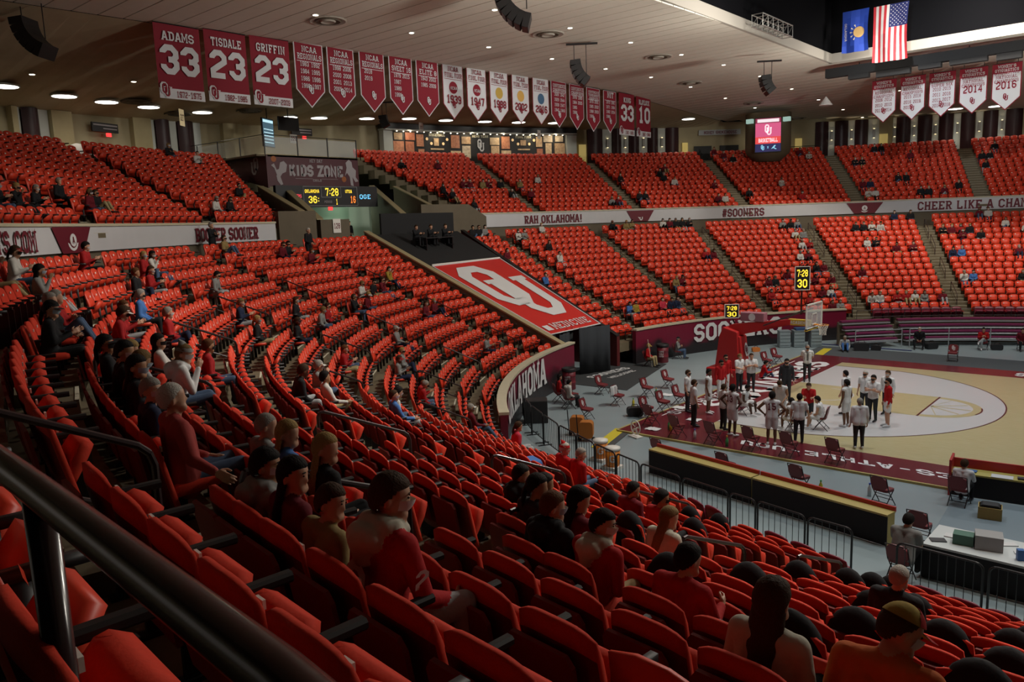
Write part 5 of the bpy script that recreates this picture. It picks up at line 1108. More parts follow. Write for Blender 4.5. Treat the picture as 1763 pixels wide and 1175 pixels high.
for k, (x, y) in enumerate(((-4.45, 11.1), (-3.8, 11.6), (-3.0, 12.1))):
    r = empty('storage_case', (x, y, 0), math.radians(38)); tag(r, 'grey ribbed storage case by the far wall, %s of three' % ('left', 'middle', 'right')[k], 'case', 'grey storage cases'); MB().use(CASE).box((0, 0, .48), (.62, .55, .92)).build('body', r, bev=.02)
    for q in range(4): MB().use(CASE).box((0, -.285, .18+.2*q), (.56, .03, .05)).build('rib', r)
    MB().use(mat('case_lid', (.2, .24, .26), .5)).box((0, 0, .97), (.66, .59, .06)).build('lid', r)
    for sx in (-.25, .25): MB().use(BLACK).box((sx, 0, .02), (.06, .4, .04)).build('caster', r)
tag(MB().use(mat('jacket_blue', (.03, .07, .18), .8)).prism(rounded(.9, .14, .06), -.25, .25, Matrix.Translation((-3.6, 11.75, 1.07)) @ Matrix.Rotation(math.radians(38), 4, 'Z')).build('folded_jacket'), 'blue folded jacket lying on the grey cases', 'jacket')
# electric cabinet and gear in the tunnel corner
r = empty('electric_cabinet', (-10.6, 3.9, 0), math.radians(-58)); tag(r, 'tall grey electric cabinet at the right of the tunnel mouth', 'cabinet'); MB().use(CASE).box((0, 0, 1.15), (.75, .3, 1.5)).build('body', r, bev=.01); MB().use(FRAME).box((-.3, 0, .2), (.05, .2, .4)).box((.3, 0, .2), (.05, .2, .4)).build('feet', r)
for zz in (1.5, .95): MB().use(LETW).box((0, .155, zz), (.3, .012, .35)).build('notice', r)
r = empty('equipment_rack', (-10.9, 2.6, 0), math.radians(-60)); tag(r, 'black equipment rack with shelves beside the wide curtain', 'rack'); MB().use(BLACKP).box((0, 0, .55), (.6, .5, 1.1)).build('frame', r)
for q in range(4): MB().use(FRAME).box((0, .26, .2+.26*q), (.54, .02, .2)).build('shelf_unit', r)
for k, (c, w_) in enumerate((((.5, .42, .05), .2), ((.05, .08, .3), .22), ((.5, .05, .05), .26))): tag(MB().use(mat('box_%d' % k, c, .6)).box((0, 0, .09), (w_, .2, .18)).build('small_box', None, (-10.9+.16*k, 2.5+.22*k, 1.1), .5), '%s box on top of the equipment rack' % ('yellow', 'blue', 'red')[k], 'box')
folding_chair(-9.9, 3.2, -95, 'red folding chair in front of the electric cabinet')
# push mop held, small items
def bottle(x, y, z, c, lab, s=1.0):
    r = empty('bottle', (x, y, z)); tag(r, lab, 'bottle', 'drink bottles on the floor'); MB().use(mat('bottle_%s' % c, {'g': (.05, .30, .10), 'y': (.6, .5, .04), 'w': (.6, .62, .62)}[c], .35)).lathe([(.035*s, 0), (.037*s, .15*s), (.015*s, .2*s), (.015*s, .22*s)], n=10).build('body', r, smooth=True); MB().use(mat('cap_%s' % c, {'g': (.7, .3, .05), 'y': (.1, .4, .1), 'w': (.05, .1, .5)}[c], .4)).lathe([(.018*s, .22*s), (.018*s, .25*s)], n=8).build('cap', r)
for k, (x, y, z_, c, l) in enumerate(((-.9, -8.6, .06, 'g', 'green bottle left of the first near chair'), (-.75, -8.75, .06, 'y', 'yellow bottle left of the first near chair'), (1.75, -9.4, .06, 'g', 'green bottle right of the second near chair'), (1.15, -12.0, 0, 'g', 'green bottle right of the chair by the coolers'), (1.0, -12.0, 0, 'y', 'yellow bottle right of the chair by the coolers'), (5.75, -11.9, 0, 'y', 'yellow bottle beside the middle floor chair'), (.45, -9.2, .06, 'w', 'clear bottle between the first two near chairs'), (6.9, -11.4, 0, 'w', 'clear bottle left of the chair by the press table'), (-4.0, -6.1, 0, 'y', 'yellow bottle under the towel chair'), (-2.0, -4.7, 0, 'y', 'yellow bottle at the white shirts'), (-4.2, -3.9, 0, 'g', 'green bottle under the rear cluster chair'))): bottle(x, y, z_, c, l, 1.5)
def towel(x, y, z, lab, s=1.0):
    g = MB().use(mat('towel_white', (.66, .66, .66), .9)); N = 9; random.seed(int(x*37+y*11))
    V = [[Vector((x+s*(i/N-.5)*.5+random.uniform(-.02, .02), y+s*(j/N-.5)*.4, z+.02+.05*s*abs(noise.noise(Vector((i*.7, j*.7, x)))))) for j in range(N+1)] for i in range(N+1)]
    g.add([v for r_ in V for v in r_], [(i*(N+1)+j, (i+1)*(N+1)+j, (i+1)*(N+1)+j+1, i*(N+1)+j+1) for i in range(N) for j in range(N)]); o = g.build('towel', smooth=True); o.modifiers.new('s', 'SOLIDIFY').thickness = .012; return tag(o, lab, 'towel', 'white towels by the bench chairs')
towel(-3.9, -3.5, 0, 'crumpled white towel on the floor behind the cluster'); towel(-1.4, -8.9, .06, 'white towel by the painted court corner'); towel(-.8, -6.9, .06, 'white towel among the standing staff'); towel(-2.2, -5.5, .06, 'white towel near the corner chairs')
def draped(x, y, z, rz, lab, m, w=.42, h=.5, name='draped_towel'):
    g = MB().use(m); N = 10; V = []
    for i in range(N+1):
        for j in range(N+1):
            u = (i/N-.5)*w*(1+.2*abs(j/N-.3)); t = j/N; yy = -.06+.12*(1 if t > .45 else t/.45)+.02*math.sin(i*1.9+j); zz = (t/.45-1)*h*.6 if t < .45 else -(t-.45)/.55*h
            V.append((u, yy+(.05*math.sin(i*1.3) if abs(zz) > .1 else 0), zz+.03))
    g.add(V, [(i*(N+1)+j, (i+1)*(N+1)+j, (i+1)*(N+1)+j+1, i*(N+1)+j+1) for i in range(N) for j in range(N)]); o = g.build(name, None, (x, y, z), rz, smooth=True); o.modifiers.new('s', 'SOLIDIFY').thickness = .015; return tag(o, lab, 'cloth')
draped(-4.86, -6.35, .86, math.radians(-90), 'white towel hanging over a folding chair back', MATS['towel_white'])
draped(*rake(0, 190.5, 0)[:2], 0, 0, 'x', MATS['towel_white']).name = 'tmp_drape'
bpy.data.objects.remove(bpy.data.objects['tmp_drape'])
# fans on the floor
def floor_sign(x, y, rz, lab):
    r = empty('floor_fan', (x, y, 0), rz); tag(r, lab, 'fan'); g = MB().use(WHITE); N = 20
    g.tube([(.26*math.cos(2*PI*k/N), 0, .36+.26*math.sin(2*PI*k/N)) for k in range(N+1)], .02, 6, False); g.build('ring', r)
    for k in range(5): a = 2*PI*k/5; MB().use(WHITE).add([(.04*math.cos(a+.5), .03, .36+.04*math.sin(a+.5)), (.23*math.cos(a+.4), .01, .36+.23*math.sin(a+.4)), (.23*math.cos(a), -.01, .36+.23*math.sin(a)), (.04*math.cos(a-.4), -.03, .36+.04*math.sin(a-.4))], [(0, 1, 2, 3)]).build('blade', r)
    MB().use(WHITE).box((0, 0, .03), (.5, .3, .04)).build('foot', r)
floor_sign(-1.5, -9.95, math.radians(-20), 'white round floor fan at the court corner')
# long table with black skirt near the barricades, and press tables
def long_table(a, b, depth, h, top, skirt, lab, red=True):
    a, b = Vector(a), Vector(b); d = (b-a); L = d.length; rz = math.atan2(d.y, d.x); r = empty('long_table', ((a+b)/2).to_3d(), rz); tag(r, lab, 'table')
    MB().use(top).box((0, 0, h), (L, depth, .045)).build('table_top', r); MB().use(skirt).box((0, -depth/2+.02, h/2), (L, .03, h-.03)).build('skirt', r); MB().use(skirt).box((-L/2+.02, 0, h/2), (.03, depth-.05, h-.03)).build('end_panel', r); MB().use(top).box((L/2-.02, 0, h/2), (.03, depth-.05, h-.03)).build('end_panel', r)
    if red: MB().use(REDP).box((0, depth/2, h+.06), (L, .06, .12)).build('red_edge', r)
    return r, L, rz
TT = mat('table_ply', (.48, .38, .12), .5, noise_amt=.2, noise_scale=4); SK = mat('skirt_black', (.010, .010, .012), .8)
long_table((1.0, -12.95), (4.6, -13.68), .4, .75, TT, SK, 'long plywood topped counter with black front, left half'); long_table((4.65, -13.69), (8.25, -14.42), .4, .75, TT, SK, 'long plywood topped counter with black front, right half')
SCT = mat('scorer_top', (.45, .38, .10), .5)
r, L, rz = long_table((8.55, -9.75), (12.5, -9.35), .55, .62, SCT, SK, 'scorers table with yellow top and maroon screen at the court edge', False)
MB().use(REDP).box((0, .32, .62), (L, .06, .55)).build('front_screen', r); MB().use(REDP).box((-L/2, 0, .5), (.06, .75, 1.0)).build('end_board', r)
WT = mat('table_white', (.55, .58, .58), .5)
r, L, rz = long_table((9.25, -15.15), (13.0, -15.25), 1.3, .74, WT, SK, 'press table covered with papers and equipment at the right', False)
def clutter(x, y, z, items):
    for k, (dx, dy, sx, sy, sz, c, nm, lab) in enumerate(items): tag(MB().use(mat('clutter_%s' % c[0], c[1], .5)).box((0, 0, sz/2), (sx, sy, sz)).build(nm, None, (x+dx, y+dy, z), .1*k), lab, nm.replace('_', ' '))
GRY, DKC, PAP, GRN, BLU = ('grey', (.30, .30, .30)), ('dark', (.03, .03, .035)), ('paper', (.62, .62, .62)), ('green', (.05, .14, .10)), ('blue', (.03, .12, .35))
clutter(9.3, -15.3, .765, [(.35, .25, .3, .22, .02, PAP, 'paper_sheet', 'paper sheet left on the press table'), (.6, .0, .38, .3, .22, GRN, 'file_box', 'greenish file box on the press table'), (1.05, .05, .5, .42, .3, GRY, 'printer', 'grey printer on the press table'), (1.6, .1, .2, .15, .02, PAP, 'paper_sheet', 'paper sheet right of the printer'), (1.65, -.25, .12, .12, .22, BLU, 'bottle_pack', 'blue and white bottle on the press table'), (.15, -.15, .3, .2, .02, DKC, 'clipboard', 'dark clipboard before the grey shirted man'), (1.35, .45, .3, .2, .02, PAP, 'paper_sheet', 'paper sheet at the back of the press table')])
clutter(9.0, -9.75, .645, [(.0, .05, .3, .2, .03, BLU, 'folder', 'blue folder on the scorers table'), (.75, .0, .5, .3, .01, PAP, 'paper_sheet', 'white papers on the scorers table'), (1.2, .05, .22, .16, .05, DKC, 'telephone', 'dark telephone on the scorers table')])
r = empty('cardboard_box', (9.75, -11.3, 0), .15); tag(r, 'open cardboard box of dark cables on the floor', 'box'); CB = mat('cardboard', (.42, .30, .10), .8)
for c, d in (((0, .2, .16), (.5, .02, .32)), ((0, -.2, .16), (.5, .02, .32)), ((.25, 0, .16), (.02, .4, .32)), ((-.25, 0, .16), (.02, .4, .32)), ((0, 0, .01), (.5, .4, .02))): MB().use(CB).box(c, d).build('side', r)
MB().use(BAGB).prism(rounded(.44, .2, .08), -.16, .16, Matrix.Translation((0, 0, .28))).build('cables', r)
tag(MB().use(mat('mat_blue_grey', (.20, .25, .28), .6)).box((0, 0, 0), (3.6, 3.2, .014)).build('floor_mat', None, (10.6, -11.6, .01), .05), 'blue grey mat under the scorers chairs', 'mat')
folding_chair(8.95, -10.75, -4, 'red folding chair holding the scorer in white', 0, False); folding_chair(8.75, -13.9, -6, 'maroon folding chair in front of the press table', 0, False)
# barricades with round tops and bars
def barricade(a, b, lab, h=1.1):
    a, b = Vector(a), Vector(b); d = b-a; L = d.length; r = empty('barricade', (a.x, a.y, 0), math.atan2(d.y, d.x)); tag(r, lab, 'barricade', 'black barricades along the near side'); q = .13
    P = [(0, 0, 0), (0, 0, h-q)]+[(q-q*math.cos(t), 0, h-q+q*math.sin(t)) for t in (.4, .8, 1.2, 1.57)]+[(L-q+q*math.sin(t), 0, h-q+q*math.cos(t)) for t in (0, .4, .8, 1.2, 1.57)]+[(L, 0, 0)]
    fr_ = MB().use(BLACK).tube(P, .024, 8).build('frame', r); MB().use(BLACK).tube([(0, 0, .16), (L, 0, .16)], .018, 6).build('lower_rail', r)
    n = max(2, int(L/.15))
    for k in range(1, n): MB().use(BLACK).tube([(L*k/n, 0, .16), (L*k/n, 0, h)], .008, 5).build('bar', fr_)
    for xx in (.12, L-.12): MB().use(BLACK).box((xx, 0, .012), (.06, .5, .024)).build('foot', r)
bl = [(-7.15, -9.6), (-6.0, -10.8), (-4.9, -11.7), (-3.7, -12.5), (-2.35, -13.35), (-1.2, -13.95), (-.1, -14.5), (.95, -14.95), (2.0, -15.35), (3.5, -15.75), (5.0, -16.1), (5.75, -16.25), (7.05, -16.55), (8.1, -16.7)]
for k, (a, b) in enumerate(zip(bl, bl[1:])):
    a2 = Vector(a).lerp(Vector(b), .03); b2 = Vector(a).lerp(Vector(b), .97); barricade(a2, b2, 'black round topped barricade, %s from the left along the near side' % ordn(k+1))
barricade((9.0, -16.85), (10.55, -17.0), 'black barricade behind the press table, left one'); barricade((10.65, -17.0), (12.3, -17.1), 'black barricade behind the press table, right one')
for k, (x, y) in enumerate(((-1.0, -12.9), (-.2, -13.4))):
    r = empty('drink_cooler', (x, y, 0)); tag(r, 'orange drink cooler behind the barricades, %s one' % ('left', 'right')[k], 'cooler'); MB().use(mat('cooler_orange', (.70, .22, .02), .45)).lathe([(.2, .1), (.22, .14), (.24, .62)], n=20).build('body', r, smooth=True); MB().use(WHITE).lathe([(.25, .62), (.25, .7), (.1, .74)], n=20).build('lid', r, smooth=True); MB().use(WHITE).box((0, 0, .05), (.5, .5, .1)).build('stand', r)
    a = math.atan2(CAM[1]-y, CAM[0]-x); g = MB().use(LETW); put2d(g, text2d('G', .22, .2, 1.2), lambda u, v, o: Vector((.245*math.cos(a+u/.24), .245*math.sin(a+u/.24), .38+v))); g.build('lettering', r)
for k, (x, y) in enumerate(((-3.4, -10.9), (-2.7, -11.3))):
    r = empty('drink_cart', (x, y, 0), .5); tag(r, 'orange equipment cart by the near barricade, %s one' % ('left', 'right')[k], 'cart'); MB().use(mat('cart_orange', (.40, .13, .015), .6)).prism(rounded(.5, .6, .12), -.2, .2, Matrix.Translation((0, 0, .42))).build('body', r); MB().use(BLACK).tube([(-.3, 0, .1), (-.35, 0, .95)], .02, 6).build('handle', r)
    for sx in (-.25, .25): MB().use(BLACKP).lathe([(.07, -.03), (.07, .03)], n=12, M=Matrix.Translation((sx, 0, .07)) @ Matrix.Rotation(PI/2, 4, 'X')).build('wheel', r)
r = empty('speaker_box', (-5.9, -10.2, 0), math.radians(40)); tag(r, 'black equipment box behind the barricade under the curved lettered wall', 'box'); MB().use(BLACKP).box((0, 0, .45), (.9, .7, .9)).build('body', r, bev=.03); MB().use(FRAME).box((0, .36, .45), (.8, .02, .8)).build('front', r)
# far bleachers: folded benches with rail
for (a0, a1, lab) in ((131.5, 139.5, 'folded purple bleacher left of the far aisle'), (99, 130.2, 'long folded purple bleacher along the far side')):
    r = empty('bleachers', bp(18.9, (a0+a1)/2, 0)); tag(r, lab, 'bleachers'); ri = Matrix.Translation(-Vector(r.location))
    def bpart(mb, nm): o = mb.build(nm, r); o.matrix_parent_inverse = ri
    ALU = mat('bleacher_alu', (.40, .43, .45), .4, metal=.3); PUR = mat('bleacher_purple', (.16, .015, .07), .5)
    for q in range(4):
        z1 = .38+.32*q; Rr = 19.1+.3*q; g = MB().use(ALU); slab(g, arcs(Rr, a1, a0, z1-.04), arcs(Rr+.34, a1, a0, z1-.04), arcs(Rr, a1, a0, z1-.10), arcs(Rr+.34, a1, a0, z1-.10)); bpart(g, 'footboard')
        g = MB().use(PUR); slab(g, arcs(Rr+.06, a1, a0, z1+.11), arcs(Rr+.30, a1, a0, z1+.13), arcs(Rr+.06, a1, a0, z1+.02), arcs(Rr+.30, a1, a0, z1+.02)); bpart(g, 'bench_seat')
    g = MB().use(CONCD); slab(g, arcs(20.4, a1, a0, 1.35), arcs(20.5, a1, a0, 1.35), arcs(20.4, a1, a0, 0), arcs(20.5, a1, a0, 0)); bpart(g, 'rear_frame')
    nn = max(2, int((a1-a0)/5.2)+1)
    for k in range(nn): th = a0+(a1-a0)*k/(nn-1); g = MB().use(ALU); g.tube([bp(18.75, th, 0), bp(18.75, th, 1.05)], .03, 6); bpart(g, 'rail_post')
    for zz in (.45, .75, 1.05): g = MB().use(ALU); g.tube(arcs(18.75, a0, a1, zz), .022, 6); bpart(g, 'rail')
r = empty('terrace_rail', bp(21.25, 118, .95)); tag(r, 'thin grey rail in front of the far maroon chairs', 'railing'); ri = Matrix.Translation(-Vector(r.location))
for zz in (1.45, 1.85): g = MB().use(FRAME); g.tube(arcs(21.3, 98, 135, zz), .018, 6); o = g.build('rail', r); o.matrix_parent_inverse = ri
for k in range(16): th = 98+37*k/15; g = MB().use(FRAME); g.tube([bp(21.3, th, .95), bp(21.3, th, 1.85)], .018, 6); o = g.build('post', r); o.matrix_parent_inverse = ri
# aisle handrails: round ended loops
HR = mat('handrail_dark', (.030, .014, .016), .3, spec=.6)
def handrail(P, Q, lab, h=.86, rr=.024, grp='aisle handrails'):
    P, Q = Vector(P), Vector(Q); r = empty('handrail', P); tag(r, lab, 'handrail', grp); up = Vector((0, 0, 1)); d = Q-P; q = d.normalized()*.1
    L = [Vector((0, 0, 0)), up*(h-.1), up*(h-.03)+q*.3, up*h+q, d+up*h-q, d+up*(h-.03)-q*.3, d+up*(h-.1), d]
    MB().use(HR).tube(L[:3], rr, 8).build('post', r); MB().use(HR).tube(L[2:6], rr, 8).build('top_rail', r); MB().use(HR).tube(L[5:], rr, 8).build('post', r); MB().use(HR).tube([up*h*.5, d+up*h*.5], rr*.8, 8).build('mid_rail', r)
k = 0
for ai, a in enumerate(LA[:6]):
    for i0 in ((1, 5, 9) if ai < 4 else (-2, 2, 6, 9.6, 12.4) if ai == 5 else (-2, 2, 6, 10)):
        if i0 < 0 and aang(a, i0) < LOWSTART: continue
        k += 1; P = bp(rrow(i0)-.1, aang(a, i0), zfloor(i0, aang(a, i0))); Q = bp(rrow(i0+2)-.1, aang(a, i0+2), zfloor(i0+2, aang(a, i0+2))); handrail(Q, P, 'dark looped handrail in the %s left aisle from the tunnel, %s from courtside' % (ordn(ai+1), ordn([(1, 5, 9), (-2, 2, 6, 10), (-2, 2, 6, 9.6, 12.4)][0 if ai < 4 else ai-3].index(i0)+1)))
for ai, a in enumerate(RA_[:5]):
    for n_, i0 in enumerate((1, 5, 9, 12)):
        P = bp(rrow(i0)-.1, aang(a, i0), zfloor(i0, aang(a, i0))); Q = bp(rrow(i0+2)-.1, aang(a, i0+2), zfloor(i0+2, aang(a, i0+2))); handrail(Q, P, 'dark handrail in the %s far aisle from the right, %s from courtside' % (ordn(ai+1), ordn(n_+1)), .86, .02, 'far aisle handrails')
# guard rail right in front of the camera
r = empty('guard_rail', (11.3, -32.66, zfloor(14, 262)+.0)); tag(r, 'thick dark maroon guard rail crossing the lower left corner', 'railing'); ri = Matrix.Translation(-Vector(r.location)); GR = mat('rail_gloss', (.028, .012, .012), .22, spec=.7)
o = MB().use(GR).tube([(9.4, -32.55, 7.33), (10.4, -32.62, 7.325), (11.3, -32.665, 7.315), (12.3, -32.745, 7.33), (13.2, -32.86, 7.34), (14.2, -33.0, 7.34)], .033, 20).build('top_rail', r, smooth=True); o.matrix_parent_inverse = ri
o = MB().use(GR).tube([(11.3, -32.665, 7.3), (11.32, -32.67, 6.2)], .03, 14).build('post', r, smooth=True); o.matrix_parent_inverse = ri
o = MB().use(GR).tube([(9.6, -32.56, 7.3), (9.6, -32.56, 6.2)], .03, 14).build('post', r, smooth=True); o.matrix_parent_inverse = ri
# ================================================================ PEOPLE
def capsule(a, b, ra, rb, sx=1.0, n=12):
    """closed tapered capsule as verts, faces"""
    a, b = Vector(a), Vector(b); d = b-a; L = d.length; d = d.normalized() if L > 1e-6 else Vector((0, 0, 1))
    u = d.orthogonal().normalized(); v = d.cross(u); rings = []
    for k in range(0, 4): t = PI/2*k/4; rings.append((a-d*ra*math.cos(t), ra*math.sin(t)))
    rings += [(a, ra), (a.lerp(b, .5), (ra+rb)/2), (b, rb)]
    for k in range(1, 4): t = PI/2*k/4; rings.append((b+d*rb*math.sin(t), rb*math.cos(t)))
    V = []; F = []
    for c, r in rings[1:]: V += [c+(u*math.cos(2*PI*q/n)+v*math.sin(2*PI*q/n))*r for q in range(n)]
    m = len(rings)-1
    for i in range(m-1): F += [(i*n+q, i*n+(q+1) % n, (i+1)*n+(q+1) % n, (i+1)*n+q) for q in range(n)]
    V += [a-d*ra, b+d*rb]; F += [(len(V)-2, (q+1) % n, q) for q in range(n)]; F += [(len(V)-1, (m-1)*n+q, (m-1)*n+(q+1) % n) for q in range(n)]
    return V, F
TS = bpy.data.scenes.new('tmp_scene')
def remesh(parts, voxel, smooth=3):
    V = []; F = []
    for v, f in parts: o = len(V); V += [tuple(p) for p in v]; F += [tuple(o+i for i in q) for q in f]
    me = bpy.data.meshes.new('tmp'); me.from_pydata(V, [], F); ob = bpy.data.objects.new('tmp', me); TS.collection.objects.link(ob)
    md = ob.modifiers.new('r', 'REMESH'); md.mode = 'VOXEL'; md.voxel_size = voxel
    if smooth: s = ob.modifiers.new('s', 'SMOOTH'); s.factor = .5; s.iterations = smooth
    TS.view_layers[0].update(); dg = TS.view_layers[0].depsgraph; e = ob.evaluated_get(dg); out = bpy.data.meshes.new_from_object(e); bpy.data.objects.remove(ob); bpy.data.meshes.remove(me); return out
_HAND = None
def hand_mesh():
    """relaxed right hand: wrist at origin, fingers along -z, palm facing -x; five unequal bent fingers"""
    global _HAND
    if _HAND: return _HAND
    P = [capsule((0, -.012, -.02), (0, -.018, -.075), .019, .017), capsule((0, .006, -.02), (0, .008, -.08), .020, .018), capsule((0, .022, -.03), (0, .026, -.078), .017, .015), capsule((0, 0, .02), (0, 0, -.03), .022, .022)]
    for k, (yy, l, zz) in enumerate(((-.033, .055, -.078), (-.012, .068, -.086), (.010, .074, -.088), (.031, .066, -.083))):
        b = Vector((0, yy, zz)); b1 = b+Vector((-.006, 0, -l*.5)); b2 = b1+Vector((-.022, 0, -l*.32)); b3 = b2+Vector((-.02, 0, -l*.12)); P += [capsule(b, b1, .0092, .0086), capsule(b1, b2, .0086, .008), capsule(b2, b3, .008, .007)]
    t0 = Vector((-.006, .034, -.03)); t1 = Vector((-.022, .056, -.058)); t2 = Vector((-.032, .058, -.086)); P += [capsule(t0, t1, .013, .011), capsule(t1, t2, .011, .009)]
    me = remesh(P, .0062, 2); vs = [v.co.copy() for v in me.vertices]; fs = [tuple(p.vertices) for p in me.polygons]; bpy.data.meshes.remove(me); _HAND = (vs, fs); return _HAND
ARMS = {  # elbow, wrist offsets from the shoulder in body space (x outward, y forward, z up)
 'down': ((.05, -.02, -.27), (.06, .06, -.51)), 'lap': ((.06, .02, -.27), (-.07, .22, -.36)), 'knees': ((.06, .10, -.26), (-.02, .34, -.33)), 'clasp': ((.05, .04, -.26), (-.17, .21, -.32)), 'cross': ((.04, .09, -.25), (-.24, .20, -.17)),
 'hips': ((.21, -.07, -.20), (.05, -.01, -.37)), 'phone': ((.03, .07, -.25), (-.10, .27, -.12)), 'chin': ((.02, .14, -.24), (-.13, .20, .03)), 'back': ((.06, -.12, -.25), (-.10, -.16, -.40)), 'spread': ((.18, .0, -.22), (.34, .10, -.30)), 'side': ((.07, .0, -.28), (.10, .18, -.40)), 'point': ((.03, .16, -.2), (-.05, .36, -.12))}
_BODY = {}
def body(sit=True, lean=6, arms=('lap', 'lap'), legs='n', hyaw=0, hpitch=0, sleeve='long', bottom='pants', bulk=1.0, female=False, voxel=.02, shoe=True, lat=0, hood=False):
    key = (sit, lean, arms, legs, hyaw, hpitch, sleeve, bottom, bulk, female, voxel, lat, hood)
    if key in _BODY: return _BODY[key]
    segs = []          # (a, b, ra, rb, material)
    def S(a, b, ra, rb, m): segs.append((Vector(a), Vector(b), ra, rb, m))
    sw = .172 if female else .198; k = bulk
    hip = Vector((0, .27, .45)) if sit else Vector((0, 0, .93))
    Rm = Matrix.Rotation(math.radians(-lean), 4, 'X') @ Matrix.Rotation(math.radians(lat), 4, 'Y')
    def T(x, y, z): return hip+Rm @ Vector((x, y, z))
    for s in (-1, 1):
        S(T(s*.075*k, 0, -.02), T(s*.07*k, .01, .16), .118*k, .105*k, 0); S(T(s*.07*k, .01, .16), T(s*.085*k, .005, .38), .105*k, .112*(.94 if female else 1), 0)
        S(T(s*.085, 0, .40), T(s*(sw-.015), -.005, .455), .095, .078, 0); S(T(s*.05, -.01, .50), T(s*(sw-.04), -.005, .47), .05, .06, 0)
    S(T(-.1, -.01, .46), T(.1, -.01, .46), .078, .078, 0)
    if female: 
        for s in (-1, 1): S(T(s*.07, .085, .33), T(s*.07, .09, .30), .06, .06, 0)
    S(T(0, -.005, .47), T(0, .014, .565), .062, .054, 2)
    if hood: S(T(-.075, -.055, .525), T(.075, -.055, .525), .062, .062, 4); S(T(-.095, -.02, .53), T(-.05, .075, .50), .05, .042, 4); S(T(.095, -.02, .53), T(.05, .075, .50), .05, .042, 4); S(T(-.05, -.12, .47), T(.05, -.12, .47), .075, .075, 4); S(T(0, -.13, .45), T(0, -.125, .36), .085, .05, 4)
    Hm = Matrix.Translation(T(0, .012, .562)) @ Rm @ Matrix.Rotation(math.radians(hyaw), 4, 'Z') @ Matrix.Rotation(math.radians(hpitch), 4, 'X')
    def H(x, y, z): return Hm @ Vector((x, y, z))
    S(H(0, .005, .115), H(0, -.015, .125), .086, .088, 2); S(H(0, .03, .06), H(0, .025, .13), .068, .078, 2); S(H(-.02, .065, .015), H(.02, .065, .015), .038, .038, 2); S(H(0, .094, .10), H(0, .103, .072), .011, .014, 2)
    for s in (-1, 1): S(H(s*.083, -.005, .095), H(s*.086, -.012, .065), .020, .015, 2)
    # arms
    hands = []
    for s, an in ((-1, arms[0]), (1, arms[1])):
        e, w_ = ARMS[an]; sh = Vector((s*sw, 0, .455)); el = sh+Vector((s*e[0], e[1], e[2])); wr = sh+Vector((s*w_[0], w_[1], w_[2]))
        A, B, Cc = T(*sh), T(*el), T(*wr)
        um = 0 if sleeve in ('long', 'short') else 2; fm = 0 if sleeve == 'long' else 2; add = .008 if sleeve == 'long' else 0
        if sleeve == 'short': m_ = A.lerp(B, .62); S(A, m_, .066*k, .060*k, 0); S(m_, B, .047, .042, 2)
        else: S(A, B, (.064 if um == 0 else .055)*k, .045+add, um)
        S(B, Cc, .043+add, .030+add*.9, fm); d = (Cc-B).normalized(); hands.append((Cc+d*.02, d, s)); S(Cc, Cc+d*.02, .027, .026, 2)
    # legs
    for s in (-1, 1):
        hp_ = hip+Vector((s*.092, .01, -.02))
        if sit:
            lg = legs
            if lg == 'n': kn, an_ = Vector((s*.12, .69, .50)), Vector((s*.12, .70, .10))
            elif lg == 'w': kn, an_ = Vector((s*.24, .66, .50)), Vector((s*.20, .72, .10))
            elif lg == 'o': kn, an_ = Vector((s*.11, .69, .51)), Vector((s*.10, .98, .14))
            elif lg == 'c': kn, an_ = ((Vector((.10, .70, .50)), Vector((.10, .66, .10))) if s > 0 else (Vector((.02, .66, .64)), Vector((.26, .74, .42))))
            elif lg == 'u': kn, an_ = Vector((s*.12, .62, .74)), Vector((s*.12, .80, .42))
            else: kn, an_ = Vector((s*.12, .69, .50)), Vector((s*.12, .60, .10))
            ft = Vector((0, .16, -.04)) if lg != 'o' else Vector((0, .13, .08))
        else:
            st = {'n': (.11, .0), 'w': (.17, .0), 's': (.10, .10)}.get(legs, (.11, 0)); kn, an_ = Vector((s*(st[0]-.01), .02+s*st[1], .50)), Vector((s*st[0], -.01+s*st[1]*1.6, .09)); ft = Vector((0, .15, -.045))
            if legs == 'k': kn, an_ = (Vector((.11, .35, .50)), Vector((.11, .34, .10))) if s > 0 else (Vector((-.11, .12, .12)), Vector((-.11, -.30, .10)))
        pr = 0.0 if female else .004
        if bottom == 'shorts':
            m_ = hp_.lerp(kn, .72); S(hp_, m_, .105*k, .098*k, 1); S(m_, kn, .062, .056, 2); S(kn, kn.lerp(an_, .35), .054, .056, 2); S(kn.lerp(an_, .35), an_, .056, .034, 2)
        else:
            S(hp_, kn, .098*k, .068+pr, 1); S(kn, kn.lerp(an_, .3), .066+pr, .062+pr, 1); S(kn.lerp(an_, .3), an_, .062+pr, .046+pr, 1)
        S(an_-Vector((0, .03, .02)), an_+ft, .046, .038, 3); S(an_+ft, an_+ft*1.25, .038, .03, 3)
    me = remesh([capsule(a, b, ra, rb) for a, b, ra, rb, m in segs], voxel, 3)
    co = np.empty(len(me.vertices)*3); me.vertices.foreach_get('co', co); co = co.reshape(-1, 3)
    # material by nearest segment
    D = []
    for a, b, ra, rb, m in segs:
        a_, b_ = np.array(a), np.array(b); ab = b_-a_; L2 = max(ab@ab, 1e-9); t = np.clip(((co-a_)@ab)/L2, 0, 1); D.append(np.linalg.norm(co-(a_+t[:, None]*ab), axis=1)-(ra+(rb-ra)*t))
    vm = np.array([s_[4] for s_ in segs])[np.argmin(np.array(D), axis=0)]
    V = [tuple(c) for c in co]; F = []; Mi = []
    for p_ in me.polygons:
        vs = tuple(p_.vertices); F.append(vs); mm = [vm[i] for i in vs]; Mi.append(max(set(mm), key=mm.count))
    bpy.data.meshes.remove(me)
    hv, hf = hand_mesh()
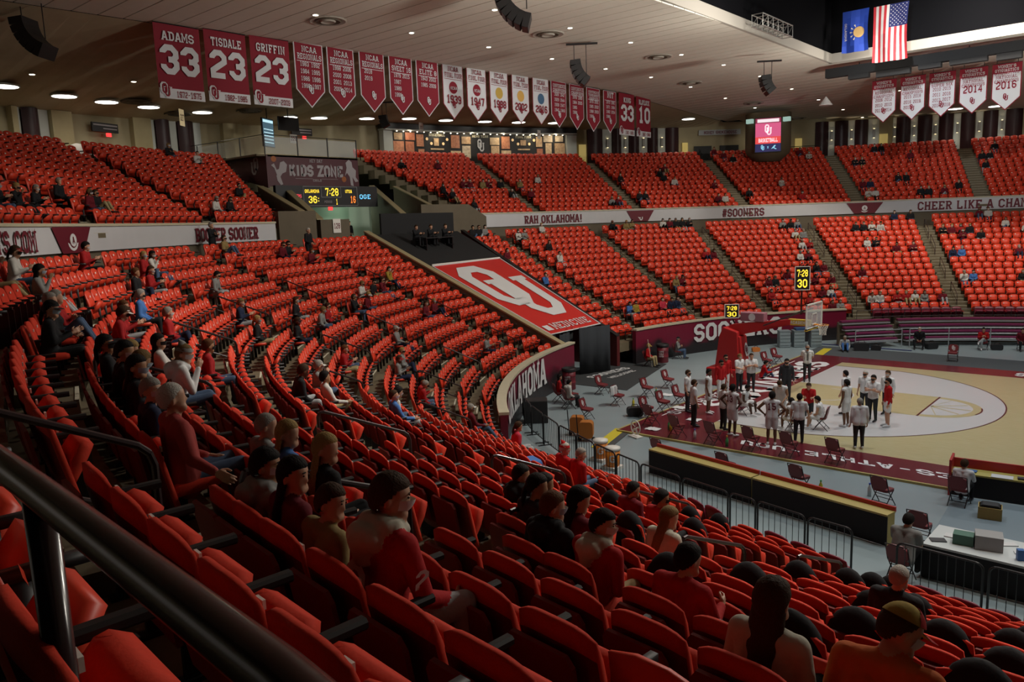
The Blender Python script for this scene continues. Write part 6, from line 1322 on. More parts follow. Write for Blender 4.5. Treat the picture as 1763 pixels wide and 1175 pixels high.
    for wr, d, s in hands:
        z = -d; x = Vector((s, 0, 0)); x = (x-z*x.dot(z)).normalized(); y = z.cross(x)
        if y.dot(Vector((0, 1, .3))) < 0 and False: y = -y
        M3 = Matrix((x*s*1.0, y*s*s, z)).transposed(); o = len(V); flip = M3.determinant() < 0
        for v in hv: q = wr+M3 @ v; V.append(tuple(q))
        for f in hf: F.append(tuple(o+i for i in (f[::-1] if flip else f))); Mi.append(2)
    out = bpy.data.meshes.new('person'); out.from_pydata(V, [], F); 
    for q in range(5): out.materials.append(None)
    out.polygons.foreach_set('material_index', Mi); out.polygons.foreach_set('use_smooth', [True]*len(F)); out.update()
    _BODY[key] = (out, Hm.copy()); return _BODY[key]
# hair, masks, caps in head space (origin at neck top, face +Y)
_HEADM = {}
def head_shell(style):
    if style in _HEADM: return _HEADM[style]
    c = Vector((0, -.004, .112)); R = Vector((.094, .108, .118)); V = []; F = []; idx = {}
    nu, nv = 32, 18
    def hl(d):
        y = d.y; line = .40 if y > .55 else (.40-(.55-y)*1.0 if y > -.05 else max(-.20-(-.05-y)*1.3, -.80)); return (d.z-line)/.16
    def keep(d):
        if style in ('short', 'long', 'pony', 'curly', 'thin'): 
            return hl(d) > -.45
        if style == 'cap': return d.z > .22
        if style == 'hat': return d.z > .05
        if style == 'band': return .25 < d.z < .48
        if style == 'mask': return d.y > .28 and -.86 < d.z < -.12 and abs(d.x) < .92
        return False
    for i in range(nv+1):
        for j in range(nu):
            th = PI*i/nv; ph = 2*PI*j/nu; d = Vector((math.sin(th)*math.sin(ph), math.sin(th)*math.cos(ph), math.cos(th))); k = 1.0
            if style == 'curly': k = 1.13+.06*noise.noise(d*6)
            elif style in ('short', 'long', 'pony'): k = 1.07+.05*noise.noise(d*4)+(.035 if d.z > .5 else 0)
            elif style == 'thin': k = 1.012
            elif style == 'cap': k = 1.06
            elif style == 'hat': k = 1.08
            elif style == 'band': k = 1.05
            if style in ('short', 'long', 'pony', 'curly', 'thin'): t_ = min(max(hl(d)+.35, 0), 1); t_ = t_*t_*(3-2*t_); k = .90+(k-.90)*t_
            p = Vector((d.x*R.x*k, d.y*R.y*k, d.z*R.z*k))+c
            if style == 'mask': p = Vector((d.x*.086, d.y*.112+.012+.012*(1-abs(d.x)), d.z*.118+.112+.01)) 
            idx[i, j] = (len(V), keep(d)); V.append(p)
    for i in range(nv):
        for j in range(nu):
            q = [idx[i, j], idx[i+1, j], idx[i+1, (j+1) % nu], idx[i, (j+1) % nu]]
            if all(x[1] for x in q): F.append(tuple(x[0] for x in q))
    if style == 'long' or style == 'pony':
        n = 12; rows = []
        spec = [(.10, .092, -.015), (.02, .100, -.03), (-.08, .108, -.04), (-.18, .115, -.055), (-.28, .105, -.06), (-.36, .07, -.055)] if style == 'long' else [(.10, .04, -.09), (.02, .045, -.12), (-.08, .04, -.13), (-.16, .02, -.125)]
        for z, r_, y0 in spec:
            o = len(V); a0 = 1.95 if style == 'long' else PI
            for q in range(n+1): a = -a0+2*a0*q/n; rr = r_*(1+.10*noise.noise(Vector((q*.9, z*9, 3)))); V.append(Vector((rr*math.sin(a), y0-rr*.62*math.cos(a), z+.03)))
            rows.append(o)
        for o, p in zip(rows, rows[1:]): F += [(o+q, o+q+1, p+q+1, p+q) for q in range(n)]
    if style == 'cap':
        o = len(V); n = 8
        for rr in (0, 1):
            for q in range(n+1): a = -.95+1.9*q/n; r_ = .105+.075*rr*math.cos(a*.8); V.append(Vector((r_*math.sin(a)*.95, r_*math.cos(a), .135-.018*rr)))
        F += [(o+q, o+q+1, o+n+1+q+1, o+n+1+q) for q in range(n)]
    if style == 'hat':
        o = len(V); n = 10
        for z, r_, y0 in ((.2, .07, -.01), (.26, .04, -.05), (.28, .012, -.09)):
            for q in range(n): V.append(Vector((r_*math.cos(2*PI*q/n), y0+r_*math.sin(2*PI*q/n), z)))
        for t in range(2): F += [(o+t*n+q, o+t*n+(q+1) % n, o+(t+1)*n+(q+1) % n, o+(t+1)*n+q) for q in range(n)]
    me = bpy.data.meshes.new(style); used = sorted({i for f in F for i in f}); mp_ = {v: k for k, v in enumerate(used)}
    me.from_pydata([tuple(V[i]) for i in used], [], [tuple(mp_[i] for i in f) for f in F]); me.polygons.foreach_set('use_smooth', [True]*len(F)); me.materials.append(None); me.update()
    _HEADM[style] = me; return me
def cmat(nm, c, r=.85): return mat('cloth_'+nm, c, r, spec=.2, noise_amt=.2, noise_scale=22, bump=.35)
CC = {'r': cmat('red', (.34, .014, .016)), 'm': cmat('maroon', (.14, .010, .018)), 'k': cmat('black', (.014, .014, .016)), 'g': cmat('grey', (.24, .24, .23)), 'w': cmat('white', (.58, .56, .52)), 'b': cmat('blue', (.06, .16, .42)), 'n': cmat('navy', (.018, .026, .06)), 't': cmat('tan', (.28, .20, .08)), 'p': cmat('pink', (.55, .04, .07)), 'o': cmat('orange', (.62, .14, .03)), 'y': cmat('mustard', (.35, .24, .04)), 'J': cmat('jeans', (.07, .11, .19)), 'L': cmat('pale_jeans', (.38, .40, .41)), 'K': cmat('khaki', (.36, .29, .15)), 'W': cmat('bright_white', (.72, .72, .72)), 'c': cmat('cream', (.50, .47, .38)), 'R': cmat('bright_red', (.42, .012, .014)), 'S': cmat('salmon', (.34, .05, .045)), 'd': cmat('charcoal', (.035, .035, .038))}
SKIN = [mat('skin_light', (.46, .25, .16), .5, spec=.35), mat('skin_tan', (.33, .17, .09), .5, spec=.35), mat('skin_brown', (.14, .065, .035), .5, spec=.35), mat('skin_dark', (.07, .033, .02), .5, spec=.35)]
HAIR = {'k': mat('hair_black', (.012, .009, .008), .75, spec=.15, bump=.8, noise_scale=90, noise_amt=.4), 'b': mat('hair_brown', (.055, .028, .013), .75, spec=.15, bump=.8, noise_scale=90, noise_amt=.4), 'a': mat('hair_auburn', (.12, .045, .014), .75, spec=.15, bump=.8, noise_scale=90, noise_amt=.4), 'y': mat('hair_blonde', (.38, .25, .09), .75, spec=.15, bump=.8, noise_scale=90, noise_amt=.4), 'g': mat('hair_grey', (.30, .28, .25), .75, spec=.15, bump=.8, noise_scale=90, noise_amt=.3), 'w': mat('hair_white', (.5, .47, .42), .75, spec=.15, bump=.8, noise_scale=90, noise_amt=.3), 'l': mat('hair_light_brown', (.20, .12, .045), .75, spec=.15, bump=.8, noise_scale=90, noise_amt=.4)}
SHOES = {'k': mat('shoe_black', (.012, .012, .013), .5), 'w': mat('shoe_white', (.6, .6, .6), .5)}
MASKM = {'b': mat('mask_blue', (.36, .47, .56), .8), 'w': mat('mask_white', (.62, .62, .62), .8), 'k': mat('mask_black', (.012, .012, .013), .8), 'r': mat('mask_red', (.35, .02, .02), .8)}
EYES = mat('eye_dark', (.02, .015, .012), .2)
ME_EYES = MB().use(EYES).lathe([(.002, -.006), (.008, 0), (.002, .006)], (-.032, .096, .112), 8).lathe([(.002, -.006), (.008, 0), (.002, .006)], (.032, .096, .112), 8).mesh('eyes', True)
ME_BROW = MB().use(HAIR['b']).box((-.033, .099, .134), (.035, .008, .007)).box((.033, .099, .134), (.035, .008, .007)).mesh('eyebrows')
NAMEC = {'r': 'red', 'm': 'maroon', 'k': 'black', 'g': 'grey', 'w': 'white', 'b': 'blue', 'n': 'navy', 't': 'tan', 'p': 'pink', 'o': 'orange', 'y': 'mustard', 'J': 'blue jeans', 'L': 'pale jeans', 'K': 'khaki', 'W': 'white', 'c': 'cream', 'R': 'red', 'S': 'salmon', 'd': 'charcoal'}
def person(loc, rz, top, bot, lab, grp=None, skin=0, hair=('short', 'b'), mask=None, cap=None, shoes='k', scale=1.0, eyes=False, under=None, **kw):
    me, Hm = body(**kw); o = link('person', me, None, loc, rz); tag(o, lab, 'person', grp); o.scale = (scale,)*3
    for sl, m in zip(o.material_slots, (CC[top], CC[bot], SKIN[skin], SHOES[shoes], CC[under or top])): sl.link = 'OBJECT'; sl.material = m
    def hpart(nm, style, m):
        h = link(nm, style if not isinstance(style, str) else head_shell(style), o); h.matrix_local = Hm
        for sl in h.material_slots: sl.link = 'OBJECT'; sl.material = m
        return h
    if hair and hair[0]: hpart('hair', hair[0], HAIR[hair[1]])
    if mask: hpart('face_mask', 'mask', MASKM[mask])
    if cap: hpart('cap', cap[0], CC[cap[1]])
    if eyes: hpart('eyes', ME_EYES, EYES); hpart('eyebrows', ME_BROW, HAIR[hair[1]] if hair and hair[0] else HAIR['g'])
    return o, Hm
def take_seat(i, th, exact=False):
    c = [s for s in ALLSEATS if s['i'] == i and abs(s['th']-th) < 6 and not s.get('taken')]
    if not c: return None
    c.sort(key=lambda s: abs(s['th']-th)); s = c[0]
    if abs(s['th']-th) > 2.2: return None
    s['taken'] = True; s['down'] = True
    if exact:
        s['th'] = th; s['p'] = bp(rrow(i), th, zfloor(i, th)); s['rz'] = facing(th); s['anchor'] = True; s['sx'] = 1.0; s['u'], s['v'], s['d'] = project(np.array(s['p'])+np.array([0, 0, .6]))
    return s
def seated(i, th, top, bot, lab, grp=None, exact=False, **kw):
    s = take_seat(i, th, exact)
    if s is None: return None
    return person(s['p'], s['rz'], top, bot, lab, grp, **kw)
# ---- near spectators, one by one
NV = .0125
NEARP = [
 (12, 262.70, 'R', 'L', 'man in a crimson jersey with cream hood and white numbers, masked', dict(scale=0.94, skin=0, hair=('short', 'b'), mask='w', arms=('lap', 'knees'), legs='w', hyaw=-38, lean=10, under='c', hood=True, eyes=True, shoes='w', sleeve='long')),
 (12, 260.45, 'g', 'k', 'person in a grey hoodie with a white mask left of the long haired woman', dict(scale=0.84, skin=1, hair=('curly', 'k'), mask='w', arms=('lap', 'lap'), hyaw=-40, hood=True, eyes=True)),
 (12, 261.10, 'm', 'k', 'dark haired woman in maroon between grey hoodie and tan jacket', dict(scale=0.86, skin=0, hair=('long', 'k'), arms=('lap', 'lap'), hyaw=-55, female=True, eyes=True)),
 (12, 261.75, 't', 'K', 'brown haired man in a tan jacket left of the crimson jersey', dict(scale=0.80, skin=0, hair=('short', 'b'), arms=('lap', 'lap'), hyaw=-55, lean=12, eyes=True)),
 (9, 261.70, 'R', 'K', 'man in a red hoodie and white mask looking over his shoulder', dict(scale=0.90, skin=0, hair=('short', 'k'), mask='w', arms=('knees', 'clasp'), hyaw=-62, lean=16, hood=True, under='c', eyes=True)),
 (9, 263.10, 'R', 'K', 'man in a red sweater holding a bottle, seen from behind', dict(scale=0.87, skin=0, hair=('short', 'k'), arms=('knees', 'point'), hyaw=-20, lean=18)),
 (10, 265.0, 'c', 'k', 'woman with very long brown hair and a cream coat', dict(skin=0, hair=('long', 'b'), arms=('lap', 'lap'), hyaw=-10, lean=6, female=True, scale=.92)),
 (10, 265.95, 'o', 'K', 'man in an orange shirt with a tan and red cap looking down', dict(skin=0, hair=('thin', 'b'), cap=('cap', 'y'), mask='b', arms=('clasp', 'clasp'), hyaw=-48, hpitch=-16, lean=20, sleeve='short', bulk=1.12, eyes=True, scale=.94)),
 (9, 260.85, 'k', 'k', 'auburn haired man in a black jacket beside the red hoodie', dict(scale=0.92, skin=0, hair=('short', 'a'), mask='b', arms=('lap', 'lap'), hyaw=-35, lean=8, bulk=1.12, hood=True)),
 (4, 263.15, 'k', 'J', 'older grey haired man in a black jacket near the maroon chairs', dict(scale=0.96, skin=0, hair=('thin', 'g'), arms=('knees', 'knees'), hyaw=-15, lean=14, bulk=1.1)),
 (7, 256.80, 'k', 'k', 'dark haired person in a black top, leftmost of four in a row', dict(scale=0.92, skin=1, hair=('short', 'k'), mask='w', hyaw=-40, hood=True)),
 (7, 257.60, 'k', 'k', 'dark haired person in black, second of four in a row', dict(scale=0.92, skin=1, hair=('short', 'k'), hyaw=-35)),
 (8, 259.00, 'd', 'k', 'dark haired person in charcoal, third of four in a row', dict(scale=0.95, skin=1, hair=('pony', 'k'), hyaw=-50, female=True)),
 (8, 260.00, 'm', 'k', 'woman with long dark hair holding a lit phone', dict(scale=0.96, skin=0, hair=('long', 'k'), arms=('phone', 'phone'), hyaw=-40, hpitch=-12, female=True)),
 (6, 259.50, 'c', 'k', 'fair haired person in a cream knit resting both hands', dict(scale=0.92, skin=0, hair=('long', 'l'), arms=('knees', 'knees'), hyaw=-40, lean=22, female=True)),
 (3, 254.20, 'm', 'J', 'dark haired man in maroon behind the maroon chairs', dict(scale=0.92, skin=1, hair=('short', 'k'), hyaw=-30, lean=12)),
 (3, 255.55, 'r', 'k', 'masked person in a red jersey right of the maroon top', dict(scale=0.96, skin=1, hair=('curly', 'k'), mask='k', hyaw=-40, sleeve='short')),
 (12, 257.45, 'S', 'J', 'white haired man in a salmon shirt leaning back', dict(scale=0.98, skin=0, hair=('thin', 'w'), arms=('lap', 'spread'), hyaw=-5, lean=-4, bulk=1.12)),
 (12, 255.60, 'n', 'k', 'grey haired man in navy with a white mask', dict(scale=0.88, skin=0, hair=('short', 'g'), mask='w', hyaw=-45, lean=4, bulk=1.08, eyes=True)),
 (12, 253.90, 'k', 'k', 'dark haired person in black left of the navy jacket', dict(scale=0.95, skin=1, hair=('long', 'k'), mask='b', hyaw=-35, female=True)),
 (12, 252.20, 'k', 'k', 'dark haired person in black with a pale mask, upper row end', dict(scale=0.98, skin=1, hair=('short', 'k'), mask='w', hyaw=-35)),
 (11, 249.9, 'W', 'J', 'person in a white hoodie and grey cap beside the rail', dict(skin=0, hair=('long', 'l'), cap=('hat', 'g'), mask='w', arms=('lap', 'chin'), hyaw=-30, lean=12, hood=True)),
 (11, 257.10, 'g', 'k', 'bald man in grey left of the blonde women', dict(scale=0.88, skin=0, hair=('thin', 'g'), hyaw=-20)),
 (11, 257.95, 'b', 'k', 'blonde woman in a pale blue top', dict(scale=0.90, skin=0, hair=('long', 'y'), hyaw=-50, female=True)),
 (11, 259.20, 'k', 'k', 'blonde woman in a black jacket right of the pale blue top', dict(scale=0.92, skin=0, hair=('long', 'y'), hyaw=-50, female=True)),
 (0, 234.50, 'p', 'L', 'person in a bright pink shirt above the courtside wall end', dict(scale=1.00, skin=0, hair=('pony', 'b'), hyaw=0, lean=10, sleeve='short', bulk=1.15)),
 (1, 245.50, 'R', 'J', 'person in a red santa hat and mask by the barricades', dict(scale=0.95, skin=0, hair=('short', 'w'), cap=('hat', 'R'), mask='w', hyaw=-40)),
 (1, 246.60, 'R', 'J', 'grey haired person in a red jacket right of the santa hat', dict(scale=0.95, skin=0, hair=('short', 'g'), mask='w', arms=('clasp', 'clasp'), hyaw=-40, lean=14)),
]
NEARO = {}
for i, th, top, bot, lab, kw in NEARP:
    kw = dict(kw); kw.setdefault('voxel', NV if i >= 9 else .016); r = seated(i, th, top, bot, lab, None, True, **kw)
    if r: NEARO[lab] = r
    else: print('no seat for', lab)
def on_person(lab, fn):
    if lab in NEARO: return fn(*NEARO[lab])
# numbers on the crimson jersey
def on_back(lean, y=-.128):
    Rm = Matrix.Rotation(math.radians(-lean), 4, 'X'); return lambda u, v, z0: Vector((0, .27, .45))+Rm @ Vector((u, y+.35*u*u, z0+v))
def jersey(o, Hm):
    B = on_back(10, -.148); g = MB().use(LETW); put2d(g, text2d('2', .24, .17, 1.3), lambda u, v, q: B(u-.02, v, .22)); g.build('back_number', o)
    g = MB().use(LETW); put2d(g, text2d('2', .10, .075, 1.2), lambda u, v, q: Vector((.292+v*.18, .27+.10+u, .45+.30+v))); g.build('sleeve_number', o)
on_person('man in a crimson jersey with cream hood and white numbers, masked', jersey)
on_person('man in an orange shirt with a tan and red cap looking down', lambda o, Hm: MB().use(BLACKP).box(tuple(on_back(20, -.155)(-.03, 0, .28)), (.045, .02, .05)).build('back_patch', o))
def cap_red(o, Hm):
    me = head_shell('cap').copy(); me.materials[0] = CC['R']
    bm = bmesh.new(); bm.from_mesh(me); bmesh.ops.delete(bm, geom=[f for f in bm.faces if f.calc_center_median().y < .03], context='FACES'); bmesh.ops.scale(bm, vec=(1.02, 1.02, 1.02), verts=bm.verts); bm.to_mesh(me); bm.free(); h = link('cap_front', me, o); h.matrix_local = Hm
on_person('man in an orange shirt with a tan and red cap looking down', cap_red)
# ---- the rest of the crowd
CROWD = [(9, 148.1, 'r'), (9, 147.2, 'm'), (12, 133.7, 'w'), (12, 132.8, 'g'), (10, 134.0, 'w'), (10, 133.0, 'r'), (8, 134.5, 'w'), (8, 133.4, 'm'), (6, 134.4, 'k'), (6, 133.6, 'm'), (5, 138.8, 'm'), (4, 137.3, 'w'), (4, 136.2, 'm'), (4, 134.0, 'm'), (4, 143.1, 'm'), (4, 141.9, 'k'), (2, 143.7, 'r'), (2, 136.8, 'm'), (2, 136.0, 'w'), (1, 139.1, 'r'), (0, 136.7, 'm'), (0, 135.1, 'g'), (1, 130.3, 'w'), (1, 128.8, 'w'), (1, 126.7, 'r'), (1, 125.4, 'r'), (1, 124.0, 'w'), (1, 122.8, 'g'), (1, 120.3, 'm'), (13, 124.7, 'k'), (13, 123.9, 'w'), (10, 125.7, 'w'), (10, 124.7, 'k'), (9, 122.1, 'm'), (9, 120.2, 'm'), (5, 128.6, 'm'), (8, 115.7, 'n'), (8, 114.3, 'b'), (4, 115.0, 'b'), (4, 116.1, 'w'), (4, 109.5, 'k'), (8, 108.8, 'm'), (11, 112.3, 'k'), (11, 113.4, 'm'), (12, 114.9, 'm'), (12, 115.7, 'k'), (5, 156.5, 't'), (5, 155.0, 'm'), (2, 159.8, 'n'), (15, 178.1, 'k'), (15, 176.9, 'k'), (15, 175.0, 'g'), (15, 166.0, 'w'), (14, 170.4, 'w'), (14, 169.7, 'g'), (12, 168.4, 'k'), (11, 176.2, 'm'), (10, 169.5, 'w'), (7, 177.3, 'b'), (10, 197.9, 'y'), (9, 205.0, 'w'), (9, 203.6, 'k'), (9, 201.7, 'm'), (8, 207.8, 'm'), (8, 209.6, 'k'), (6, 201.2, 'm'), (6, 199.8, 'm'), (5, 212.8, 'g'), (2, 201.9, 'g'), (2, 168.9, 'b'), (2, 168.0, 'y'), (2, 163.1, 'p'), (2, 159.8, 'n'), (6, 226.2, 'r'), (6, 228.1, 'r'), (4, 221.3, 'g'), (4, 223.4, 'g'), (3, 227.7, 'r'), (3, 228.2, 'r'), (5, 240.2, 'w'), (5, 242.2, 'b'), (1, 230.6, 'm'), (1, 232.0, 'r'), (109, 173.5, 'k'), (109, 169.2, 'm'), (105, 169.2, 'm'), (105, 168.5, 'm'), (105, 167.2, 't'), (105, 166.8, 'm'), (104, 174.7, 'k'), (103, 174.2, 'k'), (102, 177.0, 'w'), (105, 163.8, 'k'), (105, 163.7, 't'), (106, 159.0, 'w'), (103, 164.2, 'k'), (103, 163.5, 'm'), (101, 153.1, 'g'), (101, 152.4, 'm'), (106, 149.6, 'k'), (102, 149.8, 'k'), (102, 149.1, 'k'), (107, 143.3, 'k'), (108, 142.6, 'm'), (106, 143.4, 'k'), (105, 142.8, 'w'), (101, 171.8, 'k'), (15, 155.9, 'k'), (15, 154.2, 't'), (15, 153.6, 't'), (15, 149.2, 'w'), (15, 148.2, 'm'), (15, 147.1, 'k'), (15, 146.3, 'k'), (112, 134.9, 'm'), (111, 134.7, 'm'), (110, 133.7, 'k'), (104, 130.8, 'w'), (102, 135.7, 'k'), (104, 138.5, 'm'), (101, 139.5, 'm'), (101, 138.6, 'w'), (100, 129.6, 'r'), (103, 122.3, 'm'), (103, 121.6, 'n'), (101, 121.8, 'w'), (100, 121.8, 'w'), (100, 116.3, 'k'), (100, 115.6, 'k'), (108, 121.5, 'k'), (108, 120.6, 'k'), (111, 118.2, 'k'), (111, 117.8, 'k'), (109, 115.6, 'm'), (104, 117.1, 'k'), (104, 117.8, 'k'), (102, 112.4, 'k'), (101, 113.3, 'm'), (111, 126.3, 'm'), (110, 125.4, 'w'), (110, 107.2, 'k'), (108, 108.9, 'k'), (108, 108.4, 'k'), (106, 109.3, 'k'), (15, 146.8, 'k'), (15, 146.2, 'w'), (14, 134.1, 'g'), (14, 133.2, 'k'), (14, 132.5, 'g'), (13, 124.6, 'k'), (13, 124.0, 'w'), (15, 120.1, 'n'), (15, 118.7, 'k'), (15, 111.5, 'm'), (15, 110.8, 'w'), (13, 109.0, 'w'), (12, 107.4, 'w'), (12, 113.4, 'r'), (12, 112.4, 'k'), (12, 115.5, 'm'), (102, 218.4, 'k'), (100, 222.2, 'k'), (101, 217.8, 'm'), (100, 216.3, 'k'), (100, 202.9, 'k'), (100, 204.7, 'w'), (103, 198.6, 'k'), (109, 198.2, 'k'), (108, 197.2, 'w'), (100, 223.7, 'k'), (100, 225.8, 'k'), (15, 237.2, 'w'), (15, 239.5, 'r'), (14, 239.5, 'g'), (13, 244.2, 'r'), (15, 229.0, 'r'), (14, 224.8, 'r'), (14, 224.4, 'w'), (13, 230.1, 'k'), (13, 227.8, 'r'), (12, 222.2, 'g'), (12, 235.5, 'b'), (12, 240.1, 'r'), (12, 242.3, 'r'), (11, 238.4, 'r'), (10, 227.2, 'n'), (9, 230.1, 'k'), (15, 211.0, 't'), (14, 205.4, 'm'), (14, 204.7, 'k'), (13, 203.7, 'm'), (9, 219.3, 'k'), (8, 218.5, 'g'), (8, 215.9, 'r'), (8, 224.1, 'k'), (13, 247.5, 'k'), (13, 244.8, 'k'), (10, 244.1, 'r'), (12, 249.4, 'k'), (12, 249.8, 'k'), (12, 253.3, 'k'), (11, 247.0, 'w'), (7, 240.0, 'g'), (8, 243.8, 'k'), (7, 243.0, 'w')]
random.seed(11); used = {}
POSES = [dict(arms=('lap', 'lap'), legs='n', lean=4), dict(arms=('cross', 'cross'), legs='n', lean=-2), dict(arms=('knees', 'knees'), legs='w', lean=16), dict(arms=('clasp', 'clasp'), legs='c', lean=2), dict(arms=('phone', 'phone'), legs='n', lean=8), dict(arms=('lap', 'chin'), legs='o', lean=6), dict(arms=('lap', 'knees'), legs='o', lean=-4), dict(arms=('lap', 'lap'), legs='u', lean=-4)]
UNITS = ['', 'one', 'two', 'three', 'four', 'five', 'six', 'seven', 'eight', 'nine', 'ten', 'eleven', 'twelve', 'thirteen', 'fourteen', 'fifteen']
respace()
for n_, (i, th, c) in enumerate(CROWD):
    i = max(i, 101) if i >= 100 else i
    ps = dict(POSES[random.randrange(8)]); fem = random.random() < .4; hs = random.choice(['long', 'pony']) if fem else random.choice(['short', 'short', 'thin', 'curly'])
    hc = random.choice('kkbbbalgy'); bot = random.choice('kkJJnLK'); mk = random.choice(['b', 'w', 'k', None, 'w']); sk = random.choice([0, 0, 0, 1, 1, 2])
    if i >= 100:
        side = 'upper left deck' if th > 185 else 'upper far deck'; row = 'row %s up' % UNITS[min(i-99, 15)]
        nb = sum(1 for a in UA['R' if th < 185 else 'L'] if a > th) if th < 185 else sum(1 for a in UA['L'] if a < th)
    else:
        side = 'lower left bowl' if th > 185 else 'lower far bowl'; row = 'row %s up' % UNITS[min(max(i+1, 1), 15)]
        nb = sum(1 for a in RA_ if aang(a, i) > th) if th < 185 else sum(1 for a in LA if aang(a, i) < th)
    base = 'spectator in %s, %s, block %s from tunnel, %s' % (NAMEC[c], side, UNITS[nb+1], row)
    used[base] = used.get(base, 0)+1
    if used[base] > 1: base = base.replace('spectator', {2: 'another spectator', 3: 'third spectator', 4: 'fourth spectator'}.get(used[base], 'further spectator'), 1)
    seated(i, th, c, bot, base, 'spectators in the stands', skin=sk, hair=(hs, hc), mask=mk, cap=('cap', random.choice('rgkw')) if random.random() < .15 else None, voxel=.024, female=fem, scale=.95, hyaw=random.choice([-20, 10]), **ps)
# ---------------------------------------------------------------- people on the floor
def stand(x, y, ang, top, bot, lab, z=.06, grp=None, **kw):
    kw.setdefault('voxel', .017); kw.setdefault('arms', ('down', 'down')); kw.setdefault('legs', 'n'); kw.setdefault('lean', 1)
    return person((x, y, z), math.radians(ang), top, bot, lab, grp, sit=False, **kw)
def yawto(x, y, tx, ty): return math.degrees(math.atan2(-(tx-x), ty-y))
HUD = (2.3, -5.2)
def at_huddle(x, y, d=0): return yawto(x, y, *HUD)+d
W_ = dict(hair=('short', 'b'), mask='k', sleeve='short')
def num(o, Hm, txt): g = MB().use(LET); put2d(g, text2d(txt, .22, .26, 1.1), lambda u, v, q: Vector((u, -.135, 1.27+v))); g.build('jersey_number', o)
stand(-1.6, -5.9, at_huddle(-1.6, -5.9), 'W', 'd', 'man in a white shirt and dark trousers, leftmost of the staff', **W_)
stand(-.36, -7.75, at_huddle(-.36, -7.8), 'W', 'd', 'man in a white shirt in front of the leftmost staff man', scale=1.04, **W_)
stand(-.8, -5.7, at_huddle(-.9, -5.9), 'W', 'W', 'player in white uniform with a dark cap between staff men', skin=2, hair=('short', 'k'), sleeve='none', bottom='shorts', shoes='w', scale=1.05)
stand(.75, -7.6, at_huddle(.69, -7.81), 'W', 'd', 'dark haired man in white shirt left of player 13', **W_)
o = stand(1.37, -8.2, at_huddle(1.37, -8.36), 'W', 'W', 'player in white with thirteen on the back, hands on hips', skin=3, hair=('short', 'k'), sleeve='none', bottom='shorts', arms=('hips', 'hips'), shoes='w', scale=1.1); num(*o, '13')
o = stand(2.9, -8.45, at_huddle(2.9, -8.69, 8), 'W', 'W', 'player in white with fifteen on the back, hands on hips', skin=2, hair=('curly', 'k'), sleeve='none', bottom='shorts', arms=('hips', 'hips'), shoes='w', scale=1.08); num(*o, '15')
stand(3.54, -7.7, at_huddle(3.54, -7.84, -5), 'W', 'd', 'staff member in white shirt and dark trousers with back to camera', hair=('short', 'k'), sleeve='short', arms=('down', 'side'), scale=1.0)
stand(2.05, -5.55, 190, 'W', 'W', 'player in white bending his head in the huddle', skin=1, hair=('short', 'b'), sleeve='none', bottom='shorts', hpitch=-30, lean=18, arms=('knees', 'knees'), shoes='w', scale=1.02)
stand(2.41, -3.7, 195, 'R', 'd', 'coach in a red polo kneeling in the huddle', skin=0, hair=('short', 'b'), sleeve='short', legs='k', arms=('point', 'point'), lean=14, z=-.36)
stand(.94, -2.2, 200, 'd', 'd', 'man in a charcoal hooded jacket with a black mask', mask='k', hair=('short', 'k'), scale=1.06, hood=True)
stand(-1.44, -1.5, -110, 'W', 'd', 'man in a white shirt left of the pair by the post', mask='w', hair=('short', 'l'), sleeve='short', arms=('clasp', 'clasp'))
stand(-1.05, -1.15, 215, 'W', 'd', 'man in a white shirt with folded arms by the post', hair=('short', 'b'), sleeve='short', arms=('cross', 'cross'), bulk=1.08)
stand(-1.5, -3.2, at_huddle(-1.4, -3.4), 'R', 'W', 'man in a red jacket looking down left of the post', hair=('short', 'k'), mask='k', hpitch=-15)
stand(-1.85, -2.0, at_huddle(-1.7, -2), 'R', 'W', 'man in a red jacket behind the other red jacket', hair=('short', 'k'), mask='k')
o, Hm = stand(.19, 2.16, 205, 'W', 'd', 'referee in a striped shirt and black mask on the baseline', hair=('thin', 'g'), mask='k', sleeve='short', arms=('back', 'back'))
for k in range(-4, 5): MB().use(BLACKP).box((k*.034, .118-.012*abs(k)*.6, 1.2), (.014, .012, .4)).build('shirt_stripe', o)
stand(4.16, -4.8, 75, 'W', 'W', 'player in white with bushy hair seen in profile', skin=2, hair=('curly', 'k'), sleeve='none', bottom='shorts', shoes='w', scale=1.02)
stand(3.55, -3.0, 80, 'W', 'd', 'staff man in white shirt behind the bushy haired player', hair=('short', 'k'), sleeve='short')
stand(5.36, -7.3, 30, 'W', 'd', 'broad man in a white shirt nearest the camera on court', hair=('thin', 'g'), bulk=1.15, shoes='w', scale=1.0)
stand(4.14, -2.6, 170, 'W', 'd', 'pale haired man in white behind the arms crossed man', hair=('thin', 'w'), mask='k', sleeve='short')
stand(4.69, -3.5, 170, 'W', 'd', 'masked man in a white shirt with crossed arms', hair=('short', 'k'), mask='k', sleeve='short', arms=('cross', 'cross'), scale=1.02)
stand(4.83, -2.2, 165, 'W', 'd', 'masked man in white half hidden by the red jacket', hair=('short', 'b'), mask='w')
stand(5.34, -4.0, 120, 'R', 'W', 'person in a long red jacket and white shorts at right', hair=('short', 'k'), mask='k', bottom='shorts', shoes='w', scale=1.04)
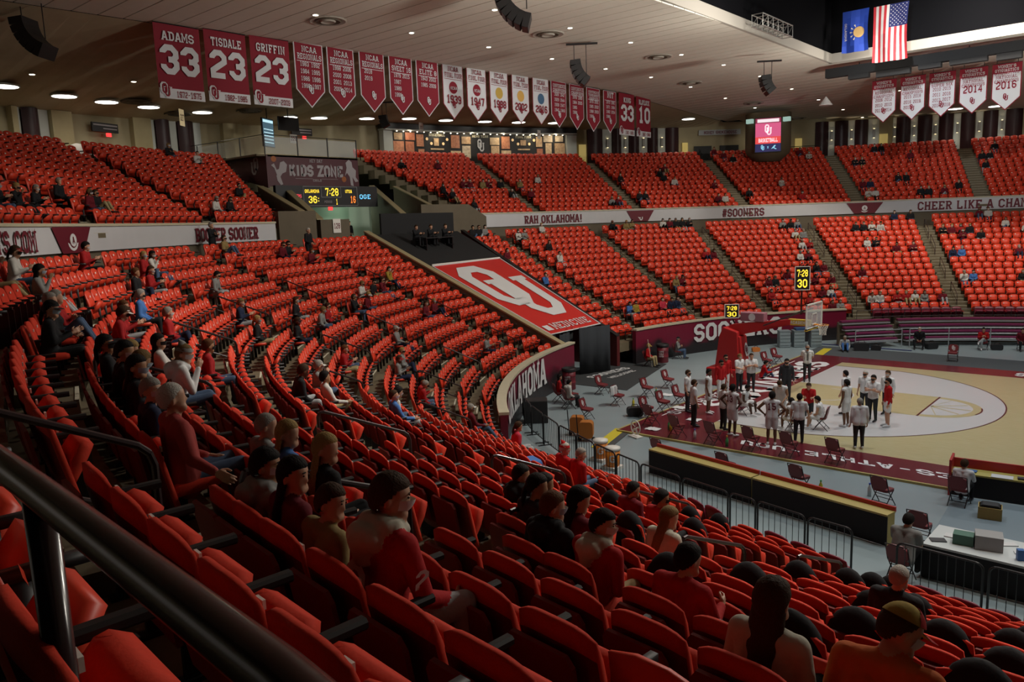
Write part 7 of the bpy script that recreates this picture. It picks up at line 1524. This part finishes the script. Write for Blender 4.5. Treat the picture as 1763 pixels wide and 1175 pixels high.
# seated in the huddle
def sit_on(x, y, ang, top, bot, lab, z=0.0, chair=True, **kw):
    kw.setdefault('voxel', .017); a = math.radians(ang)
    off = Matrix.Rotation(a, 3, 'Z') @ Vector((0, -.30, 0)); return person((x+off.x, y+off.y, z), a, top, bot, lab, **kw)
for x, y, a, lab, sk, kw in ((.37, -5.05, -90, 'seated player in white with a white headband', 3, dict(arms=('knees', 'knees'), lean=16, legs='w', cap=('band', 'W'))), (3.55, -5.6, 100, 'seated player in white with 3 on the back', 0, dict(arms=('knees', 'knees'), lean=14, legs='w', cap=('band', 'm'))), (1.5, -4.4, -130, 'seated player in white left of the kneeling coach', 2, dict(arms=('knees', 'knees'), lean=18, legs='w')), (2.9, -6.4, 60, 'seated player in white between players 15 and 3', 2, dict(arms=('knees', 'knees'), lean=18, legs='w'))):
    folding_chair(x, y, a, 'maroon folding chair under the %s' % lab, .06, False); o = sit_on(x, y, a, 'W', 'W', lab, .06, skin=sk, hair=('short', 'k'), sleeve='none', bottom='shorts', shoes='w', **kw)
    if '3 on' in lab: g = MB().use(LET); put2d(g, text2d('3', .2, .12, 1.1), lambda u, v, q: Vector((u, .27-.135+.24*(.28+v), .45+.28+v))); g.build('jersey_number', o[0])
# courtside and far side people
sit_on(-2.0, 2.3, -60, 'R', 'J', 'photographer in a red top sitting on the floor behind the baseline', -.38, skin=0, hair=('short', 'k'), arms=('chin', 'point'), legs='u', lean=16)
sit_on(-1.15, 11.5, 205, 'L', 'b', 'photographer in pale blue crouching beside black bags', -.30, skin=0, hair=('thin', 'g'), arms=('knees', 'knees'), legs='u', lean=20)
MB().use(BLACK).box((0, .62, .62), (.14, .2, .12)).build('camera_body', bpy.data.objects[[o.name for o in bpy.data.objects if o.get('label', '').startswith('photographer in pale')][0]])
for x, y, a, t, b, lab, kw in ((2.08, 14.1, 190, 'k', 'k', 'man in a dark suit seated before the far bleachers', dict(hair=('thin', 'w'), mask='w', legs='w')), (4.97, 15.3, 195, 'R', 'L', 'person in a red top and jeans seated before the far bleachers', dict(hair=('short', 'k'), legs='c', shoes='w', arms=('phone', 'phone'))), (6.7, 15.9, 195, 'm', 'k', 'person in maroon seated at the far right edge', dict(hair=('short', 'k'))), (-7.9, 4.7, -70, 'g', 'J', 'man in a grey sweater seated by the lettered end wall', dict(hair=('thin', 'g'), cap=('cap', 'k'), arms=('cross', 'cross'))), (-8.1, 1.9, -75, 'R', 'K', 'person in a red shirt and khakis holding a mop stick', dict(hair=('short', 'y'), cap=('cap', 'y'), legs='w')), (-6.1, -7.8, -35, 'w', 'd', 'person in a white hoodie seated under the curved lettered wall', dict(hair=('short', 'k'), hood=True)), (-7.15, -7.1, -40, 'R', 'k', 'person in red and black seated left of the white hoodie', dict(hair=('long', 'k'), female=True))):
    folding_chair(x, y, a, 'folding chair under the %s' % ' '.join(lab.split()[:11]), 0, False); sit_on(x, y, a, t, b, lab, **kw)
tag(MB().use(NOSE).tube([(-7.75, 1.75, .05), (-7.95, 1.65, 1.5)], .015, 6).build('mop_stick'), 'pale mop stick held by the seated red shirt', 'stick')
sit_on(9.0, -10.72, -4, 'W', 'k', 'scorer in a white shirt at the scorers table', hair=('short', 'b'), arms=('point', 'point'), lean=12)
sit_on(8.95, -16.3, -8, 'g', 'k', 'broad man in a grey shirt with a white headset at the press table', hair=('short', 'k'), cap=('band', 'W'), sleeve='short', bulk=1.2, arms=('point', 'point'), lean=20, z=.05, scale=1.16)
folding_chair(8.95, -16.3, -8, 'maroon folding chair under the broad man at the press table', .05, False)
# people on landings and the broadcast platform
P = bp(34.6, 208.9, zfloor(15, 209)); person(tuple(P), facing(209), 'k', 'k', 'person in black standing before the left white fascia', sit=False, arms=('cross', 'cross'), lean=0, hair=('short', 'g'), voxel=.02)
P = bp(rrow(14), aang(LA[0], 14)+.4, zfloor(14, 200)); person(tuple(P), facing(200), 'k', 'k', 'man in a dark suit standing in the aisle under the 128 sign', sit=False, lean=4, hair=('thin', 'w'), voxel=.02)
person((-24.0, -4.9, 6.5), -PI/2, 'k', 'k', 'dark figure standing in the upper portal', sit=False, hair=('short', 'k'), voxel=.02)
for th, lab in ((186.8, 'left'), (184.6, 'middle'), (182.4, 'right')): 
    P = rake(13.4, th, .66); folding = person(tuple(P), facing(th), 'k', 'k', '%s broadcaster in black behind the platform table' % lab, hair=('short', 'b'), arms=('point', 'point'), lean=8, voxel=.02)
    r = empty('stool', tuple(rake(13.4, th, .66)), facing(th)); tag(r, 'black stool under the %s broadcaster' % lab, 'stool'); MB().use(BLACKP).box((0, .25, .38), (.36, .34, .05)).build('seat', r)
    for sx in (-.15, .15): MB().use(BLACK).box((sx, .25, .18), (.03, .3, .36)).build('leg', r)
# ---------------------------------------------------------------- things left on seats
def seat_cloth(i, th, m, lab, name, w=.56, h=.75):
    s = take_seat(i, th, True)
    if not s: return
    P = Vector(s['p'])+Vector((0, 0, .90)); d = draped(P.x, P.y, P.z, s['rz'], lab, m, w, h, name); d.scale = (1, 1.2, 1); s['down'] = False
seat_cloth(10, 267.0, cmat('coat_grey', (.10, .10, .085)), 'rumpled grey coat hanging over a seat right of the orange shirt', 'coat', .62, .9)
COVK = cmat('cover_black', (.012, .011, .013))
random.seed(21); n_ = 0
cand = [s for s in ALLSEATS if s['kind'] == 'low' and s['th'] > 250 and -2 <= s['i'] <= 8 and s['u'] > 1000 and vis(s) and not s.get('taken')]
cand.sort(key=lambda s: (s['i'], s['th']))
for s in cand[::4]:
    s['tied'] = True; n_ += 1
    P = Vector(s['p']); r = empty('seat_cover', tuple(P), s['rz']); tag(r, 'black cover on a closed seat, row %s from the barricade, %s such cover' % (UNITS[min(max(s['i']+4, 1), 15)], ordn(n_)), 'cover', 'black covers on closed seats')
    g = MB().use(COVK); V = []; N = 10
    for q in range(N+1):
        for j in range(2*N): t = PI*q/N*.78; a = PI*j/N; k_ = 1+.06*noise.noise(Vector((q*.6, j*.6, n_))); V.append((.245*math.sin(t)*math.cos(a)*k_, .05+.15*math.sin(t)*math.sin(a)*k_, .62+.33*math.cos(t)))
    g.add(V, [(q*2*N+j, (q+1)*2*N+j, (q+1)*2*N+(j+1) % (2*N), q*2*N+(j+1) % (2*N)) for q in range(N) for j in range(2*N)]); g.build('cover_cloth', r, smooth=True)
    MB().use(BLACKP).tube([(.22*math.cos(2*PI*k_/12), .05+.14*math.sin(2*PI*k_/12), .40) for k_ in range(13)], .012, 5, False).build('tie_strap', r)
tag(MB().use(CC['b']).prism(rounded(.5, .3, .1), -.1, .1, Matrix.Translation((0, 0, .15))).build('blue_coat', None, Vector(bp(rrow(2)-.2, 246.0, zfloor(2, 246)+.45)), facing(246)), 'blue coat left on a seat by the santa hat', 'coat')
r = empty('phone', tuple(bp(rrow(8)-.50, 259.75, zfloor(8, 260)+.80)), facing(260)+PI); r.rotation_euler = (.5, 0, facing(260)); tag(r, 'lit phone held by the long haired woman', 'phone'); MB().use(BLACKP).box((0, 0, 0), (.065, .01, .12)).build('case', r); MB().use(glow('phone_screen', (.2, .7, .8), .8)).box((0, -.006, 0), (.058, .004, .11)).build('screen', r)

bpy.data.scenes.remove(TS)
# ---------------------------------------------------------------- build seats: the nearest 300 one by one, the rest as stuff
def pm(name, vs, fs, m, smooth=True):
    me = bpy.data.meshes.new(name); me.from_pydata([tuple(v) for v in vs], [], fs); me.materials.append(m)
    if smooth: me.polygons.foreach_set('use_smooth', [True]*len(fs))
    me.update(); return me
BK_V, BK_F = seat_back_mesh(True)
ME_BACK = pm('backrest', BK_V, BK_F, FABRIC); ME_BACK.materials.append(REARSHADE); _N = len(BK_V)//2
for _p in ME_BACK.polygons:
    if min(_p.vertices) >= _N and max(_p.vertices) < 2*_N-10: _p.material_index = 1  # rear faces take the shaded colour, the top edge stays bright
ME_BACKP = pm('backrest', BK_V, BK_F, PREMIUM)
_sh = MB().use(REARSHADE).prism([(-.2, .43), (.2, .43), (.205, .72), (.17, .77), (-.17, .77), (-.205, .72)], -.012, .012, Matrix.Translation((0, -.005, 0)) @ Matrix.Rotation(.17, 4, 'X') @ Matrix.Translation((0, .045, 0)))  # added inset panel that carries the painted shade of the rear
ME_REARSHADE = _sh.mesh('rear_shade_panel')
ME_CUSH = {}
for dn in (0, 1):
    v, f = cushion(.06 if dn else 1.02, True); ME_CUSH[dn] = pm('seat_cushion', v, f, FABRIC); ME_CUSH[dn, 'p'] = pm('seat_cushion', v, f, PREMIUM)
_a = MB().use(BLACKP).cbox((-.267, .24, .60), (.055, .31, .045), .012)
_a.box((-.267, .13, .52), (.035, .06, .16)); ME_ARM = _a.mesh('armrest')
_a = MB().use(PREMIUMR).cbox((-.267, .24, .60), (.055, .31, .045), .012); _a.box((-.267, .13, .52), (.035, .06, .16)); ME_ARMP = _a.mesh('armrest')
ME_STAND = MB().use(BLACK).box((-.267, .22, .27), (.03, .22, .54)).box((-.267, .22, .012), (.07, .30, .024)).mesh('seat_stand')
ME_PLATE = MB().use(WHITE).box((.13, .088, .74), (.055, .012, .035)).mesh('number_plate')
low = [s for s in ALLSEATS if s['kind'] == 'low' and s['th'] > 185 and vis(s)]
low.sort(key=lambda s: s['d']); near = low[:NEAR_SEATS]
nearid = set(id(s) for s in near)
prem = [s for s in ALLSEATS if s['kind'] == 'premium' and s['th'] > 185 and vis(s)]
BLOCK = {7: 'lower right block', 6: 'foreground block by the camera', 5: 'second block from the camera', 4: 'third block from the camera', 3: 'fourth block from the camera'}
rowmin = {}
for s in near: rowmin.setdefault((s['i'], sect_of(s)), []).append(s)
for k in rowmin: rowmin[k].sort(key=lambda s: s['th'])
def build_seat(s, lab, grp, p=False):
    r = empty('premium_seat' if p else 'arena_seat', s['p'], s['rz']); tag(r, lab, 'seat', grp)
    bk = link('backrest', ME_BACKP if p else ME_BACK, r); link('rear_shade_panel', ME_REARSHADE, r) if not p else None
    link('seat_cushion', ME_CUSH[1 if s['down'] else 0] if not p else ME_CUSH[1 if s['down'] else 0, 'p'], r)
    link('armrest', ME_ARMP if p else ME_ARM, r); link('seat_stand', ME_STAND, r)
    if not p: link('number_plate', ME_PLATE, bk)
    r.scale = (s['sx'], 1, 1)
for (i, b), l in rowmin.items():
    for k, s in enumerate(l):
        build_seat(s, 'red seat, %s from left in the %s row down, %s' % (ordn(k+1), ordn(15-i), BLOCK.get(b, 'left block')), 'red upholstered seats in the lower bowl')
prem.sort(key=lambda s: s['th'])
for k, s in enumerate(prem): build_seat(s, 'glossy maroon courtside chair, %s from the left along the near barricade' % ordn(k+1), 'maroon courtside chairs by the barricade', True)
# the rest, low detail, one object per kind
LB_V, LB_F = seat_back_mesh(False); LB_V = np.array(LB_V)
def lowseat(down):
    V = [LB_V]; F = [[tuple(f) for f in LB_F]]; Mi = [[0]*len(LB_F)]; n = len(LB_V)
    cv, cf = cushion(.06 if down else 1.0, False); V.append(np.array([tuple(v) for v in cv])); F.append([tuple(a+n for a in f) for f in cf]); Mi.append([0]*len(cf)); n += len(cv)
    b = MB().use(BLACKP).box((-.267, .25, .60), (.045, .30, .04)).box((-.267, .16, .29), (.03, .07, .58))
    V.append(np.array([tuple(v) for v in b.v])); F.append([tuple(a+n for a in f) for f in b.f]); Mi.append([1]*len(b.f)); n += len(b.v)
    pl = np.array([(.08, .105, .765), (.08, .112, .72), (.15, .112, .72), (.15, .105, .765)]); V.append(pl); F.append([(n, n+1, n+2, n+3)]); Mi.append([2])
    return np.concatenate(V), [f for g in F for f in g], [m for g in Mi for m in g]
LS = {d: lowseat(d) for d in (False, True)}
def stuff_seats(name, seats, mats, lab, cat):
    VV = []; loops = []; starts = []; tot = []; mi = []; off = 0; lo = 0
    for s in seats:
        V, F, Mi = LS[s['down']]; c, q = math.cos(s['rz']), math.sin(s['rz'])
        X = V[:, 0]*s['sx']; W = np.stack([c*X-q*V[:, 1]+s['p'].x, q*X+c*V[:, 1]+s['p'].y, V[:, 2]+s['p'].z], 1); VV.append(W)
        for f, m in zip(F, Mi): loops.extend([a+off for a in f]); starts.append(lo); tot.append(len(f)); lo += len(f); mi.append(m)
        off += len(V)
    VV = np.concatenate(VV); me = bpy.data.meshes.new(name); me.vertices.add(len(VV)); me.vertices.foreach_set('co', VV.ravel())
    me.loops.add(len(loops)); me.loops.foreach_set('vertex_index', loops); me.polygons.add(len(starts)); me.polygons.foreach_set('loop_start', starts)
    for m in mats: me.materials.append(m)
    me.polygons.foreach_set('material_index', mi); me.update(calc_edges=True); me.validate()
    return tag(link(name, me), lab, cat, kind='stuff')
stuff_seats('lower_bowl_seats', [s for s in ALLSEATS if s['kind'] == 'low' and id(s) not in nearid], [PLASTICRED, BLACKP, WHITE], 'rows of red folding seats filling the rest of the lower bowl', 'seats')
stuff_seats('upper_deck_seats', [s for s in ALLSEATS if s['kind'] == 'up'], [PLASTICRED, BLACKP, WHITE], 'rows of red folding seats filling the upper deck', 'seats')
farp = [s for s in ALLSEATS if s['kind'] == 'premium' and s['th'] < 185]
farp.sort(key=lambda s: -s['th'])
for k, s in enumerate(farp): build_seat(s, 'maroon chair behind the far bleacher rail, %s from the left' % ordn(k+1), 'maroon chairs behind the far rail', True)
